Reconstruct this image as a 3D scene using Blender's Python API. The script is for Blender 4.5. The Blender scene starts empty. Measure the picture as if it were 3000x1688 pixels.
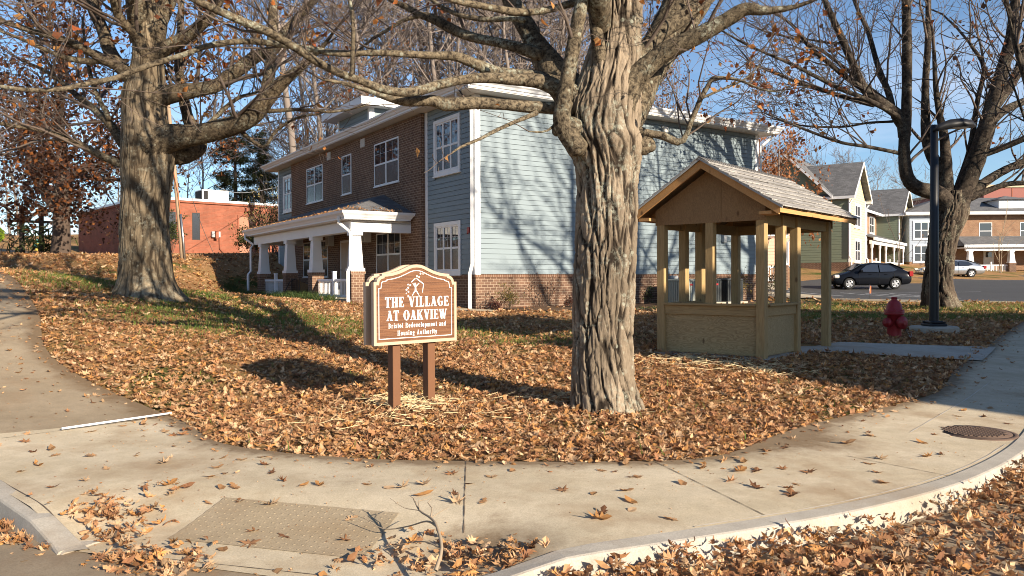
import bpy, bmesh, math, random
import numpy as np
from mathutils import Vector, Matrix
from mathutils.geometry import delaunay_2d_cdt
random.seed(7); RNG = np.random.default_rng(7)
S = bpy.context.scene; COL = S.collection
R = math.radians
# ------------------------------------------------------------ camera, sky, sun, exposure
FP = 2290.0                                   # focal length in photo pixels (3000 wide)
cam = bpy.data.cameras.new("camera"); cam_o = bpy.data.objects.new("camera", cam); COL.objects.link(cam_o)
cam.sensor_width = 36.0; cam.lens = 36.0*FP/3000.0; cam.clip_start = 0.05; cam.clip_end = 2000
cam_o.location = (0, 0, 1.6)
cam_o.rotation_mode = 'XYZ'
cam_o.matrix_world = Matrix.Translation((0, 0, 1.6)) @ Matrix.Rotation(R(90-0.65), 4, 'X') @ Matrix.Rotation(R(-0.24), 4, 'Z')
S.camera = cam_o
SUN_AZ = Vector((0.695, -0.720)).normalized(); SUN_EL = R(21.0)
W = bpy.data.worlds.new("World"); S.world = W; W.use_nodes = True
wn = W.node_tree.nodes; wl = W.node_tree.links; wn.clear()
wo = wn.new('ShaderNodeOutputWorld'); wb = wn.new('ShaderNodeBackground'); sky = wn.new('ShaderNodeTexSky')
sky.sky_type = 'NISHITA'; sky.sun_disc = False; sky.sun_elevation = SUN_EL
sky.sun_rotation = math.atan2(SUN_AZ.x, SUN_AZ.y); sky.altitude = 500; sky.air_density = 1.0; sky.dust_density = 0.2; sky.ozone_density = 3.5
wb.inputs['Strength'].default_value = 0.078
tc = wn.new('ShaderNodeTexCoord'); mp = wn.new('ShaderNodeMapping'); mp.inputs['Scale'].default_value = (1.3, 1.3, 6.0)
ns = wn.new('ShaderNodeTexNoise'); ns.inputs['Scale'].default_value = 2.2; ns.inputs['Detail'].default_value = 6; ns.inputs['Roughness'].default_value = 0.55
cr = wn.new('ShaderNodeValToRGB'); cr.color_ramp.elements[0].position = 0.46; cr.color_ramp.elements[1].position = 0.78
sx = wn.new('ShaderNodeSeparateXYZ'); lo = wn.new('ShaderNodeMapRange')
lo.inputs['From Min'].default_value = 0.04; lo.inputs['From Max'].default_value = 0.30; lo.inputs['To Min'].default_value = 1.0; lo.inputs['To Max'].default_value = 0.06
mu = wn.new('ShaderNodeMath'); mu.operation = 'MULTIPLY'
mx = wn.new('ShaderNodeMix'); mx.data_type = 'RGBA'; mx.inputs[7].default_value = (7.0, 7.4, 8.4, 1)
wl.new(tc.outputs['Generated'], mp.inputs[0]); wl.new(mp.outputs[0], ns.inputs['Vector']); wl.new(ns.outputs['Fac'], cr.inputs[0])
wl.new(tc.outputs['Generated'], sx.inputs[0]); wl.new(sx.outputs['Z'], lo.inputs['Value'])
wl.new(cr.outputs[0], mu.inputs[0]); wl.new(lo.outputs[0], mu.inputs[1]); wl.new(mu.outputs[0], mx.inputs[0])
wl.new(sky.outputs[0], mx.inputs[6]); wl.new(mx.outputs[2], wb.inputs['Color']); wl.new(wb.outputs[0], wo.inputs[0])
sl = bpy.data.lights.new("sun", 'SUN'); sl.energy = 5.0; sl.angle = R(0.53); sl.color = (1.0, 0.86, 0.68)
so = bpy.data.objects.new("sun", sl); COL.objects.link(so)
so.rotation_mode = 'QUATERNION'
so.rotation_quaternion = Vector((-SUN_AZ.x*math.cos(SUN_EL), -SUN_AZ.y*math.cos(SUN_EL), -math.sin(SUN_EL))).to_track_quat('-Z', 'Y')
so.location = (20, -20, 30)
S.view_settings.view_transform = 'Standard'; S.view_settings.look = 'None'; S.view_settings.gamma = 1.0; S.view_settings.exposure = 1.12
S.render.engine = 'CYCLES'; S.cycles.max_bounces = 6; S.cycles.diffuse_bounces = 3; S.cycles.transparent_max_bounces = 4; S.cycles.sample_clamp_indirect = 6.0
S.cycles.use_denoising = True; S.cycles.filter_width = 1.0; S.cycles.pixel_filter_type = 'BLACKMAN_HARRIS'

# ------------------------------------------------------------ helpers
def YH(u): return 818-0.0042*(u-1500)
def P3(u, v, Y): return Vector(((u-1500)/FP*Y, Y, 1.6-(v-YH(u))*Y/FP))   # a photo point at a chosen distance
def tag(o, label=None, cat=None, group=None, kind=None):
    if label: o['label'] = label
    if cat: o['category'] = cat
    if group: o['group'] = group
    if kind: o['kind'] = kind
    return o
def empty(name, loc=(0, 0, 0), rz=0, label=None, cat=None, group=None):
    o = bpy.data.objects.new(name, None); COL.objects.link(o); o.location = loc; o.rotation_euler = (0, 0, rz); o.empty_display_size = 0.2
    return tag(o, label, cat, group)
def copy_tree(o, parent=None):
    c = o.copy(); COL.objects.link(c); c.parent = parent
    for ch in list(o.children): copy_tree(ch, c)
    return c
class MB:
    def __init__(s): s.v = []; s.f = []; s.m = []; s.sm = []; s.T = Matrix.Identity(4); s.mats = []
    def mi(s, m):
        if m is None: return 0
        if m not in s.mats: s.mats.append(m)
        return s.mats.index(m)
    def add(s, vs, fs, m=None, smooth=False):
        b = len(s.v); k = s.mi(m)
        s.v += [tuple(s.T @ Vector(p)) for p in vs]
        s.f += [tuple(b+i for i in f) for f in fs]; s.m += [k]*len(fs); s.sm += [smooth]*len(fs)
        return s
    def box(s, x0, x1, y0, y1, z0, z1, m=None, c=0.0):
        if x0 > x1: x0, x1 = x1, x0
        if y0 > y1: y0, y1 = y1, y0
        if z0 > z1: z0, z1 = z1, z0
        c = min(c, (x1-x0)*.4, (y1-y0)*.4, (z1-z0)*.4)
        if c <= 0:
            vs = [(x, y, z) for z in (z0, z1) for y in (y0, y1) for x in (x0, x1)]
            return s.add(vs, [(0, 2, 3, 1), (4, 5, 7, 6), (0, 1, 5, 4), (2, 6, 7, 3), (0, 4, 6, 2), (1, 3, 7, 5)], m)
        vs = []
        for z, zz in ((z0, 1), (z1, -1)):                      # chamfered box: 24 verts
            for y, yy in ((y0, 1), (y1, -1)):
                for x, xx in ((x0, 1), (x1, -1)):
                    vs += [(x, y+yy*c, z+zz*c), (x+xx*c, y, z+zz*c), (x+xx*c, y+yy*c, z)]
        def i(a, b, d, k): return (a+2*b+4*d)*3+k
        fs = [(i(0,0,0,0), i(0,0,1,0), i(0,1,1,0), i(0,1,0,0)), (i(1,0,0,0), i(1,1,0,0), i(1,1,1,0), i(1,0,1,0)),
              (i(0,0,0,1), i(1,0,0,1), i(1,0,1,1), i(0,0,1,1)), (i(0,1,0,1), i(0,1,1,1), i(1,1,1,1), i(1,1,0,1)),
              (i(0,0,0,2), i(0,1,0,2), i(1,1,0,2), i(1,0,0,2)), (i(0,0,1,2), i(1,0,1,2), i(1,1,1,2), i(0,1,1,2))]
        for a in (0, 1):
            for b in (0, 1):
                fs.append((i(a,b,0,0), i(a,b,0,1), i(a,b,1,1), i(a,b,1,0)))
                fs.append((i(a,0,b,0), i(a,0,b,2), i(a,1,b,2), i(a,1,b,0)))
                fs.append((i(0,a,b,1), i(0,a,b,2), i(1,a,b,2), i(1,a,b,1)))
                for d in (0, 1): fs.append((i(a,b,d,0), i(a,b,d,1), i(a,b,d,2)))
        return s.add(vs, fs, m)
    def prism(s, pts, d, m=None, cap=True):                    # planar 3D polygon pushed along d
        n = len(pts); d = Vector(d); a = [Vector(p) for p in pts]
        vs = a+[p+d for p in a]; fs = [(i, (i+1) % n, n+(i+1) % n, n+i) for i in range(n)]
        if cap: fs += [tuple(range(n))[::-1], tuple(range(n, 2*n))]
        return s.add(vs, fs, m)
    def poly(s, pts, m=None): return s.add(pts, [tuple(range(len(pts)))], m)
    def tube(s, pts, r, n=8, m=None, cap=True, smooth=True):
        pts = [Vector(p) for p in pts]; k = len(pts)
        rr = r if hasattr(r, '__len__') else [r]*k
        md = (pts[-1]-pts[0]); ref = min((Vector((1,0,0)), Vector((0,1,0)), Vector((0,0,1))), key=lambda a: abs(a.dot(md)))
        vs = []
        for i, p in enumerate(pts):
            t = (pts[min(i+1, k-1)]-pts[max(i-1, 0)]).normalized()
            a = t.cross(ref).normalized(); b = t.cross(a)
            for j in range(n):
                q = 2*math.pi*j/n; vs.append(p+(a*math.cos(q)+b*math.sin(q))*rr[i])
        fs = [(i*n+j, i*n+(j+1) % n, (i+1)*n+(j+1) % n, (i+1)*n+j) for i in range(k-1) for j in range(n)]
        s.add(vs, fs, m, smooth)
        if cap: 
            b = len(s.v)-len(vs); kk = s.mi(m)
            s.f += [tuple(b+j for j in range(n))[::-1], tuple(b+(k-1)*n+j for j in range(n))]; s.m += [kk]*2; s.sm += [False]*2
        return s
    def lathe(s, prof, n=16, m=None, smooth=True, ctr=(0, 0)):                # [(r,z)]
        vs = [(ctr[0]+r*math.cos(2*math.pi*j/n), ctr[1]+r*math.sin(2*math.pi*j/n), z) for r, z in prof for j in range(n)]
        fs = [(i*n+j, i*n+(j+1) % n, (i+1)*n+(j+1) % n, (i+1)*n+j) for i in range(len(prof)-1) for j in range(n)]
        return s.add(vs, fs, m, smooth)
    def build(s, name, mat=None, parent=None):
        if not s.f: s.add([(0,0,-9),(0,.01,-9),(.01,0,-9)], [(0,1,2)])
        me = bpy.data.meshes.new(name); me.from_pydata(s.v, [], s.f)
        ml = s.mats if s.mats else [mat]
        if mat is not None and s.mats and mat not in s.mats: pass
        for m in ml: me.materials.append(m)
        me.polygons.foreach_set('material_index', s.m); me.polygons.foreach_set('use_smooth', s.sm)
        box_uv(me); me.update()
        o = bpy.data.objects.new(name, me); COL.objects.link(o); o.parent = parent
        return o
def box_uv(me):
    nl = len(me.loops); 
    if nl == 0: return
    uv = me.uv_layers.new(name='UVMap')
    vi = np.empty(nl, np.int32); me.loops.foreach_get('vertex_index', vi)
    co = np.empty(len(me.vertices)*3, np.float32); me.vertices.foreach_get('co', co); co = co.reshape(-1, 3)
    npoly = len(me.polygons); nr = np.empty(npoly*3, np.float32); me.polygons.foreach_get('normal', nr); nr = nr.reshape(-1, 3)
    lt = np.empty(npoly, np.int32); me.polygons.foreach_get('loop_total', lt)
    n = np.repeat(nr, lt, axis=0); p = co[vi]
    tx = -n[:, 1]; ty = n[:, 0]; l = np.sqrt(tx*tx+ty*ty)+1e-9; tx /= l; ty /= l
    flat = np.abs(n[:, 2]) > 0.85
    slope = np.maximum(np.sqrt(np.maximum(1-n[:, 2]**2, 0)), .15)
    U = np.where(flat, p[:, 0], p[:, 0]*tx+p[:, 1]*ty); V = np.where(flat, p[:, 1], p[:, 2]/np.where(flat, 1, slope))
    uv.data.foreach_set('uv', np.stack([U, V], 1).astype(np.float32).ravel())
def mesh_np(name, V, F, mat, parent=None, col=None, smooth=False, attr=None):      # F: list of (n,k) int arrays
    me = bpy.data.meshes.new(name); V = np.asarray(V, np.float32)
    if not isinstance(F, list): F = [F]
    F = [f for f in F if len(f)]
    lt = np.concatenate([np.full(len(f), f.shape[1], np.int32) for f in F]); li = np.concatenate([f.ravel() for f in F]).astype(np.int32)
    ls = np.concatenate([[0], np.cumsum(lt)[:-1]]).astype(np.int32)
    me.vertices.add(len(V)); me.vertices.foreach_set('co', V.ravel())
    me.loops.add(len(li)); me.loops.foreach_set('vertex_index', li)
    me.polygons.add(len(lt)); me.polygons.foreach_set('loop_start', ls); me.polygons.foreach_set('loop_total', lt)
    me.polygons.foreach_set('use_smooth', np.full(len(lt), smooth))
    if col is not None:
        a = me.attributes.new('col', 'FLOAT_COLOR', 'POINT'); c = np.ones((len(V), 4), np.float32); c[:, :3] = col; a.data.foreach_set('color', c.ravel())
    if attr is not None:
        a = me.attributes.new('fur', 'FLOAT', 'POINT'); a.data.foreach_set('value', np.asarray(attr, np.float32))
    me.materials.append(mat); me.update(); me.validate()
    o = bpy.data.objects.new(name, me); COL.objects.link(o); o.parent = parent
    return o
def vnoise(p, seed=0):                                          # value noise, p (n,3) -> 0..1
    p = np.asarray(p, np.float64); i = np.floor(p).astype(np.int64); f = p-i; f = f*f*(3-2*f)
    def h(a):
        n = (a[:, 0]*374761393+a[:, 1]*668265263+a[:, 2]*2147483647+seed*144305) & 0xffffffff
        n = ((n ^ (n >> 13))*1274126177) & 0xffffffff; n = n ^ (n >> 16)
        return (n & 0xffff)/65535.0
    r = 0
    for dx in (0, 1):
        for dy in (0, 1):
            for dz in (0, 1):
                w = (f[:, 0] if dx else 1-f[:, 0])*(f[:, 1] if dy else 1-f[:, 1])*(f[:, 2] if dz else 1-f[:, 2])
                r = r+w*h(i+np.array([dx, dy, dz]))
    return r
def inside(px, py, poly):
    px = np.asarray(px); py = np.asarray(py); c = np.zeros(px.shape, bool); n = len(poly); j = n-1
    for i in range(n):
        xi, yi = poly[i][:2]; xj, yj = poly[j][:2]
        t = ((yi > py) != (yj > py)) & (px < (xj-xi)*(py-yi)/((yj-yi) if yj != yi else 1e-9)+xi)
        c ^= t; j = i
    return c
def polydist(px, py, line):
    px = np.asarray(px, float); py = np.asarray(py, float); d = np.full(px.shape, 1e9)
    for (ax, ay), (bx, by) in zip(line[:-1], line[1:]):
        ux, uy = bx-ax, by-ay; L = ux*ux+uy*uy+1e-12
        t = np.clip(((px-ax)*ux+(py-ay)*uy)/L, 0, 1); d = np.minimum(d, np.hypot(px-ax-t*ux, py-ay-t*uy))
    return d
def smooth_line(pts, step=0.15):                                # Catmull-Rom resample
    P = [np.array(p, float) for p in pts]; P = [2*P[0]-P[1]]+P+[2*P[-1]-P[-2]]; out = []
    for i in range(1, len(P)-2):
        n = max(1, int(np.linalg.norm(P[i+1]-P[i])/step))
        for k in range(n):
            t = k/n; a, b, c, d = P[i-1:i+3]
            out.append(0.5*((2*b)+(-a+c)*t+(2*a-5*b+4*c-d)*t*t+(-a+3*b-3*c+d)*t**3))
    out.append(P[-2]); return np.array(out)

# ------------------------------------------------------------ terrain
CTRL = [(0,3.5,-.05),(-2.7,4.9,0),(.2,4.5,0),(3.5,6.2,0),(4.6,7.2,.0),(-1.21,9,.12),(1.05,8.9,.10),(3.9,12.2,.32),(2.7,13.5,.33),(6,15,.34),(4.8,16.0,.36),
 (-3.75,8.6,.08),(-6,10.6,.5),(-8.25,12.6,1.1),(-12.7,16.5,1.9),(-7.6,16.4,1.22),(-4.0,6.0,.02),(-7.5,9.2,.42),(-10.5,11.8,.95),(-16,16.5,1.75),
 (-1.05,22.8,.73),(9.3,29.6,.76),(4.1,26.2,.74),(-5.1,24.9,.86),(-11.2,34.3,.93),(-2,17,.55),(3,19,.55),(-12,26,1.35),(-14,34,2.2),(-8.2,36,2.05),(-12.5,40,2.7),
 (-22.5,39,2.75),(-24.6,52.5,3.45),(-18,61,3.65),(-33,58,3.6),(-41,65,5.0),(-30,45,3.3),(-25,30,2.7),(-30,34,3.6),(-46,50,5.2),(-60,75,6.5),(-30,85,5),(-40,40,5.2),
 (8,16.4,.32),(9.45,17.5,.38),(13.9,25.6,.6),(12.5,30.5,.74),(18,26.5,.66),(7,10.3,.05),(7,12.4,.15),(13.8,21,.42),(10,14.2,.12),(5.5,10.2,.06),(20,27,.5),(40,52,1.3),(30,40,.9),
 (19.7,43.5,.93),(34.6,62,1.55),(25,58,1.95),(40,75,2.4),(55,75,2.4),(70,60,2.0),(60,110,6),(38,100,5),(12,45,1.2),(10,60,3.2),(0,50,2.6),(5,75,7.5),(-5,90,9.5),(-15,110,10),(25,100,9),(15,110,11),(30,130,12),(80,130,9),(-70,130,9),(110,90,3),(90,30,1),(25,0,-.1),(0,-25,-.3),(-25,0,-.1),(-30,15,1.5),(50,10,0),(60,-40,-.3),(-60,-40,-.3),(-80,30,3)]
def _tps():
    A = np.array(CTRL, float); X = A[:, :2]/20.0; n = len(A)
    d = np.hypot(X[:, None, 0]-X[None, :, 0], X[:, None, 1]-X[None, :, 1])
    def U(r): return np.where(r > 0, r*r*np.log(r+1e-12), 0)
    K = U(d)+np.eye(n)*0.0008; Pm = np.c_[np.ones(n), X]
    M = np.block([[K, Pm], [Pm.T, np.zeros((3, 3))]]); w = np.linalg.solve(M, np.r_[A[:, 2], 0, 0, 0])
    def gz(x, y):
        x = np.clip(np.asarray(x, float), -110, 120); y = np.clip(np.asarray(y, float), -50, 140); sh = x.shape
        x = x.ravel()/20; y = y.ravel()/20; out = w[n]+w[n+1]*x+w[n+2]*y
        for i in range(n): out = out+w[i]*U(np.hypot(x-X[i, 0], y-X[i, 1]))
        return np.clip(out, -1.2, 16).reshape(sh)
    return gz
GZ = _tps()
def gz(x, y): return float(GZ(np.array([x]), np.array([y]))[0])
def ground(u, v, lo=3.0, hi=140):                               # where the sight line of a photo point meets the ground
    Y = np.linspace(lo, hi, 1500); x = (u-1500)/FP*Y; z = 1.6-(v-YH(u))*Y/FP; g = GZ(x, Y); k = np.argmax(z < g)
    return (float(x[k]), float(Y[k])) if (z < g).any() else (float(x[-1]), float(Y[-1]))
LAWN_EDGE = [(-34,33.5),(-22,25.0),(-14,19.4),(-10.9,16.9),(-7.9,13.0),(-6.3,10.7),(-3.75,8.6),(-2.74,7.4),(-1.48,6.8),(-.4,6.63),(.71,6.6),(1.77,6.8),(2.94,8.0),(5.5,10.2),(7.0,12.3),(10,16.2),(13.8,21),(22,31.6)]
KERB_L = [(-27,26.2),(-16,16.6),(-3.97,6.07),(-2.75,4.98)]
KERB_R = [(-.45,4.28),(-.1,4.40),(.25,4.56),(.75,4.75),(1.66,5.13),(2.5,5.55),(3.5,6.22),(4.56,7.2),(5.6,8.45),(7,10.3),(10,14.2),(20,27),(28,37.3)]
LE = smooth_line(LAWN_EDGE, .25); KL = smooth_line(KERB_L, .25); KR = smooth_line(KERB_R, .2)
STREET_SIDE = [tuple(p) for p in KL]+[tuple(p) for p in KR]+[(60,37),(60,-60),(-60,-60),(-60,26)]
PAVE = [tuple(p) for p in LE]+[tuple(p) for p in KR[::-1]]+[tuple(p) for p in KL[::-1]]
# ------------------------------------------------------------ materials
class NT:
    def __init__(s, name):
        s.m = bpy.data.materials.new(name); s.m.use_nodes = True; s.t = s.m.node_tree; s.n = s.t.nodes; s.l = s.t.links
        s.b = s.n['Principled BSDF']
    def node(s, t, **k):
        n = s.n.new('ShaderNode'+t)
        for a, v in k.items():
            if a.startswith('_'): n.inputs[a[1:].replace('_', ' ')].default_value = v
            else: setattr(n, a, v)
        return n
    def link(s, a, b): s.l.new(a, b)
    def coord(s, kind='Object', scale=(1, 1, 1), rot=(0, 0, 0)):
        t = s.node('TexCoord'); mp = s.node('Mapping'); mp.inputs['Scale'].default_value = scale; mp.inputs['Rotation'].default_value = rot
        s.link(t.outputs[kind], mp.inputs[0]); return mp.outputs[0]
    def noise(s, vec, scale=5, detail=4, rough=.55, dist=0.0):
        n = s.node('TexNoise'); n.inputs['Scale'].default_value = scale; n.inputs['Detail'].default_value = detail; n.inputs['Roughness'].default_value = rough; n.inputs['Distortion'].default_value = dist
        if vec: s.link(vec, n.inputs['Vector'])
        return n.outputs['Fac']
    def ramp(s, fac, stops):
        r = s.node('ValToRGB'); e = r.color_ramp.elements
        while len(e) < len(stops): e.new(.5)
        for k, (p, c) in enumerate(stops):
            e[k].position = p; e[k].color = tuple(c)+(1,) if hasattr(c, '__len__') else (c, c, c, 1)
        s.link(fac, r.inputs[0]); return r.outputs[0]
    def mix(s, fac, a, b, mode='MIX'):
        n = s.node('Mix', data_type='RGBA', blend_type=mode)
        for k, x in ((0, fac), (6, a), (7, b)):
            if isinstance(x, (int, float)): n.inputs[k].default_value = x
            elif isinstance(x, tuple): n.inputs[k].default_value = x+(1,)
            else: s.link(x, n.inputs[k])
        return n.outputs[2]
    def math(s, op, a, b=0.0):
        n = s.node('Math', operation=op)
        for k, x in ((0, a), (1, b)):
            if isinstance(x, (int, float)): n.inputs[k].default_value = x
            else: s.link(x, n.inputs[k])
        return n.outputs[0]
    def color(s, c):
        if isinstance(c, tuple): s.b.inputs['Base Color'].default_value = c+(1,)
        else: s.link(c, s.b.inputs['Base Color'])
    def set(s, rough=.7, metal=0, spec=.5):
        if isinstance(rough, (int, float)): s.b.inputs['Roughness'].default_value = rough
        else: s.link(rough, s.b.inputs['Roughness'])
        s.b.inputs['Metallic'].default_value = metal; s.b.inputs['Specular IOR Level'].default_value = spec; return s
    def bump(s, h, strength=.5, dist=.01):
        n = s.node('Bump'); n.inputs['Strength'].default_value = strength; n.inputs['Distance'].default_value = dist
        s.link(h, n.inputs['Height']); s.link(n.outputs[0], s.b.inputs['Normal'])
def paint(name, c, rough=.5, var=.12, scale=3.0, metal=0, spec=.4, bump=0.0):
    t = NT(name); v = t.coord(); f = t.noise(v, scale, 5)
    d = tuple(x*(1-var) for x in c); e = tuple(min(1, x*(1+var*.6)) for x in c)
    t.color(t.mix(f, d, e)); t.set(rough, metal, spec)
    if bump: t.bump(t.noise(v, scale*14, 3), bump, .004)
    return t.m
def brick(name, c1, c2, mo, w=.203, h=.08, rot=0):
    t = NT(name); v = t.coord('UV', rot=(0, 0, rot)); b = t.node('TexBrick'); b.offset = .5
    b.inputs['Scale'].default_value = 1; b.inputs['Brick Width'].default_value = w; b.inputs['Row Height'].default_value = h
    b.inputs['Mortar Size'].default_value = .007; b.inputs['Mortar Smooth'].default_value = .15; b.inputs['Bias'].default_value = 0
    t.link(v, b.inputs['Vector'])
    b.inputs['Color1'].default_value = c1+(1,); b.inputs['Color2'].default_value = c2+(1,); b.inputs['Mortar'].default_value = mo+(1,)
    f = t.noise(t.coord('UV', (1, 1, 1)), 1.1, 5); g = t.noise(t.coord('UV'), 40, 3)
    c = t.mix(.55, b.outputs['Color'], t.ramp(f, [(.3, .45), (.7, 1.0)]), 'MULTIPLY')
    t.color(t.mix(.35, c, t.ramp(g, [(.25, .55), (.75, 1.0)]), 'MULTIPLY')); t.set(.9, 0, .25)
    h_ = t.math('ADD', t.math('MULTIPLY', b.outputs['Fac'], -1.0), t.math('MULTIPLY', g, .35)); t.bump(h_, .7, .008); return t.m
def shingle(name, a, b_, w=.33, h=.14):
    t = NT(name); v = t.coord('UV'); b = t.node('TexBrick'); b.offset = .37; b.inputs['Scale'].default_value = 1
    b.inputs['Brick Width'].default_value = w; b.inputs['Row Height'].default_value = h; b.inputs['Mortar Size'].default_value = .006; b.inputs['Mortar Smooth'].default_value = .3
    t.link(v, b.inputs['Vector']); b.inputs['Color1'].default_value = a+(1,); b.inputs['Color2'].default_value = b_+(1,); b.inputs['Mortar'].default_value = tuple(x*.35 for x in a)+(1,)
    g = t.noise(v, 160, 2); f = t.noise(v, 1.4, 4)
    c = t.mix(.5, b.outputs['Color'], t.ramp(g, [(.3, .5), (.7, 1.0)]), 'MULTIPLY'); t.color(t.mix(.4, c, t.ramp(f, [(.3, .6), (.7, 1.0)]), 'MULTIPLY')); t.set(.95, 0, .2)
    t.bump(t.math('ADD', t.math('MULTIPLY', b.outputs['Fac'], -1.0), t.math('MULTIPLY', g, .3)), .8, .008); return t.m
def wood(name, a, b, knots=True, axis='Z', scale=1.0, ply=False):
    t = NT(name); sc = {'Z': (9, 9, .5), 'X': (.5, 9, 9), 'Y': (9, .5, 9)}[axis]
    if ply: sc = {'Z': (6, 6, 2.4), 'X': (1.2, 6, 5.5), 'Y': (6, 1.2, 5.5)}[axis]
    v = t.coord('Object', tuple(x*scale for x in sc)); n = t.noise(v, 1.6, 4, .5, 1.2 if ply else .5)
    wv = t.math('FRACT', t.math('MULTIPLY', n, 9.0 if ply else 7.0)); g = t.noise(t.coord('Object', tuple(x*6 for x in sc)), 3, 3)
    c = t.mix(t.ramp(wv, [(0, 0.0), (.75, .55), (1, .05)]), a, b); c = t.mix(.4, c, t.ramp(g, [(.3, .6), (.7, 1.0)]), 'MULTIPLY')
    f = t.noise(t.coord(), 1.3, 3); c = t.mix(.5, c, t.ramp(f, [(.3, .65), (.7, 1.0)]), 'MULTIPLY')
    if knots:
        vo = t.node('TexVoronoi'); vo.inputs['Scale'].default_value = 1.0; t.link(t.coord('Object', (4.1, 4.1, 2.0)), vo.inputs['Vector'])
        c = t.mix(t.ramp(vo.outputs['Distance'], [(.05, .8), (.12, 0.0)]), c, (.10, .05, .022))
    t.color(c); t.set(.75, 0, .3); t.bump(g, .3, .003); return t.m
def siding(name, c):
    t = NT(name); v = t.coord('Object', (1.2, 1.2, 8)); f = t.noise(v, 1.0, 5); g = t.noise(t.coord('Object', (3, 3, 60)), 6, 3)
    cc = t.mix(f, tuple(x*.86 for x in c), tuple(x*1.08 for x in c)); t.color(t.mix(.25, cc, t.ramp(g, [(.3, .72), (.7, 1.0)]), 'MULTIPLY')); t.set(.6, 0, .35); t.bump(g, .25, .003); return t.m
def glass(name, c=(.012, .014, .018), rough=.03):
    t = NT(name); f = t.noise(t.coord(), .8, 3); t.color(t.mix(f, c, tuple(x*2.2 for x in c))); t.set(rough, 0, .9); t.b.inputs['IOR'].default_value = 1.6
    t.bump(t.noise(t.coord(), 1.6, 2), .12, .02); return t.m
def leafmat(name, trans=.25, rough=.75):
    t = NT(name); a = t.node('Attribute', attribute_name='col'); g = t.noise(t.coord('Object'), 60, 2)
    c = t.mix(.45, a.outputs['Color'], t.ramp(g, [(.3, .55), (.7, 1.0)]), 'MULTIPLY'); t.color(c); t.set(rough, 0, .3)
    tr = t.node('BsdfTranslucent'); t.link(c, tr.inputs['Color']); ms = t.node('MixShader'); ms.inputs[0].default_value = trans
    t.link(t.b.outputs[0], ms.inputs[1]); t.link(tr.outputs[0], ms.inputs[2]); t.link(ms.outputs[0], t.n['Material Output'].inputs['Surface']); return t.m
def bark(name, hi, lo, lich=(.30, .32, .25), lamt=.5, stretch=(5, 5, .9), fur=False, bs=.9):
    t = NT(name); v = t.coord('Object', stretch); n = t.noise(v, 3.2, 6, .62, .6); r = t.ramp(n, [(.36, 0.0), (.62, 1.0)])
    fine = t.noise(t.coord('Object', (9, 9, 3)), 9, 4, .65)
    if fur:
        at = t.node('Attribute', attribute_name='fur'); r2 = t.ramp(at.outputs['Fac'], [(.12, 0.0), (.62, 1.0)]); r = t.mix(.72, r, r2); r = t.mix(1.0, r, r2, 'DARKEN')
    c = t.mix(r, lo, hi); c = t.mix(.45, c, t.ramp(fine, [(.28, .5), (.72, 1.0)]), 'MULTIPLY')
    big = t.noise(t.coord('Object'), .9, 4); c = t.mix(.7, c, t.ramp(big, [(.36, .38), (.62, 1.0)]), 'MULTIPLY')
    vo = t.node('TexVoronoi'); vo.inputs['Scale'].default_value = 7.5; t.link(t.coord('Object'), vo.inputs['Vector'])
    lp = t.noise(t.coord('Object'), 2.1, 5, .7); ln = t.noise(t.coord('Object'), 22, 4, .7)
    lm = t.math('MULTIPLY', t.ramp(lp, [(.5, 0.0), (.6, 1.0)]), t.ramp(ln, [(.46, 0.0), (.6, 1.0)]))
    lm = t.math('MAXIMUM', lm, t.math('MULTIPLY', t.ramp(vo.outputs['Distance'], [(.13, 1.0), (.2, 0.0)]), t.ramp(lp, [(.42, 0.0), (.5, .9)])))
    c = t.mix(t.math('MULTIPLY', lm, lamt), c, lich); t.color(c); t.set(.95, 0, .15)
    t.bump(t.math('ADD', n, t.math('MULTIPLY', fine, .5)), bs, .02); return t.m
def concrete(name, a, b, stain=(.30, .20, .11), samt=.5, bump=.35):
    t = NT(name); v = t.coord('Object'); f = t.noise(v, .9, 6, .65); g = t.noise(v, 90, 3, .7); m = t.noise(v, 6, 5, .7)
    c = t.mix(t.ramp(f, [(.35, 0.0), (.65, 1.0)]), a, b); c = t.mix(.5, c, t.ramp(g, [(.3, .5), (.66, 1.05)]), 'MULTIPLY')
    c = t.mix(.45, c, t.ramp(m, [(.32, .62), (.68, 1.0)]), 'MULTIPLY')
    st = t.noise(t.coord('Object', (1, 1, 1)), .55, 6, .7); sp = t.noise(v, 30, 3, .75)
    c = t.mix(t.math('MULTIPLY', t.ramp(st, [(.5, 0.0), (.68, 1.0)]), samt), c, stain)
    c = t.mix(t.math('MULTIPLY', t.ramp(sp, [(.68, 0.0), (.74, 1.0)]), .55), c, tuple(x*.5 for x in stain))
    at = t.node('Attribute', attribute_name='fur'); dn = t.math('ADD', at.outputs['Fac'], t.math('MULTIPLY', t.math('SUBTRACT', m, .5), .9)); c = t.mix(t.math('MULTIPLY', t.ramp(dn, [(.35, 0.0), (.75, 1.0)]), .85), c, t.mix(sp, (.10, .065, .035), (.20, .13, .07)))
    t.color(c); t.set(.9, 0, .25); t.bump(t.math('ADD', g, t.math('MULTIPLY', m, .6)), bump, .004); return t.m
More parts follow.
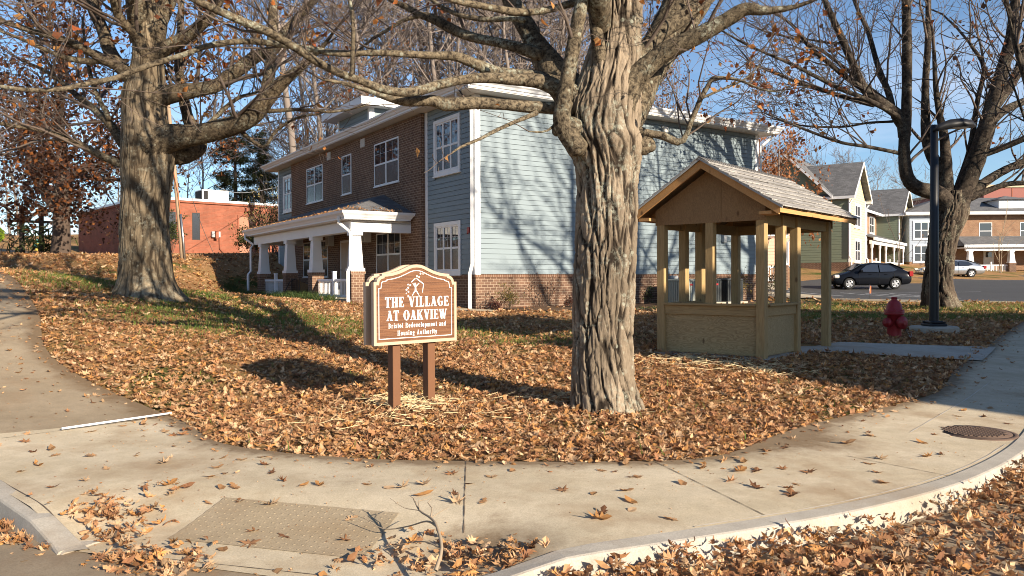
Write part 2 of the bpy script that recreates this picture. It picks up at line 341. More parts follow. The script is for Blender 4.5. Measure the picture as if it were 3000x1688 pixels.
def groundmat(name):                                            # lawn: soil, thatch and mossy grass
    t = NT(name); v = t.coord('Object'); f = t.noise(v, .35, 5, .6); g = t.noise(v, 14, 5, .7); h = t.noise(v, 60, 3, .7)
    grass = t.mix(h, (.035, .06, .012), (.11, .13, .03)); litter = t.ramp(t.noise(v, 26, 5, .8), [(.3, (.10, .055, .025)), (.46, (.30, .17, .075)), (.62, (.46, .28, .13)), (.75, (.24, .13, .055))])
    c = t.mix(t.ramp(t.math('ADD', t.math('MULTIPLY', f, .75), t.math('MULTIPLY', g, .3)), [(.53, 0.0), (.66, 1.0)]), litter, grass); t.color(c); t.set(1.0, 0, .1); t.bump(t.math('ADD', g, h), .9, .04); return t.m
def asphalt(name, c=(.055, .055, .056)):
    t = NT(name); v = t.coord('Object'); f = t.noise(v, .4, 5); g = t.noise(v, 120, 3, .8)
    cc = t.mix(f, tuple(x*.75 for x in c), tuple(x*1.35 for x in c)); t.color(t.mix(.5, cc, t.ramp(g, [(.25, .4), (.8, 1.6)]), 'MULTIPLY')); t.set(.85, 0, .3); t.bump(g, .5, .006); return t.m
MT = dict(
 white=paint('white_trim', (.74, .75, .76), .4, .07, 1.5), offwhite=paint('offwhite_soffit', (.62, .60, .56), .5, .06, 1.5), vinyl=paint('white_vinyl', (.80, .81, .83), .3, .04),
 sidB=siding('blue_grey_siding', (.205, .258, .288)), sidY=siding('pale_yellow_siding', (.62, .54, .33)), sidG=siding('sage_green_siding', (.20, .235, .165)), sidP=siding('salmon_siding', (.58, .36, .26)), sidS=siding('slate_siding', (.30, .35, .42)),
 brick=brick('brown_brick', (.215, .125, .082), (.135, .076, .052), (.46, .35, .255)), brickT=brick('tan_brick', (.34, .20, .12), (.26, .14, .085), (.40, .31, .22)), brickR=brick('red_brick', (.36, .125, .075), (.29, .095, .055), (.30, .15, .10), .22, .09),
 soldier=brick('brick_cap', (.25, .135, .085), (.19, .10, .065), (.46, .35, .255), .08, .2), redpanel=paint('red_metal_panel', (.20, .05, .036), .6, .1),
 roof=shingle('grey_shingle', (.20, .20, .205), (.13, .13, .135)), roofL=shingle('weathered_shingle', (.42, .40, .375), (.29, .275, .26), .30, .14),
 pine=wood('treated_pine', (.46, .315, .145), (.27, .175, .075)), pineX=wood('treated_pine_rail', (.46, .315, .145), (.27, .175, .075), True, 'Y'), ply=wood('plywood', (.50, .36, .18), (.20, .125, .05), True, 'Y', 1, True), fresh=wood('fresh_lumber', (.60, .33, .13), (.46, .23, .085), True, 'X'), plyB=wood('gable_plywood', (.34, .205, .095), (.19, .11, .05), True, 'Z', 1, True),
 signbrown=None, tan=paint('tan_sign_paint', (.50, .36, .25), .5, .06), post=paint('brown_post_paint', (.15, .066, .030), .6, .16, 6, bump=.2), letter=paint('white_letter_paint', (.82, .82, .82), .5, .03),
 glass=glass('window_glass'), screen=glass('window_screen', (.010, .012, .016), .22), dark=paint('dark_interior', (.012, .012, .013), .8, .2), black=paint('black_metal', (.012, .012, .014), .45, .2), red=paint('red_hydrant_paint', (.30, .020, .024), .45, .25, 8, bump=.2),
 steel=paint('brushed_steel', (.45, .46, .47), .35, .1, 3, .9), grey=paint('grey_metal', (.33, .35, .36), .5, .12), acgreen=paint('green_grey_metal', (.36, .38, .33), .5, .12), acblack=paint('charcoal_metal', (.035, .04, .042), .45, .2), pole=wood('utility_pole_wood', (.40, .29, .19), (.28, .19, .12), False), orange=paint('orange_paint', (.75, .13, .03), .5, .1),
 yellow=paint('yellow_paint', (.75, .56, .10), .5, .12), lime=paint('fluorescent_yellow', (.62, .80, .03), .5, .03), teal=paint('teal_cap_paint', (.06, .28, .24), .5, .1), door=paint('tan_door_paint', (.50, .40, .31), .5, .06),
 car1=paint('black_car_paint', (.006, .007, .010), .14, .1, 1, 0, .22), car2=paint('silver_car_paint', (.46, .49, .53), .22, .05, 1, .75, .5), rubber=paint('tyre_rubber', (.016, .016, .016), .85, .2), alloy=paint('alloy_wheel', (.52, .53, .55), .3, .1, 5, .8), lens=paint('red_lens', (.28, .012, .015), .15, .1), lamp=paint('clear_lens', (.62, .60, .55), .12, .08),
 conc=concrete('pale_concrete', (.52, .435, .30), (.64, .55, .405), (.29, .20, .115), .75), concG=concrete('grey_concrete', (.42, .385, .325), (.52, .475, .40), (.28, .19, .11), .5), concO=concrete('old_tan_pavement', (.30, .235, .155), (.38, .305, .21), (.24, .155, .085), .5), kerb=concrete('kerb_concrete', (.40, .365, .31), (.50, .46, .395), (.27, .20, .13), .6, .25), bricked=paint('painted_brick_door', (.36, .165, .105), .7, .1),
 street=concrete('worn_street', (.26, .205, .14), (.34, .275, .195), (.17, .11, .065), .7), asphalt=asphalt('asphalt'), line=paint('road_paint', (.55, .56, .57), .8, .25, 9), lawn=groundmat('lawn_soil'), soil=concrete('mulch_soil', (.085, .050, .030), (.15, .09, .05), (.05, .03, .02), .6, 1.0),
 barkC=bark('furrowed_bark', (.34, .27, .195), (.040, .030, .022), (.36, .37, .30), .6, fur=True), barkCl=bark('lichen_limb_bark', (.23, .185, .125), (.035, .027, .02), (.33, .34, .27), .8, (7, 7, 7)), barkL=bark('pale_fissured_bark', (.30, .235, .155), (.095, .07, .046), (.36, .35, .27), .45, (6, 6, .8), True), barkLl=bark('grey_limb_bark', (.20, .155, .10), (.035, .025, .018), (.30, .29, .22), .6, (6, 6, 6)), barkR=bark('dark_rough_bark', (.15, .115, .085), (.020, .015, .012), (.27, .26, .19), .6, (5, 5, 1.0), True), barkRl=bark('dark_limb_bark', (.105, .083, .063), (.022, .017, .014), (.19, .18, .14), .5, (3, 3, 3)),
 twig=paint('twig_bark', (.105, .078, .062), .9, .3, 2), twigG=paint('grey_twig_bark', (.19, .155, .135), .9, .3, .6), barkB=paint('background_bark', (.20, .165, .14), .95, .35, 1.2), barkD=paint('dark_trunk_bark', (.085, .06, .045), .95, .35, 3, bump=.6),
 leaf=leafmat('dry_leaf'), leafT=leafmat('tree_leaf', .4), needle=leafmat('needle_foliage', .15, .8), grass=leafmat('grass_blade', .3, .6), straw=paint('straw', (.66, .52, .29), .7, .2, 5), pvc=paint('white_pvc', (.80, .81, .83), .35, .05), rust=paint('rusty_iron', (.115, .075, .055), .7, .35, 9, .3, .4, .5), stick=paint('bare_stick', (.30, .235, .165), .9, .3, 9),
 dome=concrete('tactile_panel', (.36, .285, .185), (.42, .34, .235), (.24, .165, .095), .7))
def _signbrown():
    t = NT('sandblasted_brown'); v = t.coord('Object', (1.2, 1, 55)); n = t.noise(v, 2.2, 4, .6, .3); g = t.noise(t.coord('Object'), 320, 2)
    c = t.mix(t.ramp(n, [(.35, 0.0), (.62, 1.0)]), (.085, .031, .012), (.185, .078, .032)); c = t.mix(t.ramp(g, [(.62, 0.0), (.72, .55)]), c, (.55, .40, .28))
    t.color(c); t.set(.6, 0, .4); t.bump(n, .6, .004); return t.m
MT['signbrown'] = _signbrown()
# ------------------------------------------------------------ the setting: ground, pavement, kerb, street, lot
PAN = [(-2.12, 5.73), (-.78, 5.33), (-.92, 4.74), (-2.27, 5.12)]      # tactile panel of the ramp
def ramp_dip(x, y):
    ux, uy = .958, -.286; rx, ry = x+2.12, y-5.73; lat = rx*ux+ry*uy; s = rx*(-.286)+ry*(-.958)
    st = np.clip((s+.35)/1.05, 0, 1); st = st*st*(3-2*st); la = np.clip(np.minimum(lat+1.2, 2.8-lat)/.85, 0, 1); la = la*la*(3-2*la)
    return .12*st*la
def axis(segs):
    a = []
    for lo_, hi_, st in segs: a += list(np.arange(lo_, hi_, st))
    return np.array(a+[segs[-1][1]])
def ground_sheet():
    xs = axis([(-420,-120,30),(-120,-50,5),(-50,-18,1.2),(-18,24,.4),(24,60,1.4),(60,130,6),(130,420,30)])
    ys = axis([(-300,-40,26),(-40,0,4),(0,4,1),(4,34,.4),(34,64,1.2),(64,140,5),(140,500,30)])
    X, Y = np.meshgrid(xs, ys); Z = GZ(X, Y); x = X.ravel(); y = Y.ravel(); z = Z.ravel()
    m = inside(x, y, PAVE) | inside(x, y, STREET_SIDE); d = polydist(x, y, LE[:, :2])
    z = z-np.where(m, .32*np.clip(d/.7, 0, 1), 0)
    nearf = (y < 30) & (y > 3) & (np.abs(x) < 25) & ~m
    z = z+np.where(nearf, (vnoise(np.c_[x*1.3, y*1.3, x*0])-.5)*.05*np.clip(d/.6, 0, 1), 0)
    far = (y > 45); z = z+np.where(far, (vnoise(np.c_[x*.08, y*.08, x*0])-.5)*1.5*np.clip((y-45)/40, 0, 1), 0)
    nx, ny = len(xs), len(ys); i = np.arange(nx*ny).reshape(ny, nx)
    F = np.stack([i[:-1, :-1], i[:-1, 1:], i[1:, 1:], i[1:, :-1]], -1).reshape(-1, 4)
    o = mesh_np('ground', np.c_[x, y, z], F, MT['lawn'], smooth=True); tag(o, kind='structure')
ground_sheet()
def tess(name, poly, mat, zoff=.014, step=.3, dip=False, zfun=None, skirt=0.0, kind='structure'):
    P = [Vector((p[0], p[1])) for p in poly]
    Q = []                                                    # densify the edge
    for a, b in zip(P, P[1:]+P[:1]):
        n = max(1, int((b-a).length/(step*1.5)))
        for k in range(n): Q.append(a+(b-a)*k/n)
    xs = [p.x for p in Q]; ys = [p.y for p in Q]
    gx, gy = np.meshgrid(np.arange(min(xs), max(xs), step), np.arange(min(ys), max(ys), step)); gx = gx.ravel(); gy = gy.ravel()
    ring = [(p.x, p.y) for p in Q]+[(Q[0].x, Q[0].y)]
    ok = inside(gx, gy, ring) & (polydist(gx, gy, ring) > step*.45)
    pts = Q+[Vector((a, b)) for a, b in zip(gx[ok], gy[ok])]
    n = len(Q); r = delaunay_2d_cdt(pts, [(i, (i+1) % n) for i in range(n)], [list(range(n))], 1, 1e-5)
    v = np.array([(p.x, p.y) for p in r[0]]); F = np.array([f for f in r[2] if len(f) == 3], int)
    c = v[F].mean(1); F = F[inside(c[:, 0], c[:, 1], ring)]
    z = (zfun or GZ)(v[:, 0], v[:, 1])+zoff
    if dip: z = z-ramp_dip(v[:, 0], v[:, 1])
    attr = None
    if name in ('pavement', 'walkway'):
        attr = .95*np.exp(-polydist(v[:, 0], v[:, 1], LE[:, :2])/.28)+.75*np.exp(-((v[:, 0]+.15)**2+(v[:, 1]-4.75)**2)/.35)+.5*np.exp(-((v[:, 0]-2.9)**2+(v[:, 1]-7.4)**2)/.5)+.4*np.exp(-((v[:, 0]+1.35)**2+(v[:, 1]-6.0)**2)/.12)
    o = mesh_np(name, np.c_[v, z], F, mat, smooth=True, attr=attr)
    return tag(o, kind=kind)
SPL = 0
k1 = int(np.argmin(np.hypot(LE[:, 0]+3.75, LE[:, 1]-8.6))); k2 = int(np.argmin(np.hypot(KL[:, 0]+5.5, KL[:, 1]-7.42)))
def outward(L, d): t = np.gradient(L, axis=0); t /= np.linalg.norm(t, axis=1)[:, None]; return L+np.c_[t[:, 1], -t[:, 0]]*d
KRo, KLo = outward(KR, .07), outward(KL, .07)
NEWP = [tuple(p) for p in LE[k1:]]+[tuple(p) for p in KRo[::-1]]+[tuple(p) for p in KLo[k2:][::-1]]
OLDP = [tuple(p) for p in LE[:k1+1]]+[tuple(p) for p in KLo[:k2+1][::-1]]
def clipfar(poly, r=36): return [p for p in poly if math.hypot(*p) < r]
tess('pavement', clipfar(NEWP), MT['conc'], .014, .16, True)
tess('walkway', clipfar(OLDP), MT['concO'], .013, .4)
tess('street', [tuple(p) for p in clipfar(KL)]+[tuple(p) for p in clipfar(KR)]+[(40, 26), (40, -30), (-40, -30), (-40, 18)], MT['street'], -.135, .8)
tess('ramp_apron', [(-3.1,5.35),(-2.4,5.25),(-1.0,4.85),(-.3,4.75),(.2,4.2),(.3,3.7),(-.6,3.6),(-2.6,4.2),(-3.3,4.8)], MT['street'], -.112, .3)
def sweep(name, line, prof, mat, zoff, dip=False, gaps=(), ends=(0, 0)):
    L = np.array(line)[:, :2]; t = np.gradient(L, axis=0); t /= np.linalg.norm(t, axis=1)[:, None]; nr = np.c_[t[:, 1], -t[:, 0]]
    z = GZ(L[:, 0], L[:, 1])+zoff; n = len(L); k = len(prof); V = []
    s_ = np.r_[0, np.cumsum(np.hypot(*np.diff(L, axis=0).T))]
    for e, q in ((ends[0], s_), (ends[1], s_[-1]-s_)):
        if e: f = np.clip(q/e, 0, 1); z = z-.128*(1-f*f*(3-2*f))
    if dip: z = z-ramp_dip(L[:, 0], L[:, 1])
    for i in range(n):
        for o_, h in prof: V.append((L[i, 0]+nr[i, 0]*o_, L[i, 1]+nr[i, 1]*o_, h))
    V = np.array(V); V[:, 2] += GZ(V[:, 0], V[:, 1])+zoff-(ramp_dip(V[:, 0], V[:, 1]) if dip else 0); V = [tuple(p) for p in V]
    F = [(i*k+j, i*k+j+1, (i+1)*k+j+1, (i+1)*k+j) for i in range(n-1) for j in range(k-1) if i not in gaps]
    caps = [tuple(range(k)), tuple((n-1)*k+j for j in range(k))[::-1]]
    b = MB(); b.add(V, F+caps, None, False); o = b.build(name, mat); o.data.polygons.foreach_set('use_smooth', [False]*(len(F)+2))
    return o
KPROF = [(0.0, -.2), (0.0, .0), (.006, .004), (.128, .002), (.143, -.004), (.152, -.016), (.172, -.15), (.172, -.3)]
sd = np.r_[0, np.cumsum(np.hypot(*np.diff(KR, axis=0).T))]
o = sweep('kerb', [p for p in KR if math.hypot(*p) < 34], KPROF, MT['kerb'], .021, dip=True); tag(o, kind='structure')
o = sweep('kerb', [p for p in KL if math.hypot(*p) < 34], KPROF, MT['kerb'], .021, dip=True); tag(o, kind='structure')
def strips(name, lines, mat, w=.01, zoff=.018, dip=True, kind='structure'):
    b = MB()
    for ln in lines:
        L = smooth_line(ln, .12) if len(ln) > 2 else np.array([np.array(ln[0])+(np.array(ln[1])-np.array(ln[0]))*k/24 for k in range(25)])
        t = np.gradient(L, axis=0); t /= np.linalg.norm(t, axis=1)[:, None]+1e-9; nr = np.c_[t[:, 1], -t[:, 0]]
        z = GZ(L[:, 0], L[:, 1])+zoff-(ramp_dip(L[:, 0], L[:, 1]) if dip else 0); ww = w*.5*(1+.5*np.sin(np.arange(len(L))*1.7))
        V = [(L[i, 0]+s*nr[i, 0]*ww[i], L[i, 1]+s*nr[i, 1]*ww[i], z[i]) for i in range(len(L)) for s in (-1, 1)]
        b.add(V, [(2*i, 2*i+1, 2*i+3, 2*i+2) for i in range(len(L)-1)])
    return tag(b.build(name, mat), kind=kind)
jd = paint('joint_dirt', (.12, .09, .065), .95, .3); je = paint('joint_lip', (.56, .51, .43), .8, .2, 20)
G = ground
strips('pavement_joint', [[G(1363,1357), G(1355,1555)], [G(1873,1344), G(2240,1529)], [G(2480,1345), G(2790,1408)], [tuple(p) for p in KL if math.hypot(*p) < 9.5], [PAN[0], PAN[1]], [PAN[3], PAN[0]], [G(0,1295), G(470,1230)], [(-2.6,4.9), (-.5,4.35)], [(8.6,14.4), (9.9,13.6)], [(11.6,18.1), (13.1,17.3)]], jd, .0065)
strips('pavement_joint', [[G(2668,1278), G(2895,1130)], [tuple(p+np.array([-.03, .03])) for p in KR[6:30:4]]], je, .011, .019)
def tactile():
    b = MB(); P = [Vector(p) for p in PAN]; nx, ny = 23, 10
    def at(s, t): return (P[0]*(1-s)+P[1]*s)*(1-t)+(P[3]*(1-s)+P[2]*s)*t
    def zz(p): return gz(p.x, p.y)+.019-float(ramp_dip(np.array(p.x), np.array(p.y)))
    V = [(*(q := at(i/8, j/6)), zz(q)) for j in range(7) for i in range(9)]
    b.add(V, [(j*9+i, j*9+i+1, j*9+i+10, j*9+i+9) for j in range(6) for i in range(8)], None, True)
    for j in range(ny):
        for i in range(nx):
            q = at((i+.5)/nx, (j+.5)/ny); z = zz(q)
            b.lathe([(.012, z-.002), (.009, z+.0012), (.005, z+.0018), (.001, z+.0018)], 7, None, True, (q.x, q.y))
    o = b.build('tactile_paving', MT['dome']); tag(o, kind='structure')
tactile()
LOT = [(10.2,36),(12.0,31.2),(15,29.0),(19,26.9),(30,23.5),(62,30),(66,62),(47,67),(35,66),(27,58),(22,53),(15,47)]
tess('parking_lot', LOT, MT['asphalt'], .03, 1.2)
o = sweep('kerb', smooth_line(LOT[0:5], .6), [(0, -.2), (0, .0), (.02, .02), (.3, .02), (.32, -.3)], MT['kerb'], .05); tag(o, kind='structure')
strips('lot_markings', [[(x, 38.5), (x+.6, 33.5)] for x in (13.6, 16.2, 17.4, 18.6)]+[[(17.2, 33.6+.9*k), (18.9, 34.4+.9*k)] for k in range(5)]+[[(13.2, 38.9), (24, 40)], [(33, 57.5), (38, 52.5)], [(35, 58.5), (40, 53.5)], [(37, 59.5), (42, 54.5)]], MT['line'], .10, .042, False)
tess('path', [(5.05,13.42),(8.0,13.3),(8.75,14.3),(9.45,15.25),(6.35,15.15),(5.6,14.3)], MT['concG'], .03, .3)
tess('path', [(-.6,21.6),(-.35,22.2),(-2.6,23.1),(-3.3,24.0),(-4.1,23.4),(-2.3,22.0)], MT['conc'], .028, .3)
tess('path', [(9.7,31.2),(12.4,30.6),(13.4,33.0),(12.0,37.5),(10.5,37.0),(10.2,33)], MT['conc'], .05, .5)
tess('path_strip', [(1.0,21.9),(6.0,24.85),(9.3,27.2),(9.15,27.36),(5.9,25.05),(.9,22.1)], MT['concG'], .03, .4)
# beds of mulch along the right wall, road far left
tess('mulch_bed', [(-.45,22.35),(1.0,22.05),(6.0,25.0),(9.4,27.4),(9.5,29.4),(-.75,22.7)], MT['soil'], .045, .4)
tess('road', [(-60,60),(-26,47),(-27.5,43),(-24,38.5),(-30,35),(-46,42),(-75,58),(-75,75)], MT['street'], .03, 1.5)
# ------------------------------------------------------------ windows, rails, columns shared by the buildings
def frame_T(px, py, pz, ux, uy):               # a: along the wall (left to right seen from outside), b: up, c: outward
    u = Vector((ux, uy, 0)).normalized(); n = Vector((u.y, -u.x, 0))
    return Matrix(((u.x, 0, n.x, px), (u.y, 0, n.y, py), (0, 1, 0, pz), (0, 0, 0, 1)))
def window(par, T, w, h, lights=2, trim=.0, mid=.5, muntin=False, screen=True, fm='white', proud=.05, sill=True):
    b = MB(); b.T = T
    t = .05
    if trim:
        for a in ((0, trim, 0, h), (w-trim, w, 0, h), (trim, w-trim, h-trim, h), (trim, w-trim, 0, trim)): b.box(a[0], a[1], a[2], a[3], -.02, proud)
        if sill: b.box(-.03, w+.03, -.04, 0, -.02, proud+.02)
    elif sill: b.box(-.02, w+.02, -.035, 0, -.02, proud+.015)
    x0, x1, y0, y1 = trim, w-trim, trim, h-trim; sw = (x1-x0)/lights; d0, d1 = -.02, .025
    for k in range(lights+1):
        xx = x0+k*sw; hw = .028 if 0 < k < lights else .0
        if k == 0: b.box(x0, x0+t, y0, y1, d0, d1)
        elif k == lights: b.box(x1-t, x1, y0, y1, d0, d1)
        else: b.box(xx-.04, xx+.04, y0+t, y1-t, d0, d1+.004)
    ym = y0+(y1-y0)*mid
    b.box(x0+t, x1-t, y1-t, y1, d0, d1); b.box(x0+t, x1-t, y0, y0+t, d0, d1)
    for k in range(lights):
        a = x0+k*sw+(t if k == 0 else .04); c = x0+(k+1)*sw-(t if k == lights-1 else .04)
        b.box(a, c, ym-.03, ym+.03, d0, d1+.002)
        if muntin:
            mw = .007; b.box((a+c)/2-mw/2, (a+c)/2+mw/2, ym+.03, y1-t, d0, .014)
            for q in (.5,) if (c-a) > .3 else (.33, .67): b.box(a, c, ym+.03+(y1-t-ym-.03)*q-mw/2, ym+.03+(y1-t-ym-.03)*q+mw/2, d0, .013)
    o = b.build('window', MT[fm], par)
    g = MB(); g.T = T
    g.box(x0+.02, x1-.02, ym, y1-.02, -.012, .008); g.build('pane', MT['glass'], o)
    g = MB(); g.T = T; g.box(x0+.02, x1-.02, y0+.02, ym-.0005, -.012, .011); g.build('lower_pane', MT['screen' if screen else 'glass'], o)
    return o
def lapped(b, T, w, z0, z1, exp=.15, m=None, holes=(), lip=.02):     # lap siding boards with a real reveal under each
    old = b.T; b.T = T; n = int(round((z1-z0)/exp)); e = (z1-z0)/n
    for i in range(n):
        za, zb = z0+i*e, z0+(i+1)*e; segs = [(0, w)]
        for hx0, hx1, hz0, hz1 in holes:
            if zb > hz0+.01 and za < hz1-.01:
                ns = []
                for s0, s1 in segs:
                    if hx1 <= s0 or hx0 >= s1: ns.append((s0, s1))
                    else:
                        if hx0 > s0: ns.append((s0, hx0))
                        if hx1 < s1: ns.append((hx1, s1))
                segs = ns
        for s0, s1 in segs:
            P = [(s0, za+.010, 0), (s0, za+.010, lip), (s0, zb, lip*.45), (s0, zb, 0)]
            b.prism(P, (s1-s0, 0, 0), m)
    b.T = old
def ring_sweep(b, x0, x1, y0, y1, prof, m=None, open_side=None):     # profile (offset, z) swept around a rectangle with mitres
    cs = lambda o: [(x0-o, y0-o), (x1+o, y0-o), (x1+o, y1+o), (x0-o, y1+o)]
    V = [(*c, z) for o, z in prof for c in cs(o)]; F = []
    for i in range(len(prof)-1):
        for j in range(4):
            if open_side == j: continue
            k = (j+1) % 4; F.append((i*4+j, i*4+k, (i+1)*4+k, (i+1)*4+j))
    b.add(V, F, m)
def hip_roof(b, x0, x1, y0, y1, z, s, m=None):
    w, l = x1-x0, y1-y0; h = min(w, l)/2
    if l >= w: A, B = (x0+h, y0+h, z+h*s), (x0+h, y1-h, z+h*s)
    else: A, B = (x0+h, y0+h, z+h*s), (x1-h, y0+h, z+h*s)
    c = [(x0, y0, z), (x1, y0, z), (x1, y1, z), (x0, y1, z)]
    if l >= w: b.add(c+[A, B], [(0, 1, 4), (1, 2, 5, 4), (2, 3, 5), (3, 0, 4, 5)], m)
    else: b.add(c+[A, B], [(0, 1, 5, 4), (1, 2, 5), (2, 3, 4, 5), (3, 0, 4)], m)
def pipe_path(b, pts, w=.085, m=None):
    b.tube(pts, w*.55, 4, m, True, False)
def railing(par, T, w, zb, zt, post=None, mat='vinyl'):
    r = MB(); r.T = T
    r.box(0, w, zt-.09, zt, -.03, .03, None, .01); r.box(0, w, zb, zb+.09, -.025, .025, None, .01)
    n = int(w/.13); 
    for k in range(n):
        x = (k+.5)*w/n; r.box(x-.014, x+.014, zb+.09, zt-.09, -.009, .009)
    o = r.build('railing', MT[mat], par)
    if post is not None:
        p = MB(); p.T = T; p.box(post-.06, post+.06, zb-.12, zt+.23, -.062, .062, None, .008)
        p.prism([(post-.07, zt+.23, -.07), (post+.07, zt+.23, -.07), (post+.07, zt+.23, .07), (post-.07, zt+.23, .07)], (0, .03, 0)); p.build('newel_post', MT[mat], o)
    return o
def tapered(par, x, y, z0, z1, wb=.39, wt=.28, mat='white', name='column'):
    b = MB(); b.box(x-wb/2-.04, x+wb/2+.04, y-wb/2-.04, y+wb/2+.04, z0, z0+.10); b.box(x-wt/2-.05, x+wt/2+.05, y-wt/2-.05, y+wt/2+.05, z1-.12, z1)
    V = [(x+sx*q/2, y+sy*q/2, z) for q, z in ((wb, z0+.10), (wt, z1-.12)) for sx, sy in ((-1,-1),(1,-1),(1,1),(-1,1))]
    b.add(V, [(0,1,5,4), (1,2,6,5), (2,3,7,6), (3,0,4,7)]); return b.build(name, MT[mat], par)
def pier(par, x, y, z0, z1, w=.44):
    b = MB(); b.box(x-w/2, x+w/2, y-w/2, y+w/2, z0, z1-.075, MT['brick']); b.box(x-w/2-.03, x+w/2+.03, y-w/2-.03, y+w/2+.03, z1-.075, z1, MT['soldier']); return b.build('brick_pier', MT['brick'], par)

# ------------------------------------------------------------ the blue-grey apartment house
HA = math.atan2(.549, .8356)
house = empty('apartment_house', (-1.055, 22.8, 0), HA, 'two storey apartment house of blue-grey siding and brown brick with long front porch', 'house')
TL = lambda y, z, x=0.0: frame_T(x, y, z, 0, -1)           # left face: a runs toward the near corner
TRt = lambda x, z, y=0.0: frame_T(x, y, z, 1, 0)
HX, HY, Z0, ZB, ZT = 12.4, 19.1, .1, 1.66, 7.0
b = MB(); b.box(0, HX, 0, HY, Z0, ZB-.001, MT['brick'])
b.box(-.02, HX+.02, -.02, 3.18, ZB, ZB+.08, MT['soldier']); b.box(.3, HX-.1, 3.18, HY, ZB, ZB+.08, MT['soldier']); b.build('brick_base', MT['brick'], house)
b = MB(); b.box(.03, HX-.03, .03, HY-.03, ZB+.08, ZT-.02, MT['sidB'])
lapped(b, TRt(.155, 0), HX-.31, ZB+.085, ZT-.01, .15, MT['sidB'])
trio_h = [(3.18-2.52-.0, 3.18-.84, 1.755, 3.375), (3.18-2.52, 3.18-.84, 4.855, 6.605)]
lapped(b, frame_T(0, 2.98, 0, 0, -1), 2.98-.16, ZB+.085, ZT-.01, .15, MT['sidB'], [(2.98-2.50, 2.98-.86, 1.74, 3.39), (2.98-2.50, 2.98-.86, 4.87, 6.59)])
lapped(b, frame_T(0, HY-.15, 0, 0, -1), 2.35, .9, ZT-.01, .15, MT['sidB'], [(HY-.15-18.2, HY-.15-16.65, 4.87, 6.59)])
b.build('siding_wall', MT['sidB'], house)
b = MB(); b.box(-.15, .029, 3.18, 16.6, .3, ZT-.03); b.build('brick_wall', MT['brick'], house)
for boards in (((-.024, .155, -.026, .0), (-.026, .0, .0, .155)), ((HX-.155, HX+.024, -.026, 0), (HX, HX+.026, 0, .15)), ((-.026, 0, 2.985, 3.17),), ((-.026, 0, HY-.15, HY),)):
    b = MB()
    for x0, x1, y0, y1 in boards: b.box(x0, x1, y0, y1, ZB+.08, ZT-.01)
    b.build('corner_board', MT['white'], house)
b = MB(); ring_sweep(b, 0, HX, 0, HY, [(-.1, 7.0), (.54, 7.0), (.54, 7.06)], MT['offwhite']); ring_sweep(b, 0, HX, 0, HY, [(.54, 7.06), (.56, 7.03), (.56, 7.09), (.60, 7.10), (.63, 7.16), (.68, 7.2), (.69, 7.255), (.67, 7.255), (.66, 7.22), (.56, 7.22)], MT['white'])
b.build('eaves_and_gutter', MT['white'], house)
b = MB(); hip_roof(b, -.64, HX+.64, -.64, HY+.64, 7.235, .255); rf = b.build('roof', MT['roof'], house)
b = MB(); b.box(.25, 5.5, 8.25, 11.55, 7.2, 8.18, MT['sidB']); lapped(b, frame_T(.25, 11.4, 0, 0, -1), 3.0, 7.35, 8.15, .15, MT['sidB']); lapped(b, frame_T(.4, 8.25, 0, 1, 0), 4, 7.35, 8.15, .15, MT['sidB'])
for y0, y1 in ((8.23, 8.4), (11.4, 11.57)): b.box(.215, .25, y0, y1, 7.2, 8.16, MT['white'])
b.box(.25, .41, 8.215, 8.25, 7.2, 8.16, MT['white'])
b.box(-.3, 5.2, 7.78, 12.0, 8.16, 8.45, MT['white']); hip_roof(b, -.32, 5.4, 7.76, 12.02, 8.455, .2, MT['roof']); b.build('dormer', MT['sidB'], house)
window(house, TL(2.52, 4.855, 0), 1.68, 1.75, 3, .11, muntin=True); window(house, TL(2.52, 1.755, 0), 1.68, 1.62, 3, .11, muntin=True); window(house, TL(18.22, 4.855, 0), 1.6, 1.75, 3, .11, muntin=True)
for y1, y0 in ((6.92, 4.85), (14.38, 12.33)): window(house, TL(y1, 4.96, -.15), y1-y0, 1.54, 2, 0, muntin=True)
window(house, TL(10.13, 4.96, -.15), .98, 1.54, 1, 0, muntin=True)
window(house, TL(6.78, 1.72, -.15), 2.05, 1.54, 2, 0, muntin=True); window(house, TL(12.75, 1.72, -.15), .95, 1.54, 1, 0, muntin=True); window(house, TL(14.9, 1.72, -.15), 1.2, 1.54, 1, 0, muntin=True)
b = MB(); b.T = TL(10.2, 1.0, -.15); b.box(0, .95, 0, 2.07, -.02, .035, MT['door'])
for x0 in (.12, .53): 
    for y0, hh in ((.2, .7), (1.05, .8)): b.box(x0, x0+.3, y0, y0+hh, .035, .048, MT['door'], .008)
d = b.build('front_door', MT['door'], house); b = MB(); b.T = TL(10.2, 1.0, -.15)
for a in ((-.09, 0, 0, 2.16), (.95, 1.04, 0, 2.16), (0, .95, 2.07, 2.16)): b.box(*a, -.02, .05)
b.build('door_frame', MT['white'], d); b = MB(); b.T = TL(10.2, 1.0, -.15); b.tube([(.06, 1.0, .03), (.06, 1.0, .09)], [.03, .028], 10); b.build('handle', MT['steel'], d)
for y1, z in ((11.8, 6.56), (8.2, 6.58)):
    b = MB(); b.T = TL(y1, z, -.15); b.box(0, .40, 0, .31, -.01, .03, MT['offwhite'], .006)
    for k in range(6): b.prism([(.04, .03+k*.043, .03), (.04, .03+k*.043, .042), (.04, .065+k*.043, .03)], (.32, 0, 0), MT['offwhite'])
    b.build('wall_vent', MT['offwhite'], house)
b = MB(); b.T = TL(.43, 2.97, 0); b.box(0, .13, 0, .17, .0, .05, MT['red'], .008); b.lathe([(.04, 0), (.035, .03), (.0, .045)], 10); b.build('alarm_strobe', MT['red'], house)
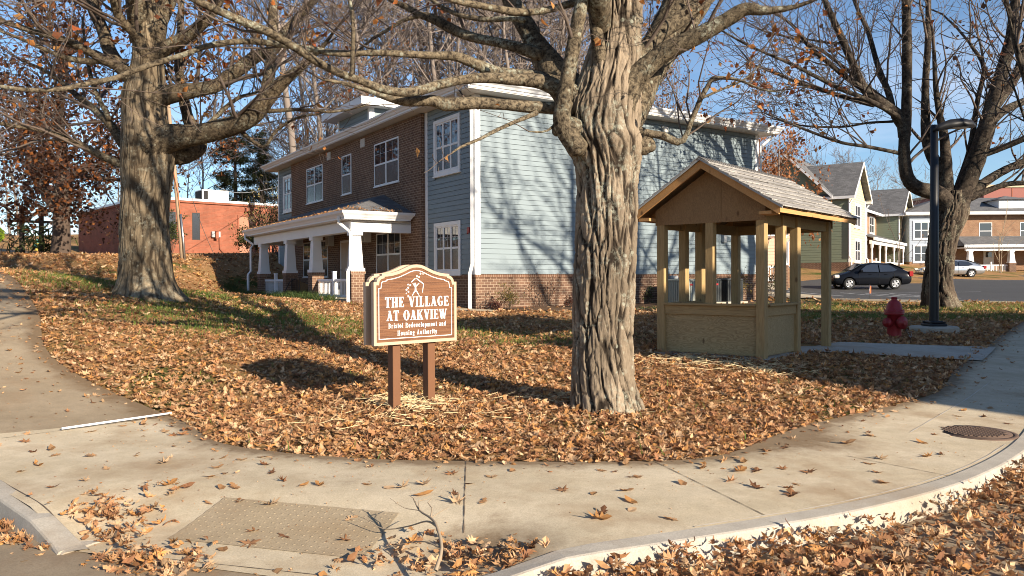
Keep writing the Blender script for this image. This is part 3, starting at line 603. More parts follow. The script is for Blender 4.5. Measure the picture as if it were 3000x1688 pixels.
b = MB(); b.T = TRt(7.4, 6.58, 0); b.box(0, .22, .0, .26, .02, .05, MT['grey'], .01); b.box(.02, .2, .02, .2, .05, .17, MT['offwhite'], .02); b.build('flood_light', MT['grey'], house)
b = MB(); b.T = TRt(10.4, 2.9, 0); b.box(0, .16, 0, .34, .0, .14, MT['grey'], .01); b.build('wall_lantern', MT['grey'], house)
b = MB(); b.T = TRt(7.7, 1.15, 0); b.box(0, .35, 0, .55, .0, .16, MT['grey'], .01); b.box(.45, .6, .1, .5, 0, .12, MT['white'], .01); b.build('meter_box', MT['grey'], house)
# porch
PX0, PX1, PY0, PY1 = -2.68, -.15, 3.6, 15.6
b = MB(); b.box(PX0+.3, -.15, PY0+.3, PY1-.3, .55, .97); b.build('porch_floor', MT['concG'], house)
b = MB(); b.box(PX0+.44, PX1, PY0+.35, PY1-.35, 3.42, 3.5, MT['offwhite'])
for x0, x1, y0, y1 in ((PX0+.42, PX0+.72, PY0+.35, PY1-.35), (PX0+.72, -.15, PY0+.35, PY0+.65), (PX0+.72, -.15, PY1-.65, PY1-.35)): b.box(x0, x1, y0, y1, 3.14, 3.46, MT['white'])
b.build('porch_beam', MT['white'], house)
b = MB(); ring_sweep(b, PX0+.1, PX1-.1, PY0+.1, PY1-.1, [(-.5, 3.5), (-.02, 3.52), (-.02, 3.58), (.0, 3.58), (.03, 3.64), (.085, 3.7), (.1, 3.78), (.08, 3.78), (.07, 3.75), (-.02, 3.75)], MT['white'], 1); b.build('porch_gutter', MT['white'], house)
b = MB(); s = .345; x0, x1, y0, y1 = PX0+.06, -.15, PY0+.06, PY1-.06; hh = (x1-x0)
V = [(x0, y0, 3.765), (x1, y0, 3.765), (x1, y1, 3.765), (x0, y1, 3.765), (x1, y0+hh, 3.765+hh*s), (x1, y1-hh, 3.765+hh*s)]
b.add(V, [(0, 1, 4), (0, 4, 5, 3), (3, 5, 2)]); b.build('porch_roof', MT['roof'], house)
for y in (4.05, 7.75, 10.75, 14.35):
    tapered(house, PX0+.60, y, 1.87, 3.14); pier(house, PX0+.60, y, .6, 1.87)
railing(house, TL(7.53, 0, PX0+.6), 3.25, 1.02, 1.63, 1.6); railing(house, TL(14.13, 0, PX0+.6), 3.15, 1.02, 1.63, 1.5)
b = MB(); b.T = TL(10.4, 0, PX0+.55)
for a in ((0, .03), (.5, .53), (.95, .98)): b.box(a[0], a[1], .9, 1.66, -.012, .012)
b.box(0, .98, 1.62, 1.66, -.02, .02); b.box(0, .98, 1.0, 1.03, -.01, .01)
for k in range(8): b.box(.06+k*.11, .075+k*.11, 1.03, 1.62, -.008, .008)
b.tube([(.5, 1.66, 0), (.5, 1.5, .25), (.5, 1.0, .5), (.5, .8, .52)], .016, 6); b.build('iron_railing', MT['black'], house)
for y in (7.6, 11.4):
    b = MB(); b.T = TL(y, 2.98, -.15); b.box(0, .34, 0, .40, 0, .26, MT['offwhite'], .01); b.box(.05, .29, .05, .35, .26, .275, MT['grey']); b.build('porch_light', MT['offwhite'], house)
b = MB(); pipe_path(b, [(PX0+.08, PY0+.5, 3.62), (PX0+.08, PY0+.5, 3.42), (PX0+.36, PY0+.42, 3.18), (PX0+.34, PY0+.16, 3.06), (PX0+.34, PY0+.16, 2.05), (PX0+.2, PY0+.06, 1.85), (PX0+.2, PY0+.06, .85)], .1)
b.build('downspout', MT['white'], house)
b = MB(); pipe_path(b, [(PX0+.06, PY1-.3, 3.6), (PX0+.06, PY1-.3, 3.42), (PX0+.36, PY1-.5, 3.15), (PX0+.25, PY1-.5, 3.0), (PX0+.25, PY1-.5, 2.0), (PX0+.1, PY1-.6, 1.85), (PX0+.1, PY1-.6, .8)], .1); b.build('downspout', MT['white'], house)
b = MB(); pipe_path(b, [(-.5, .25, 7.1), (-.5, .25, 6.92), (-.34, .2, 6.8), (-.09, .08, 6.62), (-.075, .07, 6.4), (-.075, .07, 2.05), (-.19, .02, 1.75), (-.19, .02, .74)], .105); b.build('downspout', MT['white'], house)
b = MB(); pipe_path(b, [(HX+.5, -.3, 7.1), (HX+.5, -.3, 6.95), (HX+.1, -.07, 6.55), (HX+.09, -.07, 6.2), (HX+.09, -.07, .8)], .1); pipe_path(b, [(HX+.55, .6, 7.1), (HX+.45, .6, 6.75), (HX+.1, .25, 6.1), (HX+.08, .2, 5.9)], .06); b.build('downspout', MT['white'], house)

# ------------------------------------------------------------ salmon wing of the apartment house, seen beyond the shelter
pk = empty('salmon_house', (9.65, 43.4, .28), R(4), 'salmon sided house with white porch columns seen between the shelter posts', 'house')
b = MB(); b.box(0, 6.2, 0, 9, .3, 1.9, MT['brickT']); b.box(.02, 6.18, .02, 9, 1.9, 6.2, MT['sidP']); lapped(b, frame_T(0, 0, 0, 1, 0), 6.2, 1.9, 6.2, .18, MT['sidP']); b.box(-.03, .13, -.03, .1, 1.9, 6.2, MT['white']); b.box(6.07, 6.23, -.03, .1, 1.9, 6.2, MT['white']); b.build('wall', MT['sidP'], pk)
b = MB(); ring_sweep(b, 0, 6.2, 0, 9, [(-.1, 6.2), (.25, 6.2), (.28, 6.23), (.32, 6.38), (.25, 6.38)]); b.build('eaves', MT['white'], pk)
b = MB(); hip_roof(b, -.3, 6.5, -.3, 9.3, 6.37, .15); b.build('roof', MT['roof'], pk)
for x, w, l in ((.9, 1.5, 2), (3.4, .9, 2), (4.8, .9, 1)): window(pk, frame_T(x, 0, 4.75, 1, 0), w, 1.3, l, .1)
window(pk, frame_T(3.5, 0, 2.1, 1, 0), 1.0, 1.7, 2, .1); window(pk, frame_T(1.0, 0, 2.1, 1, 0), 1.5, 1.6, 2, .1)
b = MB(); b.box(-.2, 4.9, -2.2, 0, 3.55, 3.85, MT['white']); V = [(-.4, -2.4, 3.86), (5.1, -2.4, 3.86), (5.1, -.01, 4.7), (-.4, -.01, 4.7), (-.4, -.01, 3.86), (5.1, -.01, 3.86)]; b.add(V, [(0, 1, 2, 3), (0, 3, 4), (1, 5, 2)], MT['roof']); b.box(-.45, 5.15, -2.46, -2.36, 3.74, 3.87, MT['white']); b.box(5.05, 5.15, -2.36, 0, 3.74, 3.87, MT['white']); b.build('porch_roof', MT['white'], pk)
for x in (.2, 2.5, 4.6): tapered(pk, x, -2.0, 2.0, 3.55, .42, .32); pier(pk, x, -2.0, .5, 2.0, .5)
railing(pk, frame_T(2.75, -2.0, 0, 1, 0), 1.6, 1.15, 1.95); railing(pk, frame_T(.45, -2.0, 0, 1, 0), 1.8, 1.15, 1.95)
b = MB(); pipe_path(b, [(5.1, -2.3, 3.8), (5.1, -2.3, 3.5), (4.85, -2.2, 3.2), (4.85, -2.2, 2.0), (4.98, -2.3, 1.85), (4.98, -2.3, .8)], .1); b.build('downspout', MT['white'], pk)
b = MB(); b.box(-.1, 4.9, -2.2, 0, .5, 1.05); b.build('porch_floor', MT['concG'], pk)

# ------------------------------------------------------------ yellow gabled townhouse
yh = empty('yellow_townhouse', (25.0, 58.0, 0), math.atan2(.81, .58), 'pale yellow and sage green townhouse with two steep front gables', 'house')
# local: x along the front (right and back), y inward (left and back)
def gable_unit(par, x0, x1, dep, zb, ze, za, zbr, fm, sm):
    c = MB(); c.box(x0, x1, .03, dep, zb-1, zbr, MT['brick']); c.box(x0+.02, x1-.02, .03, dep, zbr, ze, MT[sm])
    lapped(c, frame_T(x0, .03, 0, 1, 0), x1-x0, zbr, ze, .19, MT[fm]); xm = (x0+x1)/2
    n = int((za-ze)/.19)
    for i in range(n):
        z = ze+i*.19; q = (x1-x0)/2*(1-(z+.19-ze)/(za-ze)); c.prism([(xm-q, .03, z+.012), (xm-q, .012, z+.012), (xm-q, .02, z+.19), (xm-q, .03, z+.19)], (2*q, 0, 0), MT[fm])
    c.prism([(x0, .03, ze), (x1, .03, ze), (xm, .03, za)], (0, .05, 0), MT[fm])
    lapped(c, frame_T(x0, dep, 0, 0, -1), dep-.03, zbr, ze, .19, MT[sm]); lapped(c, frame_T(x1, .03, 0, 0, 1), dep-.03, zbr, ze, .19, MT[sm])
    for x in (x0, x1-.14): c.box(x-.03 if x == x0 else x, x+.14 if x == x0 else x+.17, -.03, .04, zbr, ze, MT['white'])
    return c
def gable_roof(par, x0, x1, y0, y1, ze, za, ov=.45):
    xm = (x0+x1)/2; sl = (za-ze)/((x1-x0)/2); r = MB()
    for sgn, xe in ((-1, x0), (1, x1)):
        e = xe+sgn*.3; z = ze-.3*sl
        r.prism([(e, y0-ov, z+.08), (xm, y0-ov, za+.08), (xm, y0-ov, za+.2), (e, y0-ov, z+.2)], (0, y1-y0+ov, 0), MT['roof'])
        r.prism([(e, y0-ov-.04, z-.06), (xm, y0-ov-.04, za-.06), (xm, y0-ov-.04, za+.19), (e, y0-ov-.04, z+.19)], (0, .04, 0), MT['white'])
        r.box(e-.02 if sgn < 0 else e, e if sgn < 0 else e+.02, y0-ov, y1, z-.02, z+.18, MT['white'])
        r.prism([(e, y0-ov, z+.02), (xe-sgn*.0, y0-ov, z+.02), (xe, y0-ov, ze+.0), ], (0, ov, 0), MT['white'])
    return r.build('roof', MT['roof'], par)
gable_unit(yh, 0, 5.66, 9, 2.0, 7.75, 10.3, 2.75, 'sidY', 'sidG').build('wall', MT['sidY'], yh); gable_roof(yh, 0, 5.66, 0, 9, 7.75, 10.3)
gable_unit(yh, 20.7, 26.6, 9, 2.0, 7.75, 10.2, 2.75, 'sidY', 'sidG').build('wall', MT['sidY'], yh); gable_roof(yh, 20.7, 26.6, 0, 9, 7.75, 10.2)
b = MB(); b.box(5.66, 20.7, 2.0, 9, 1, 7.6, MT['brickT']); b.build('brick_wall', MT['brickT'], yh)
b = MB(); V = [(5.6, 1.5, 7.6), (20.8, 1.5, 7.6), (20.8, 6, 9.4), (5.6, 6, 9.4)]; b.prism(V, (0, 0, .15), MT['roof']); b.box(5.66, 20.7, 1.42, 1.52, 7.5, 7.72, MT['white']); b.build('roof', MT['roof'], yh)
b = MB(); V = [(5.66, -.6, 4.75), (20.7, -.6, 4.75), (20.7, 2.0, 5.6), (5.66, 2.0, 5.6)]; b.prism(V, (0, 0, .1), MT['roof']); b.box(5.66, 20.7, -.7, -.6, 4.6, 4.83, MT['white']); b.box(5.66, 20.7, -.5, -.3, 4.3, 4.6, MT['white']); b.build('porch_roof', MT['roof'], yh)
for k, x in enumerate((6.1, 9.2, 11.8, 15.6, 20.3)):
    b = MB(); b.lathe([(.12, 2.1), (.12, 2.5), (.07, 2.9), (.09, 3.5), (.07, 3.9), (.12, 4.05), (.12, 4.35)], 8, None, True, (x, -.4)); b.build('porch_post', MT['white'], yh)
railing(yh, frame_T(6.3, -.4, 0, 1, 0), 2.8, 2.2, 2.95, 1.5); railing(yh, frame_T(12, -.4, 0, 1, 0), 3.4, 2.2, 2.95, 1.6); railing(yh, frame_T(15.8, -.4, 0, 1, 0), 4.3, 2.2, 2.95, 2)
for x in (1.75, 22.6):
    window(yh, frame_T(x, .0, 5.4, 1, 0), 2.15, 1.9, 2, .16); window(yh, frame_T(x, .0, 2.75, 1, 0), 2.15, 1.85, 2, .16)
window(yh, frame_T(17.4, 2.0, 5.75, 1, 0), 2.1, 1.65, 2, .08); window(yh, frame_T(11.5, 2.0, 5.75, 1, 0), 2.1, 1.65, 2, .08); window(yh, frame_T(14.5, 2.0, 2.9, 1, 0), 1.6, 1.5, 2, .08)
b = MB(); b.box(11.2, 12.2, 1.94, 2.0, 2.2, 4.3, MT['door']); b.box(11.35, 12.05, 1.92, 1.94, 3.1, 4.1, MT['glass']); b.build('front_door', MT['door'], yh)
b = MB()
for x in (-.06, 5.72): pipe_path(b, [(x, -.25, 7.4), (x, -.06, 7.1), (x, -.06, 3.2), (x+.1, -.16, 3.0), (x+.1, -.16, 1.9)], .11)
b.build('downspout', MT['white'], yh)
# the side wing with the wide green gable
b = MB(); P = [(-5.9, 9.0, 1.0), (-5.9, 9.0, 7.6), (-2.9, 9.0, 11.2), (.05, 9.0, 7.6), (.05, 9.0, 1.0)]
b = MB(); b.T = Matrix.Identity(4)
gT = frame_T(-.05, 7.6, 0, 0, -1)
b.T = gT; b.box(-4, 7.55, 1, 2.74, -.3, .02, MT['brick']); b.box(-4, 6.1, 2.74, 7.9, -.3, -.0, MT['sidG']); b.prism([(0, 7.9, -.0), (6.1, 7.9, -.0), (3.05, 10.9, -.0)], (0, 0, -.2), MT['sidG']); b.T = Matrix.Identity(4)
lapped(b, frame_T(-.05, 11.6, 0, 0, -1), 10.1, 2.75, 7.9, .19, MT['sidG'])
b.build('gable_wall', MT['sidG'], yh)
b = MB(); b.T = gT
for a, c in (((-.45, 7.5), (3.05, 10.95)), ((6.55, 7.5), (3.05, 10.95))):
    b.prism([(a[0], a[1], .35), (c[0], c[1], .35), (c[0], c[1]+.22, .35), (a[0], a[1]+.22, .35)], (0, 0, .05), MT['white'])
    b.prism([(a[0], a[1]+.12, .34), (c[0], c[1]+.12, .34), (c[0], c[1]+.26, .34), (a[0], a[1]+.26, .34)], (0, 0, -8.5), MT['roof'])
b.build('roof', MT['roof'], yh)

# ------------------------------------------------------------ slate blue and tan brick apartments far right
sb = empty('slate_apartments', (38.0, 75.0, 0), R(-3), 'slate blue and tan brick apartment building with tapered porch columns', 'building')
b = MB(); b.box(0, 3.2, -.3, 10, 1, 3.1, MT['brickT']); b.box(.02, 3.18, -.28, 10, 3.1, 7.5, MT['sidS']); lapped(b, frame_T(0, -.28, 0, 1, 0), 3.2, 3.1, 7.5, .2, MT['sidS']); b.box(3.05, 3.25, -.33, -.2, 3.1, 7.5, MT['white'])
b.build('siding_wall', MT['sidS'], sb); b = MB()
b.box(12.6, 24, -.3, 10, 1, 3.1, MT['brickT']); b.box(12.62, 24, -.28, 10, 3.1, 7.5, MT['sidS']); lapped(b, frame_T(12.6, -.28, 0, 1, 0), 11, 3.1, 7.5, .2, MT['sidS']); b.build('siding_wall', MT['sidS'], sb)
b = MB(); b.box(3.2, 12.6, 0, 10, 1, 7.5); b.build('brick_wall', MT['brickT'], sb)
b = MB(); ring_sweep(b, 0, 24, -.3, 10, [(-.1, 7.5), (.5, 7.5), (.55, 7.55), (.65, 7.8), (.5, 7.8)]); b.build('eaves', MT['white'], sb)
b = MB(); hip_roof(b, -.6, 24.6, -.9, 10.6, 7.8, .32); b.build('roof', MT['roof'], sb)
b = MB(); b.box(8.6, 11.2, .3, 3, 8.0, 9.0, MT['white']); hip_roof(b, 8.3, 11.5, 0, 4, 9.0, .3, MT['roof']); b.build('dormer', MT['white'], sb)
window(sb, frame_T(.3, -.3, 5.2, 1, 0), 2.2, 1.8, 3, .12); window(sb, frame_T(.3, -.3, 3.0 , 1, 0), 2.2, 1.75, 3, .12)
window(sb, frame_T(6.6, 0, 5.2, 1, 0), 1.2, 1.6, 1, 0); window(sb, frame_T(10.4, 0, 5.2, 1, 0), 2.4, 1.6, 2, 0); window(sb, frame_T(13.4, -.3, 5.1, 1, 0), 2.6, 1.8, 4, .12); window(sb, frame_T(11.0, 0, 2.8, 1, 0), 1.2, 1.5, 1, 0)
b = MB(); V = [(4.0, -2.6, 4.55), (15, -2.6, 4.55), (14, -.01, 5.5), (4.5, -.01, 5.5), (4.0, -.01, 4.5), (15, -.01, 4.5)]; b.add(V, [(0, 1, 2, 3), (0, 3, 4), (1, 5, 2)], MT['roof']); b.box(3.9, 15.1, -2.7, -2.6, 4.35, 4.6, MT['white']); b.box(4.2, 14.8, -2.4, -2.1, 4.05, 4.4, MT['white']); b.box(4.2, 14.8, -2.1, 0, 4.3, 4.4, MT['white']); b.build('porch_roof', MT['white'], sb)
for x in (4.6, 8.3, 11.4, 14.4): tapered(sb, x, -2.25, 2.9, 4.05, .5, .34); pier(sb, x, -2.25, 1.6, 2.9, .6)
railing(sb, frame_T(4.9, -2.25, 0, 1, 0), 3.1, 2.0, 2.75, 1.6); railing(sb, frame_T(11.8, -2.25, 0, 1, 0), 2.3, 2.0, 2.75, 1.1)
b = MB(); b.box(7.0, 7.95, -.05, .0, 2.3, 4.2, MT['offwhite']); b.box(7.2, 7.75, -.07, -.05, 3.5, 4.0, MT['glass']); b.build('front_door', MT['offwhite'], sb)
hall = empty('red_panel_hall', (67.5, 112.0, 0), 0, 'tall red panelled hall rising behind the slate apartments', 'building')
b = MB(); b.box(0, 40, 0, 20, 5, 11.3, MT['conc']); b.box(0, 40, -.1, 20, 11.3, 14.4, MT['redpanel'])
for k in range(9): b.box(4+k*4.2, 4.12+k*4.2, -.14, -.1, 11.3, 14.4, MT['brickR'])
b.box(-.2, 40, -.3, 20.2, 14.4, 14.8, MT['conc']); b.build('wall', MT['redpanel'], hall)

# ------------------------------------------------------------ red brick building on the left
rb = empty('red_brick_building', (-24.6, 52.5, 0), math.atan2(.67, .74), 'low flat roofed red brick building with narrow windows behind the largest left tree', 'building')
b = MB(); b.box(0, 24, .0, 17.2, 2.0, 7.0, MT['brickR']); b.build('wall', MT['brickR'], rb)
b = MB(); b.box(-.10, 24.1, -.12, 17.3, 7.0, 7.14, MT['brickR']); b.box(-.15, 24.15, -.17, 17.35, 7.14, 7.30, MT['white']); b.build('roof_edge', MT['white'], rb)
for x in (1.5, 3.15):
    w_ = MB(); w_.T = frame_T(x, 0, 4.5, 1, 0); w_.box(0, .44, 0, 1.78, -.1, .015, MT['screen']); 
    for a in ((-.05, 0, -.05, 1.83), (.44, .49, -.05, 1.83), (0, .44, 1.78, 1.83), (0, .44, -.05, 0)): w_.box(*a, -.05, .03, MT['black'])
    w_.build('narrow_window', MT['glass'], rb)
b = MB(); b.T = frame_T(6.45, 0, 3.5, 1, 0); b.box(0, 1.25, 0, 2.75, -.05, .01, MT['bricked']); b.box(-.1, 0, 0, 2.85, -.02, .06, MT['brickR']); b.box(1.25, 1.35, 0, 2.85, -.02, .06, MT['brickR']); b.box(0, 1.25, 2.75, 2.85, -.02, .06, MT['brickR']); b.build('bricked_doorway', MT['brickR'], rb)
b = MB(); b.T = frame_T(4.4, 0, 4.65, 1, 0); b.box(0, .62, 0, .42, 0, .25, MT['grey'], .03); b.box(.2, .42, -.1, .46, .25, .40, MT['brickR'], .02); b.tube([(.6, 0, .1), (.62, -.8, .06), (.95, -1.2, .06)], .05, 6, MT['brickR']); b.build('junction_box', MT['grey'], rb)
b = MB(); b.T = frame_T(6.9, 0, 6.6, 1, 0); b.box(0, .4, 0, .3, 0, .3, MT['brickR'], .03); b.lathe([(.06, .0), (.06, .3), (.02, .35)], 8); b.build('wall_lamp', MT['brickR'], rb)
ac = empty('rooftop_air_conditioner', (0, 0, 0), 0, 'cream metal air conditioner box standing on the red brick building roof', 'air conditioner')
q = P3(604, 575, 56.5); ac.location = (q.x, q.y+1.2, 7.0); ac.rotation_euler = (0, 0, math.atan2(.67, .74))
b = MB(); b.box(-.95, 1.0, -.7, .7, .1, 1.2, MT['offwhite'], .04); b.box(-.95, 1.0, -.71, .71, -.02, .1, MT['grey']); b.build('cabinet', MT['offwhite'], ac)
b = MB(); b.box(-.99, -.95, -.6, .6, .25, 1.1, MT['dark']); b.box(-.86, -.55, -.72, -.7, .25, 1.1, MT['dark']); b.build('intake_grille', MT['dark'], ac)

# ------------------------------------------------------------ brick block across the street whose roofline shades the shelter
xb = empty('street_corner_block', (0, 0, 0), 0, 'brick block across the street whose shadow covers the wooden shelter', 'building')
s2 = Vector((SUN_AZ.x, SUN_AZ.y)); p2 = Vector((-SUN_AZ.y, SUN_AZ.x)); XT, XP = 13.0, 11.0
c0 = s2*XT+p2*XP; xb.location = (c0.x, c0.y, 0); xb.rotation_euler = (0, 0, math.atan2(p2.y, p2.x))
XW, XD = 18.0, 12.0; XE = 9.6
b = MB(); b.prism([(0, 0, -.5), (0, 0, 5.6), (-.6, 0, 8.4), (-.6, 0, 9.25), (2.0, 0, 9.25), (4.4, 0, 10.5), (11, 0, 10.3), (15, 0, 7.9), (16, 0, 7.9), (16, 0, -.5)], (0, -XD, 0), MT['brickT']); b.build('wall', MT['brickT'], xb)
b = MB()
for (x0, z0), (x1, z1) in (((-.7, 9.25), (2.0, 9.25)), ((2.0, 9.25), (4.4, 10.5)), ((4.4, 10.5), (11, 10.3)), ((11, 10.3), (15, 7.9)), ((15, 7.9), (16.1, 7.9))): b.prism([(x0, .1, z0+.002), (x1, .1, z1+.002), (x1, .1, z1+.12), (x0, .1, z0+.12)], (0, -XD-.2, 0), MT['roof'])
b.build('roof', MT['roof'], xb)
for x in (1.2, 4.6, 8.2, 11.8):
    for z in (1.0, 4.6): window(xb, frame_T(x+1.6, 0, z, -1, 0), 1.6, 1.8, 2, .1)
# ------------------------------------------------------------ the wooden sign
SA = R(43)
sg = empty('village_sign', (-1.16, 9.02, 0), SA, 'brown carved sign with tan edge and white lettering on two brown posts', 'sign')
zg = gz(-1.16, 9.0)
def half_outline():
    return [(.58, 0), (.58, .70), (.54, .70), (.535, .725), (.515, .752), (.49, .768), (.472, .772), (.472, .793), (.40, .797), (.33, .806), (.25, .826), (.17, .856), (.10, .885), (.05, .897), (0, .90)]
OUT = half_outline(); OUT = OUT+[(-x, z) for x, z in OUT[-2::-1]]        # counter-clockwise seen from the front (x right, z up)
def inset(P, d):
    n = len(P); out = []
    for i in range(n):
        a, b_, c = (np.array(P[(i+k) % n]) for k in (-1, 0, 1))
        e1 = (b_-a)/(np.linalg.norm(b_-a)+1e-9); e2 = (c-b_)/(np.linalg.norm(c-b_)+1e-9); n1 = np.array([-e1[1], e1[0]]); n2 = np.array([-e2[1], e2[0]])
        m_ = n1+n2; m_ /= np.linalg.norm(m_)+1e-9; k = d/max(.5, m_.dot(n1)); out.append(tuple(b_+m_*k))
    return out
def ringstrip(b, A, B, y, zb, d, m):
    n = len(A)
    V = [(p[0], y, p[1]+zb) for p in A]+[(p[0], y, p[1]+zb) for p in B]+[(p[0], y+d, p[1]+zb) for p in A]+[(p[0], y+d, p[1]+zb) for p in B]
    F = []
    for i in range(n):
        j = (i+1) % n; F += [(i, j, n+j, n+i), (n+i, n+j, 3*n+j, 3*n+i), (i, 2*n+i, 2*n+j, j)]
    b.add(V, F, m)
PB = .872
def panel(yf, back=False):
    b = MB(); s = -1 if not back else 1
    IN = inset(OUT, .034)
    ringstrip(b, OUT, IN, yf, PB, -s*.05, MT['tan'])
    b.poly([(p[0], yf-s*.05, p[1]+PB) for p in OUT], MT['tan'])
    b.poly([(p[0], yf-s*.009, p[1]+PB) for p in IN], MT['signbrown'])
    o = b.build('sign_panel', MT['tan'], sg)
    L = MB(); ringstrip(L, inset(OUT, .066), inset(OUT, .0735), yf-s*.0065, PB, .002, MT['letter']); L.build('border_line', MT['letter'], o)
    return o
pf = panel(-.105); panel(.105, True)
for x in (-.245, .245):
    b = MB(); b.box(x-.052, x+.052, -.052, .052, zg-.1, PB+.62, None, .004); b.build('post', MT['post'], sg)
# serif lettering built from strokes
def GLYPHS(T=.20, t=.07):
    sf = .055
    V = lambda x, a=0, c=1, w=T: [[(x-w/2, a), (x+w/2, a), (x+w/2, c), (x-w/2, c)]]
    H = lambda y, a, c, h=t: [[(a, y-h/2), (c, y-h/2), (c, y+h/2), (a, y+h/2)]]
    D = lambda x0, y0, x1, y1, w: [[(x0-w/2, y0), (x0+w/2, y0), (x1+w/2, y1), (x1-w/2, y1)]]
    def S_(x, y, w=.34): return [[(x-w/2, y), (x+w/2, y), (x+w/2, y+sf), (x-w/2, y+sf)]] if y < .5 else [[(x-w/2, y-sf), (x+w/2, y-sf), (x+w/2, y), (x-w/2, y)]]
    def A(cx, cy, rx, ry, a0, a1, wx=T, wy=t, n=14):
        P = []
        for k in range(n):
            q0, q1 = (R(a0+(a1-a0)*j/n) for j in (k, k+1))
            P.append([(cx+rx*math.cos(q0), cy+ry*math.sin(q0)), (cx+rx*math.cos(q1), cy+ry*math.sin(q1)), (cx+(rx-wx)*math.cos(q1), cy+(ry-wy)*math.sin(q1)), (cx+(rx-wx)*math.cos(q0), cy+(ry-wy)*math.sin(q0))])
        return P
    X = .68                                                   # x-height of the small letters
    g = {}
    g['T'] = (.62, V(.31)+H(.965, .02, .60, .07)+V(.045, .74, .97, .05)+V(.575, .74, .97, .05)+S_(.31, 0))
    g['H'] = (.72, V(.17)+V(.55)+H(.5, .1, .6)+S_(.17, 0, .32)+S_(.55, 0, .32)+S_(.17, 1, .32)+S_(.55, 1, .32))
    g['E'] = (.60, V(.18)+H(.96, .03, .54, .08)+H(.04, .03, .56, .08)+H(.5, .2, .42, .08)+V(.525, .76, .97, .05)+V(.54, .03, .26, .05)+V(.42, .38, .62, .05)+S_(.15, 0, .3)+S_(.15, 1, .3))
    g['V'] = (.68, D(.15, 1, .37, 0, T*1.05)+D(.57, 1, .40, .06, t*1.1)+S_(.15, 1, .33)+S_(.56, 1, .25))
    g['I'] = (.36, V(.18)+S_(.18, 0)+S_(.18, 1))
    g['L'] = (.58, V(.18)+H(.04, .03, .54, .08)+V(.525, .03, .30, .05)+S_(.17, 0, .32)+S_(.18, 1, .34))
    g['A'] = (.70, D(.11, 0, .35, 1, t*1.1)+D(.53, 0, .33, 1, T*1.1)+H(.32, .2, .5)+S_(.11, 0, .24)+S_(.54, 0, .34))
    g['G'] = (.70, A(.36, .5, .32, .52, 50, 320)+V(.56, .08, .44, .17)+S_(.54, .44, .32)+V(.55, .72, .97, .05))
    g['O'] = (.74, A(.37, .5, .34, .52, 0, 360, n=28))
    g['K'] = (.74, V(.17)+D(.22, .36, .58, .97, t*1.3)+D(.34, .58, .60, .02, T*1.1)+S_(.17, 0, .32)+S_(.17, 1, .32)+S_(.57, 1, .28)+S_(.58, 0, .32))
    g['W'] = (.98, D(.14, 1, .32, 0, T)+D(.48, .97, .34, .05, t*1.1)+D(.46, 1, .66, 0, T)+D(.86, .97, .68, .05, t*1.1)+S_(.14, 1, .3)+S_(.48, 1, .3)+S_(.86, 1, .24))
    g['B'] = (.64, V(.17)+A(.22, .75, .34, .25, -90, 90)+A(.22, .27, .39, .27, -90, 90)+H(.96, .05, .25)+H(.5, .1, .25)+H(.04, .05, .25)+S_(.15, 0, .26)+S_(.15, 1, .26))
    g['R'] = (.70, V(.17)+A(.22, .73, .37, .27, -90, 90)+H(.96, .05, .25)+H(.48, .1, .25)+D(.36, .48, .56, .03, T)+S_(.17, 0, .32)+S_(.15, 1, .26)+S_(.58, 0, .2))
    g['i'] = (.30, V(.16, 0, X)+S_(.16, 0, .27)+[[(.04, X-sf), (.2, X-sf), (.2, X), (.04, X)]]+A(.16, .88, .1, .1, 0, 360, .1, .1, 8))
    g['l'] = (.30, V(.16, 0, 1)+S_(.16, 0, .27)+[[(.04, 1-sf), (.2, 1-sf), (.2, 1), (.04, 1)]])
    g['r'] = (.46, V(.16, 0, X)+S_(.16, 0, .29)+[[(.04, X-sf), (.2, X-sf), (.2, X), (.04, X)]]+A(.33, .5, .13, .19, 20, 160, .1, .09, 8)+A(.38, .56, .08, .08, 0, 360, .08, .08, 8))
    g['n'] = (.58, V(.15, 0, X)+V(.43, 0, .5)+A(.32, .48, .21, .21, 0, 150, .19, .09, 10)+S_(.15, 0, .26)+S_(.43, 0, .26)+[[(.03, X-sf), (.2, X-sf), (.2, X), (.03, X)]])
    g['m'] = (.88, V(.15, 0, X)+V(.44, 0, .5)+V(.73, 0, .5)+A(.33, .48, .21, .21, 0, 150, .19, .09, 10)+A(.62, .48, .21, .21, 0, 150, .19, .09, 10)+S_(.15, 0, .26)+S_(.44, 0, .26)+S_(.73, 0, .26)+[[(.03, X-sf), (.2, X-sf), (.2, X), (.03, X)]])
    g['h'] = (.58, V(.15, 0, 1)+V(.43, 0, .5)+A(.32, .48, .21, .21, 0, 150, .19, .09, 10)+S_(.15, 0, .26)+S_(.43, 0, .26)+[[(.03, 1-sf), (.2, 1-sf), (.2, 1), (.03, 1)]])
    g['u'] = (.58, V(.15, .2, X)+V(.43, 0, X)+A(.28, .2, .22, .22, 180, 330, .19, .09, 10)+S_(.45, 0, .2)+[[(.03, X-sf), (.2, X-sf), (.2, X), (.03, X)], [(.32, X-sf), (.48, X-sf), (.48, X), (.32, X)]])
    g['o'] = (.54, A(.27, .34, .25, .36, 0, 360, .17, .07, 20))
    g['e'] = (.50, A(.26, .34, .24, .36, 0, 325, .17, .07, 18)+H(.37, .12, .48, .06))
    g['s'] = (.44, A(.22, .51, .18, .19, 30, 235, .13, .08, 10)+A(.22, .17, .19, .19, -145, 60, .13, .08, 10)+D(.14, .42, .32, .27, .19)+V(.38, .48, .68, .05)+V(.06, .0, .22, .05))
    g['t'] = (.36, V(.17, .08, .9, .17)+H(X-.03, .02, .34, .06)+A(.27, .12, .18, .14, 180, 320, .14, .08, 8))
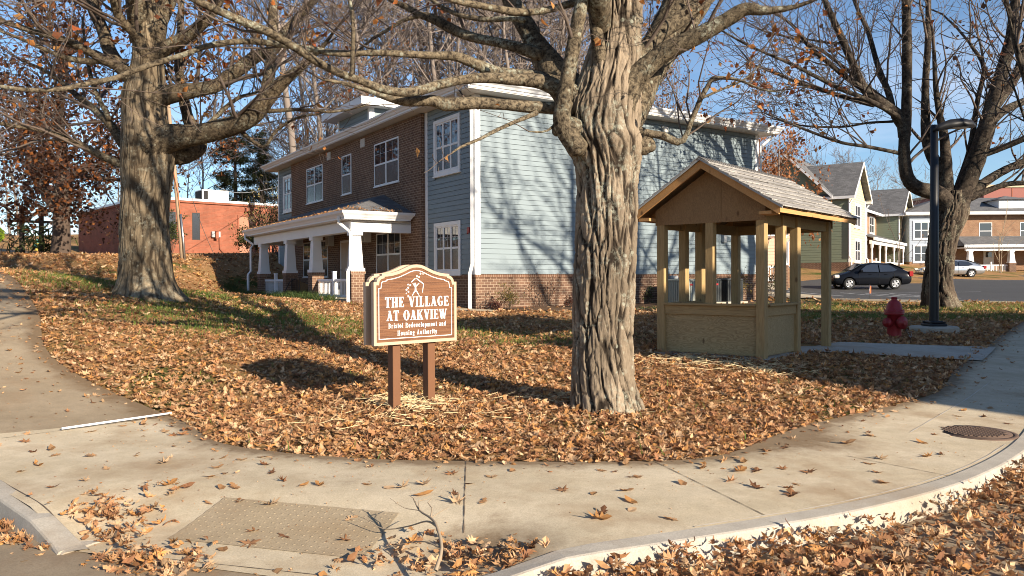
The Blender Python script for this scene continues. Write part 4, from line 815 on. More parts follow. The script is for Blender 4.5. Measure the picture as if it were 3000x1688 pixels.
    g['d'] = (.58, V(.42, 0, 1)+A(.26, .34, .24, .36, 50, 310, .17, .07, 14)+S_(.45, 0, .2)+[[(.28, 1-sf), (.46, 1-sf), (.46, 1), (.28, 1)]])
    g['p'] = (.58, V(.15, -.28, X)+A(.31, .34, .25, .36, -140, 140, .18, .07, 14)+[[(.02, -.28), (.3, -.28), (.3, -.28+sf), (.02, -.28+sf)], [(.02, X-sf), (.2, X-sf), (.2, X), (.02, X)]])
    g['v'] = (.54, D(.13, X, .29, 0, .18)+D(.44, X, .32, .06, .07)+[[(.0, X-sf), (.26, X-sf), (.26, X), (.0, X)], [(.34, X-sf), (.54, X-sf), (.54, X), (.34, X)]])
    g['y'] = (.54, D(.13, X, .29, 0, .18)+D(.44, X, .22, -.2, .07)+A(.15, -.2, .09, .09, 0, 360, .09, .09, 8)+[[(.0, X-sf), (.26, X-sf), (.26, X), (.0, X)], [(.34, X-sf), (.54, X-sf), (.54, X), (.34, X)]])
    g['a'] = (.52, V(.39, 0, .5, .17)+A(.26, .48, .22, .21, 0, 160, .17, .08, 10)+A(.22, .19, .19, .2, 20, 360, .15, .07, 14)+S_(.45, 0, .14))
    g['g'] = (.52, A(.24, .44, .21, .25, 0, 360, .15, .07, 16)+A(.24, -.1, .22, .17, 0, 360, .13, .07, 16)+D(.1, .04, .12, .22, .08)+D(.4, .62, .5, .66, .1))
    g[' '] = (.34, [])
    return g
GL = GLYPHS()
def text_line(b, s, xc, zb, size, W_, y, d=.005, gap=.07):
    sx = W_/(size*(sum(GL[c][0]+gap for c in s)-gap)); x = xc-W_/2; k = 0
    for c in s:
        adv, polys = GL[c]
        for P in polys:
            k += 1; pts = [(x+px*size*sx, y-(k % 7)*.00012, zb+pz*size) for px, pz in P]
            a = sum(pts[i][0]*pts[(i+1) % 4][2]-pts[(i+1) % 4][0]*pts[i][2] for i in range(4))
            if a < 0: pts = pts[::-1]
            b.prism(pts, (0, d, 0), MT['letter'])
        x += (adv+gap)*sx*size
L = MB(); YL = -.105-.009-.0055+.018+0
YL = -.105+.009-.006
text_line(L, 'THE VILLAGE', .015, PB+.418, .115, .90, YL); L.build('lettering', MT['letter'], pf); L = MB(); text_line(L, 'AT OAKVIEW', .012, PB+.268, .113, .85, YL); L.build('lettering', MT['letter'], pf); L = MB()
GL = GLYPHS(.13, .065)
text_line(L, 'Bristol Redevelopment and', .015, PB+.185, .054, .81, YL, gap=.13); L.build('lettering', MT['letter'], pf); L = MB(); text_line(L, 'Housing Authority', .01, PB+.100, .054, .56, YL, gap=.13)
L.build('lettering', MT['letter'], pf)
L = MB()
def flat(P):
    a = sum(P[i][0]*P[(i+1) % len(P)][1]-P[(i+1) % len(P)][0]*P[i][1] for i in range(len(P)))
    if a < 0: P = P[::-1]
    L.prism([(x+.0, YL, z+PB) for x, z in P], (0, .004, 0), MT['letter'])
def bar(x0, z0, x1, z1, w0, w1):
    dx, dz = x1-x0, z1-z0; l = math.hypot(dx, dz); nx, nz = -dz/l, dx/l
    flat([(x0+nx*w0/2, z0+nz*w0/2), (x0-nx*w0/2, z0-nz*w0/2), (x1-nx*w1/2, z1-nz*w1/2), (x1+nx*w1/2, z1+nz*w1/2)])
def star(x, z, r):
    pts = [(x+(r if k % 2 == 0 else r*.5)*math.sin(math.pi*k/5), z+(r if k % 2 == 0 else r*.5)*math.cos(math.pi*k/5)) for k in range(10)]
    for k in range(0, 10, 2): flat([(x, z), pts[k-1], pts[k], pts[(k+1) % 10]])
bar(-.075, .698, -.018, .740, .007, .010); bar(-.006, .742, .098, .676, .010, .012); bar(.096, .676, .082, .578, .009, .006)   # the house outline
bar(-.02, .668, -.02, .690, .018, .018)                                                                                         # small figure with raised arms
flat([(-.034, .665), (.0, .665), (-.008, .635), (-.004, .600), (.004, .588), (-.036, .588), (-.028, .60), (-.026, .635)])
bar(-.034, .660, -.055, .686, .012, .006); bar(0, .660, .036, .688, .012, .006); bar(-.030, .592, -.062, .545, .013, .006); bar(.0, .592, .036, .540, .013, .006)
for x, z, r in ((.055, .795, .014), (.09, .792, .010), (.005, .766, .015), (.035, .756, .014), (-.12, .672, .012), (-.09, .664, .015), (-.118, .635, .014), (-.142, .612, .015), (-.115, .588, .014), (-.145, .572, .010), (-.118, .540, .015)): star(x, z, r)
L.build('emblem', MT['letter'], pf)

# ------------------------------------------------------------ wooden shelter
sh = empty('wooden_shelter', (3.9, 12.2, 0), R(49), 'open wooden shelter of treated pine posts with shingled gable roof', 'shelter')
sz = .33; Wd, Ls, Rl = 1.76, 2.85, 1.36                       # front width (y), side length (x), rail length
def post(x, y, z0, z1, w=.14, ext=0):
    b = MB(); b.box(x-w/2, x+w/2, y-w/2, y+w/2, z0, z1, None, .006); return b.build('post', MT['pine'], sh)
for x, y in ((0, 0), (0, Wd), (Rl, 0), (Rl, Wd), (Ls, 0), (Ls, Wd)): post(x, y, .22, 2.62)
for x, y in ((0, Wd*.49), (Rl*.55, 0), (Rl*.55, Wd), (Ls, Wd*.5)): post(x, y, 1.16 if x < Ls else .3, 2.62, .135)
def rail_panel(x0, y0, x1, y1):
    ax = 'Y' if abs(x1-x0) < .1 else 'X'
    b = MB()
    if ax == 'Y': b.box(x0-.045, x0+.045, y0+.07, y1-.07, 1.0, 1.155, None, .005); b.box(x0-.10, x0+.10, y0+.07, y1-.07, 1.156, 1.19, None, .004)
    else: b.box(x0+.07, x1-.07, y0-.045, y0+.045, 1.0, 1.155, None, .005); b.box(x0+.07, x1-.07, y0-.10, y0+.10, 1.156, 1.19, None, .004)
    b.build('rail', MT['pineX'], sh); b = MB()
    if ax == 'Y': b.box(x0-.010, x0+.010, y0+.07, y1-.07, .37, .999)
    else: b.box(x0+.07, x1-.07, y0-.010, y0+.010, .37, .999)
    b.build('plywood_panel', MT['ply'], sh)
rail_panel(0, 0, 0, Wd); rail_panel(0, 0, Rl, 0); rail_panel(0, Wd, Rl, Wd)
b = MB(); b.box(-.15, Ls+.15, -.15, Wd+.15, .1, .345); b.build('concrete_floor', MT['concG'], sh)
E0, A0, OV, OF = 2.70, 3.52, .42, .32                        # eave height, apex height, side and end overhangs
xa, xb_ = -OF, Ls+OF+.04; ym = Wd/2; hw = Wd/2+OV; sl = (A0-E0)/hw
b = MB(); b.box(-.02, Ls+.02, -.03, .03, 2.44, 2.62); b.box(-.02, Ls+.02, Wd-.03, Wd+.03, 2.44, 2.62); b.box(Ls-.03, Ls+.03, .0, Wd, 2.44, 2.62); b.build('beam', MT['pineX'], sh)
b = MB(); zb = 2.50
for x in (-.075, Ls+.06):
    b = MB(); P = [(x, -.09, zb), (x, Wd+.09, zb), (x, Wd+.09, A0-sl*(hw-OV+.09)-.16), (x, ym, A0-.17), (x, -.09, A0-sl*(hw-OV+.09)-.16)]
    b.prism(P, (.014, 0, 0), MT['plyB'])
    if x < 0: b.box(-.079, -.074, ym-.24, ym-.225, zb, A0-.3, MT['plyB'])
    b.build('gable_panel', MT['plyB'], sh)
b = MB()
for sgn in (-1, 1):
    def rp(x, d, up): return (x, ym+sgn*d, A0-sl*d+up)
    for x in (xa, xb_-.04):                                  # barge rafters of fresh lumber
        P = [rp(x, 0, -.155), rp(x, hw-.02, -.155), rp(x, hw-.02, -.03), rp(x, 0, -.03)]; b.prism(P, (.04, 0, 0), MT['fresh'])
    for k in range(1, 6):
        x = xa+k*(xb_-xa)/6; b.prism([rp(x, 0.02, -.13), rp(x, hw-.02, -.13), rp(x, hw-.02, -.03), rp(x, .02, -.03)], (.04, 0, 0), MT['fresh'])
    y = ym+sgn*(hw-.02); z = A0-sl*hw
    b.box(xa, (xa+xb_)*.47, y, y+sgn*.022, z-.115, z-.005, MT['fresh'])
    b.box((xa+xb_)*.47+.004, xb_, y, y+sgn*.02, z-.118, z-.008, MT['fresh'])
    P = [rp(xa, 0, -.03), rp(xa, hw+.02, -.03), rp(xa, hw+.02, -.015), rp(xa, 0, -.015)]; b.prism(P, (xb_-xa, 0, 0), MT['plyB'])
b.box(-OF+.02, .02, -.28, -.08, 2.57, 2.62, MT['fresh']); b.box(-OF+.02, .02, Wd+.08, Wd+.28, 2.57, 2.62, MT['fresh'])
b.build('roof_frame', MT['fresh'], sh)
b = MB(); rs = random.Random(3)
for sgn in (-1, 1):
    n = 8; e = (hw+.06)/n
    for i in range(n):                                       # courses of shingles, each tab its own slab
        d1, d0 = hw+.06-i*e, max(0, hw+.06-(i+1)*e-.02); x = xa-.05+(-.08 if i % 2 else 0); 
        while x < xb_+.05:
            w_ = rs.uniform(.26, .34); x1 = min(x+w_-.006, xb_+.05); x0 = max(x, xa-.05)
            if x1-x0 > .03:
                dd = rs.uniform(-.008, .008); up = rs.uniform(0, .006)
                P = [(x0, ym+sgn*(d1+dd), A0-sl*(d1+dd)+.012), (x0, ym+sgn*(d1+dd), A0-sl*(d1+dd)+.026+up), (x0, ym+sgn*d0, A0-sl*d0+.002), (x0, ym+sgn*d0, A0-sl*d0-.012)]
                if sgn > 0: P = P[::-1]
                b.prism(P, (x1-x0, 0, 0), MT['roofL'])
            x += w_
x = xa-.05; k = 0
while x < xb_:                                                # overlapping ridge caps
    for sgn in (-1, 1): b.prism([(x, ym, A0+.018), (x, ym+sgn*.15, A0-.15*sl+.022), (x, ym+sgn*.15, A0-.15*sl+.036), (x, ym, A0+.032)], (.2, 0, -.02), MT['roofL'])
    x += .15
b.build('shingles', MT['roofL'], sh)
b = MB()
for sgn in (-1, 1):
    P = [(xa-.045, ym, A0-.028), (xa-.045, ym+sgn*(hw+.05), A0-sl*(hw+.05)-.028), (xa-.045, ym+sgn*(hw+.05), A0-sl*(hw+.05)+.012), (xa-.045, ym, A0+.012)]; b.prism(P, (.02, 0, 0), MT['grey'])
b.build('drip_edge', MT['grey'], sh)

# ------------------------------------------------------------ lamp post, hydrants and street things
def at(u, v): x, y = ground(u, v); return x, y, gz(x, y)
lx, ly = 9.45, 17.5; lz = gz(lx, ly)
lp = empty('street_lamp', (lx, ly, lz), 0, 'black street lamp post with flat curved lamp head on round concrete footing', 'lamp')
b = MB(); b.lathe([(.0, -.2), (.50, -.2), (.50, .10), (.47, .13), (.0, .135)], 28, None, False); b.build('footing', MT['concG'], lp)
b = MB(); b.box(-.20, .20, -.20, .20, .135, .19, None, .015); b.box(-.15, .15, -.15, .15, .19, .25, None, .03)
for sx_ in (-1, 1):
    for sy_ in (-1, 1): b.lathe([(.03, .19), (.03, .24), (.0, .245)], 6, None, False, (sx_*.15, sy_*.15))
b.build('base_plate', MT['black'], lp)
b = MB(); b.lathe([(.10, .25), (.095, 1.5), (.078, 4.62), (.0, 4.64)], 14); b.build('pole', MT['black'], lp)
b = MB()
V = []; prof = [(-.06, .09, .08), (.10, .10, .13), (.30, .16, .17), (.55, .20, .16), (.78, .18, .11), (.90, .08, .04)]
for x, wy, h in prof:
    zc = 4.50+.10*math.sin(x*2.2); V += [(x, -wy, zc-.02), (x, -wy*.6, zc+h), (x, wy*.6, zc+h), (x, wy, zc-.02)]
F = [(i*4+j, i*4+(j+1) % 4, i*4+4+(j+1) % 4, i*4+4+j) for i in range(len(prof)-1) for j in range(4)]+[(3, 2, 1, 0), tuple(20+j for j in range(4))]
b.add(V, F, None, True); o = b.build('lamp_head', MT['black'], lp); b = MB(); b.box(.34, .72, -.10, .10, 4.55, 4.567); b.build('lens', MT['lamp'], o)
def hydrant(loc, s, mat, cap, label, rz=0):
    h = empty('fire_hydrant', loc, rz, label, 'fire hydrant'); h.scale = (s, s, s)
    b = MB(); b.lathe([(.17, 0), (.17, .03), (.125, .035), (.118, .10), (.115, .46), (.16, .465), (.165, .505), (.135, .51), (.0, .51)], 20); b.build('barrel', MT[mat], h)
    b = MB(); b.lathe([(.165, .511), (.165, .54), (.135, .55), (.128, .62), (.105, .68), (.06, .72), (.05, .725), (.045, .75), (.055, .752), (.05, .78), (.0, .785)], 20)
    for k in range(8): q = k*math.pi/4; b.lathe([(.016, .54), (.016, .56), (0, .562)], 6, None, False, (.15*math.cos(q), .15*math.sin(q)))
    b.build('bonnet', MT[cap], h)
    for k, (dx, dy, r, l) in enumerate(((1, 0, .072, .20), (-1, 0, .072, .20), (0, -1, .10, .19))):
        n_ = MB(); f = [(dx*.08, dy*.08, .33), (dx*(l-.06), dy*(l-.06), .33), (dx*(l-.06), dy*(l-.06), .33), (dx*l, dy*l, .33), (dx*l, dy*l, .33), (dx*(l+.035), dy*(l+.035), .33)]
        f = [(a+dx*.0004*i, c+dy*.0004*i, z) for i, (a, c, z) in enumerate(f)]
        n_.tube(f, [r*.85, r*.85, r*1.15, r*1.15, r*.4, r*.4], 12); n_.build('outlet_cap', MT[cap], h)
    c = MB()
    for k in range(16):
        t = k/15; x = .2-.2*t+.02; y = -.16-.10*math.sin(t*2.2); z = .27-.22*math.sin(math.pi*(t*.8+.1))
        c.tube([(x-.008, y, z), (x+.008, y, z+.008)], .007, 5)
    c.build('chain', MT['steel'], h)
    return h
x, y = 8.02, 16.4; hydrant((x, y, gz(x, y)-.05), 1.18, 'red', 'red', 'red fire hydrant standing in brown leaves left of the lamp post', R(25))
q = P3(110, 724, 58); hydrant((q.x, q.y, gz(q.x, q.y)), 1.1, 'yellow', 'teal', 'yellow fire hydrant with green cap beside the road far away')
q = P3(-6, 688, 40); mk = empty('road_marker', (q.x, q.y, gz(q.x, q.y)), 0, 'fluorescent yellow octagon marker at the left edge by the road', 'marker')
b = MB(); b.lathe([(.03, 0), (.03, q.z-gz(q.x, q.y))], 8); b.build('post', MT['grey'], mk)
b = MB(); zc = q.z-gz(q.x, q.y); b.prism([(.42*math.cos(R(22.5+45*k)), -.04, zc+.42*math.sin(R(22.5+45*k))) for k in range(8)], (0, .02, 0)); b.build('plate', MT['lime'], mk)
fr = empty('post_frame', (0, 0, 0), 0, 'dark timber frame of two posts and a rail beside the oak', 'frame')
A_, B_ = P3(66, 745, 41), P3(123, 735, 42); b = MB()
for q in (A_, B_): b.box(q.x-.09, q.x+.09, q.y-.09, q.y+.09, gz(q.x, q.y)-.2, gz(q.x, q.y)+2.6)
b.build('post', MT['barkD'], fr); b = MB(); zt = gz(A_.x, A_.y)+1.75; b.prism([(A_.x-.9, A_.y-.05, zt), (B_.x+1.0, B_.y-.05, zt-.05), (B_.x+1.0, B_.y-.05, zt+.09), (A_.x-.9, A_.y-.05, zt+.14)], (0, .1, 0)); b.build('rail', MT['barkD'], fr)
# utility pole
x, y, z = at(537, 793); y = 36; x = (537-1500)/FP*36; z = gz(x, y)
up = empty('utility_pole', (x, y, z), 0, 'leaning weathered wooden utility pole beside the largest left tree', 'utility pole')
d = P3(510, 478, 36)-P3(537, 793, 36); dirv = Vector((d.x, 0, d.z)).normalized()
b = MB(); b.tube([(0, 0, -.4)]+[tuple(dirv*k) for k in (1, 3, 5, 7.5)], [.105, .10, .095, .085, .075], 12); b.build('pole', MT['pole'], up)
b = MB(); b.tube([(.14, -.1, -.3), (.14+dirv.x*1, -.1, 1), (.13+dirv.x*2.1, -.1, 2.1)], .05, 8); b.build('conduit', MT['steel'], up)
b = MB(); b.tube([(.13+dirv.x*2.1, -.12, 2.1), (.11+dirv.x*3, -.14, 3.1), (.02+dirv.x*4, -.15, 4.0), (.05+dirv.x*5, -.16, 5.0), (.12+dirv.x*6, -.12, 6.2)], .014, 6); b.build('cable', MT['orange'], up)
top = Vector((x, y, z))+dirv*7.3
wires = [([P3(-60, 491, 37), P3(90, 503, 37), P3(185, 499, 37), P3(365, 470, 36.6)], 'grey service wire sagging across the dark oak, highest at left'), ([top, P3(250, 527, 42), P3(-60, 560, 60)], 'thin wire running from the utility pole to the far left'), ([top+Vector((0, 0, -.4)), P3(660, 557, 45), P3(860, 540, 60)], 'thin wire running from the utility pole behind the pine'), ([top+Vector((0, 0, -.9)), P3(640, 770, 56)], 'slanting wire from the utility pole down to the brick wall')]
for P, lab in wires:
    b = MB(); Lw = smooth_line([tuple(p) for p in P], .8) if len(P) > 2 else np.array([np.array(P[0])*(1-k/20)+np.array(P[1])*k/20-np.array([0, 0, .6])*math.sin(math.pi*k/20) for k in range(21)])
    b.tube([tuple(p) for p in Lw], .017, 5); tag(b.build('wire', MT['grey']), lab, 'wire')
# air conditioners by the right wall of the house
def hl(x, y): p = house.matrix_basis @ Vector((x, y, 0)); return p
M_h = Matrix.Translation((-1.055, 22.8, 0)) @ Matrix.Rotation(HA, 4, 'Z')
for k, (hx, mat, lab) in enumerate(((7.25, 'acgreen', 'pale green air conditioner unit standing by the brick wall base'), (8.45, 'acblack', 'charcoal air conditioner unit, middle one of the row by the brick base'), (9.55, 'acblack', 'charcoal air conditioner unit standing at the right end of the row'))):
    p = M_h @ Vector((hx, -1.0, 0)); a = empty('condenser_unit', (p.x, p.y, gz(p.x, p.y)), HA, lab, 'air conditioner', None)
    b = MB(); b.box(-.5, .5, -.5, .5, -.1, .09); b.build('pad', MT['concG'], a)
    b = MB(); w = .39
    b.box(-w+.03, w-.03, -w+.03, w-.03, .10, .82, MT['dark'])
    for sx_ in (-1, 1):
        for sy_ in (-1, 1): b.box(sx_*w-.03*(sx_ > 0)-.0, sx_*w+.03*(sx_ < 0), sy_*w-.03*(sy_ > 0), sy_*w+.03*(sy_ < 0), .09, .84, MT[mat])
    for j in range(9):
        q = -w+.05+j*(2*w-.1)/8
        for sgn in (-1, 1): b.box(q-.032, q+.032, sgn*(w-.012)-.006, sgn*(w-.012)+.006, .12, .80, MT[mat]); b.box(sgn*(w-.012)-.006, sgn*(w-.012)+.006, q-.032, q+.032, .12, .80, MT[mat])
    b.box(-w, w, -w, w, .80, .87, MT[mat], .02); b.box(-w, w, -w, w, .07, .13, MT[mat], .01); b.build('cabinet', MT[mat], a)
    b = MB()
    for r_ in (.08, .16, .24, .31): b.tube([(r_*math.cos(q*math.pi/12), r_*math.sin(q*math.pi/12), .885) for q in range(25)], .007, 4)
    b.lathe([(.33, .87), (.33, .89), (.31, .89)], 20); b.build('fan_guard', MT['black'], a)
    b = MB(); b.box(.1, .24, -w-.004, -w, .66, .72, MT['red']); b.build('badge', MT['red'], a)
# little marker flag in the lot kerb, pipe, manhole
q = P3(2547, 868, 30.5); mk = empty('survey_flag', (q.x, q.y, gz(q.x, q.y)+.05), 0, 'small orange survey flag stuck at the lot kerb', 'flag')
b = MB(); b.tube([(0, 0, 0), (.02, 0, .55)], .008, 5); b.build('stake', MT['steel'], mk)
b = MB(); b.prism([(.0, 0, .2), (.07, 0, .22), (.07, .0, .48), (.02, 0, .52)], (0, .012, 0)); b.build('flag', MT['orange'], mk)
A_, B_ = ground(176, 1272), ground(499, 1224); b = MB(); a = Vector((*A_, gz(*A_)+.038)); c = Vector((*B_, gz(*B_)+.04))
b.tube([a, a.lerp(c, .5), c], .0115, 10); tag(b.build('pipe', MT['pvc']), 'long thin white plastic pipe lying across the old walkway seam', 'pipe')
mh = empty('manhole_cover', (4.68, 7.92, gz(4.68, 7.92)+.016), 0, 'round rusty manhole cover set in the pavement at right', 'manhole cover')
b = MB(); b.lathe([(.39, -.02), (.39, .002), (.36, .003), (.345, .003), (.345, -.02)], 40); b.build('ring', MT['rust'], mh)
b = MB(); b.lathe([(.34, -.02), (.34, .006), (.0, .006)], 40)
for i in range(-6, 7):
    for j in range(-6, 7):
        if math.hypot(i, j)*.05 < .29: b.box(i*.05-.017, i*.05+.017, j*.05-.017, j*.05+.017, .006, .014)
b.build('lid', MT['rust'], mh)

# ------------------------------------------------------------ cars
def loft_car(name, loc, rz, L, Wd, paint_, label, hood, prof, wb, fx, wr=.31):
    c = empty(name, loc, rz, label, 'car')               # local x forward, y left, z up
    # stations along the length: x, zlow, zbelt, ztop, half width low, half width belt, half width top
    b = MB(); V = []; ST = prof
    for x, zl, zm, zb_, zt, hl_, hm, hb, ht in ST:
        half = [(0, zl), (hl_*.9, zl), (hl_, zl+.08), (hm, zm), (hb, zb_), (ht+.03, zt-.06), (ht*.72, zt-.008), (0, zt)]
        full = half+[(-y, z) for y, z in half[-2:0:-1]]; V += [(x, y, z) for y, z in full]
    k = 14; n = len(ST)
    F = [(i*k+j, i*k+(j+1) % k, (i+1)*k+(j+1) % k, (i+1)*k+j) for i in range(n-1) for j in range(k)]+[tuple(range(k))[::-1], tuple((n-1)*k+j for j in range(k))]
    b.add(V, F, MT[paint_], True); o = b.build('body', MT[paint_], c)
    md = o.modifiers.new('s', 'SUBSURF'); md.levels = md.render_levels = 2
    cut = MB()
    for x in (fx, fx-wb):
        for sgn in (-1, 1):
            cut.T = Matrix.Translation((x, sgn*(Wd/2-.05), wr+.01)) @ Matrix.Rotation(R(90), 4, 'X'); cut.lathe([(0, -.22), (wr*1.15, -.22), (wr*1.15, .22), (0, .22)], 32, None, False)
    co = cut.build('cut', MT['dark'], c); co.data.materials.clear(); co.data.materials.append(MT['dark'])
    bm_ = bmesh.new(); bm_.from_mesh(co.data); bmesh.ops.remove_doubles(bm_, verts=bm_.verts, dist=1e-5); bmesh.ops.recalc_face_normals(bm_, faces=bm_.faces); bm_.to_mesh(co.data); bm_.free()
    bb = o.modifiers.new('b', 'BOOLEAN'); bb.operation = 'DIFFERENCE'; bb.object = co; bb.solver = 'EXACT'; bb.material_mode = 'TRANSFER'
    bpy.context.view_layer.update(); ev = o.evaluated_get(bpy.context.evaluated_depsgraph_get()); nm = bpy.data.meshes.new_from_object(ev); o.modifiers.clear(); o.data = nm; bpy.data.objects.remove(co)
    # wheel housings and wheels
    for x in (fx, fx-wb):
        for sgn in (-1, 1):
            w = MB(); y = sgn*(Wd/2-.115); w.T = Matrix.Translation((x, y, wr)) @ Matrix.Rotation(R(90), 4, 'X')
            w.lathe([(wr*.62, -.10), (wr*.93, -.105), (wr, -.07), (wr, .07), (wr*.93, .105), (wr*.62, .10), (wr*.6, 0)], 28); wo_ = w.build('wheel', MT['rubber'], c)
            w = MB(); w.T = Matrix.Translation((x, y+sgn*.085, wr)) @ Matrix.Rotation(R(90), 4, 'X')
            w.lathe([(wr*.64, .02), (wr*.64, -.02), (wr*.56, -.02), (wr*.56, .02), (wr*.64, .02)], 24)
            for q in range(5):
                a = q*2*math.pi/5; ca, sa = math.cos(a), math.sin(a)
                P = [(r_*ca-t_*sa, r_*sa+t_*ca, -.016) for r_, t_ in ((.05, -.05), (wr*.58, -.035), (wr*.58, .035), (.05, .05))]; w.prism(P, (0, 0, .032))
            w.lathe([(.07, -.022), (.07, .022), (.0, .024)], 12); w.lathe([(0, -.024), (.07, -.022)], 12); w.build('rim', MT['alloy'], wo_)
    return c, o
def side_glass(c, polys, Wd, tum, name='side_window'):
    for P in polys:
        for sgn in (-1, 1):
            b = MB(); z0 = min(z for _, z in P); b.prism([(x, sgn*(Wd-(z-z0)*tum), z) for x, z in P], (0, sgn*.004, 0)); b.build(name, MT['glass'], c)
def car_extras(c, L, hw, zh, zt_, mat, tail, head):
    b = MB()
    for sgn in (-1, 1): b.box(-L/2-.01, -L/2+.22, sgn*(hw-.16), sgn*(hw+.012), tail[0], tail[1], None, .03)
    b.build('tail_light', MT['lens'], c); b = MB()
    for sgn in (-1, 1): b.box(L/2-.30, L/2-.03, sgn*(hw-.22), sgn*(hw-.0), head[0], head[1], None, .04)
    b.build('headlight', MT['lamp'], c); b = MB()
    for sgn in (-1, 1): b.box(.62, .78, sgn*(hw+.02), sgn*(hw+.17), .95, 1.08, None, .03)
    b.build('mirror', MT[mat], c); b = MB(); b.box(-L/2-.02, -L/2-.005, -.17, .17, .55, .70); b.build('number_plate', MT['white'], c)
    for x in (.1, -.75):
        b = MB()
        for sgn in (-1, 1): b.box(x, x+.16, sgn*(hw-.0), sgn*(hw+.022), .80, .825, None, .006)
        b.build('door_handle', MT[mat], c)
    b = MB()
    for sgn in (-1, 1):
        for x in (.78, -.30, -1.12): b.box(x-.004, x+.004, sgn*(hw-.008), sgn*(hw+.004), .32, .88)
    b.build('door_seam', MT['dark'], c)
PF1 = [(-2.14, .42, .55, .78, .80, .62, .66, .62, .5), (-2.06, .30, .55, .93, .98, .74, .82, .72, .58), (-1.85, .24, .55, .96, 1.04, .78, .845, .76, .62), (-1.45, .22, .55, .95, 1.27, .8, .85, .78, .58), (-.85, .21, .55, .93, 1.45, .8, .85, .80, .56), (-.1, .21, .55, .91, 1.50, .8, .85, .80, .57), (.45, .21, .55, .90, 1.43, .8, .85, .80, .56), (1.0, .22, .55, .90, 1.12, .8, .85, .79, .60), (1.25, .22, .55, .88, .98, .8, .85, .77, .62), (1.75, .24, .52, .80, .86, .76, .82, .72, .56), (2.05, .28, .48, .68, .74, .68, .74, .62, .46), (2.15, .36, .46, .58, .62, .5, .58, .5, .36)]
X1, Y1 = (2541-1500)/FP*43.5, 43.5
c1, body1 = loft_car('parked_car', (X1, Y1, gz(X1, Y1)+.03), R(178), 4.3, 1.69, 'car1', 'black four door car parked near the lot edge', 0, PF1, 2.48, 1.30)
side_glass(c1, [[(.80, .97), (.30, .96), (-.28, .95), (-.28, 1.36), (.05, 1.38), (.36, 1.30)], [(-.34, .95), (-1.05, .97), (-1.28, 1.06), (-.95, 1.30), (-.34, 1.37)]], .835, .42)
b = MB(); b.prism([(1.13, -.62, 1.045), (1.13, .62, 1.045), (.50, .54, 1.415), (.50, -.54, 1.415)], (.012, 0, .014)); b.build('windscreen', MT['glass'], c1)
b = MB(); b.prism([(-1.78, .60, 1.10), (-1.78, -.60, 1.10), (-1.03, -.54, 1.43), (-1.03, .54, 1.43)], (-.012, 0, .012)); b.build('rear_window', MT['glass'], c1); car_extras(c1, 4.26, .825, 0, 0, 'car1', (.70, .98), (.62, .80))
PF2 = [(x*1.13, a, b_*.96, c_*.97, d*.955, e, f*1.05, g*1.05, h*1.05) for x, a, b_, c_, d, e, f, g, h in PF1]
X2, Y2 = (2781-1500)/FP*62, 62
c2, body2 = loft_car('parked_car', (X2, Y2, gz(X2, Y2)+.03), R(176), 4.85, 1.8, 'car2', 'silver sedan parked behind the right tree', 0, PF2, 2.75, 1.48, .32)
side_glass(c2, [[(.90, .94), (.34, .93), (-.28, .92), (-.28, 1.30), (.05, 1.32), (.42, 1.25)], [(-.34, .92), (-1.15, .94), (-1.42, 1.02), (-1.05, 1.25), (-.34, 1.31)]], .875, .42)
b = MB(); b.prism([(1.28, -.64, 1.0), (1.28, .64, 1.0), (.57, .56, 1.355), (.57, -.56, 1.355)], (.012, 0, .014)); b.build('windscreen', MT['glass'], c2)
b = MB(); b.prism([(-2.0, .62, 1.05), (-2.0, -.62, 1.05), (-1.16, -.56, 1.37), (-1.16, .56, 1.37)], (-.012, 0, .012)); b.build('rear_window', MT['glass'], c2); car_extras(c2, 4.8, .87, 0, 0, 'car2', (.68, .92), (.60, .76))
# ------------------------------------------------------------ trees
class Tubes:
    def __init__(s): s.V = []; s.F = []; s.n = 0
    def add(s, P, r, k):
        P = np.asarray(P, float); m = len(P); t = np.gradient(P, axis=0); t /= np.linalg.norm(t, axis=1)[:, None]+1e-9
        ref = np.zeros(3); ref[np.argmin(np.abs(P[-1]-P[0]))] = 1
        a = np.cross(t, ref); a /= np.linalg.norm(a, axis=1)[:, None]+1e-9; b = np.cross(t, a)
        q = np.arange(k)*2*np.pi/k; r = np.asarray(r)
        s.V.append((P[:, None]+r[:, None, None]*(a[:, None]*np.cos(q)[None, :, None]+b[:, None]*np.sin(q)[None, :, None])).reshape(-1, 3))
        i = np.arange(m*k).reshape(m, k); j = np.roll(i, -1, 1)
        s.F.append(np.stack([i[:-1], j[:-1], j[1:], i[1:]], -1).reshape(-1, 4)+s.n); s.n += m*k
    def arrays(s): return (np.concatenate(s.V), np.concatenate(s.F)) if s.V else (np.zeros((3, 3)), np.array([[0, 1, 2, 2]]))
def worley(p, seed=0):                                           # distance to the border between cells, and a value per cell
    p = np.asarray(p, float); i = np.floor(p).astype(np.int64); d1 = np.full(len(p), 9.); d2 = np.full(len(p), 9.); val = np.zeros(len(p))
    def h(a, k):
        n = (a[:, 0]*374761393+a[:, 1]*668265263+a[:, 2]*1440662683+k*362437+seed*7919) & 0xffffffff
        n = ((n ^ (n >> 13))*1274126177) & 0xffffffff; n = n ^ (n >> 16); return (n & 0xffff)/65535.0
    for dx in (-1, 0, 1):
        for dy in (-1, 0, 1):
            for dz in (-1, 0, 1):
                c = i+np.array([dx, dy, dz]); q = c+np.stack([h(c, 1), h(c, 2), h(c, 3)], -1)*.9; d = np.sqrt(((q-p)**2).sum(1)); m = d < d1
                d2 = np.where(m, d1, np.minimum(d2, d)); val = np.where(m, h(c, 5), val); d1 = np.where(m, d, d1)
    return d2-d1, val
def unit(v): return v/(np.linalg.norm(v)+1e-9)
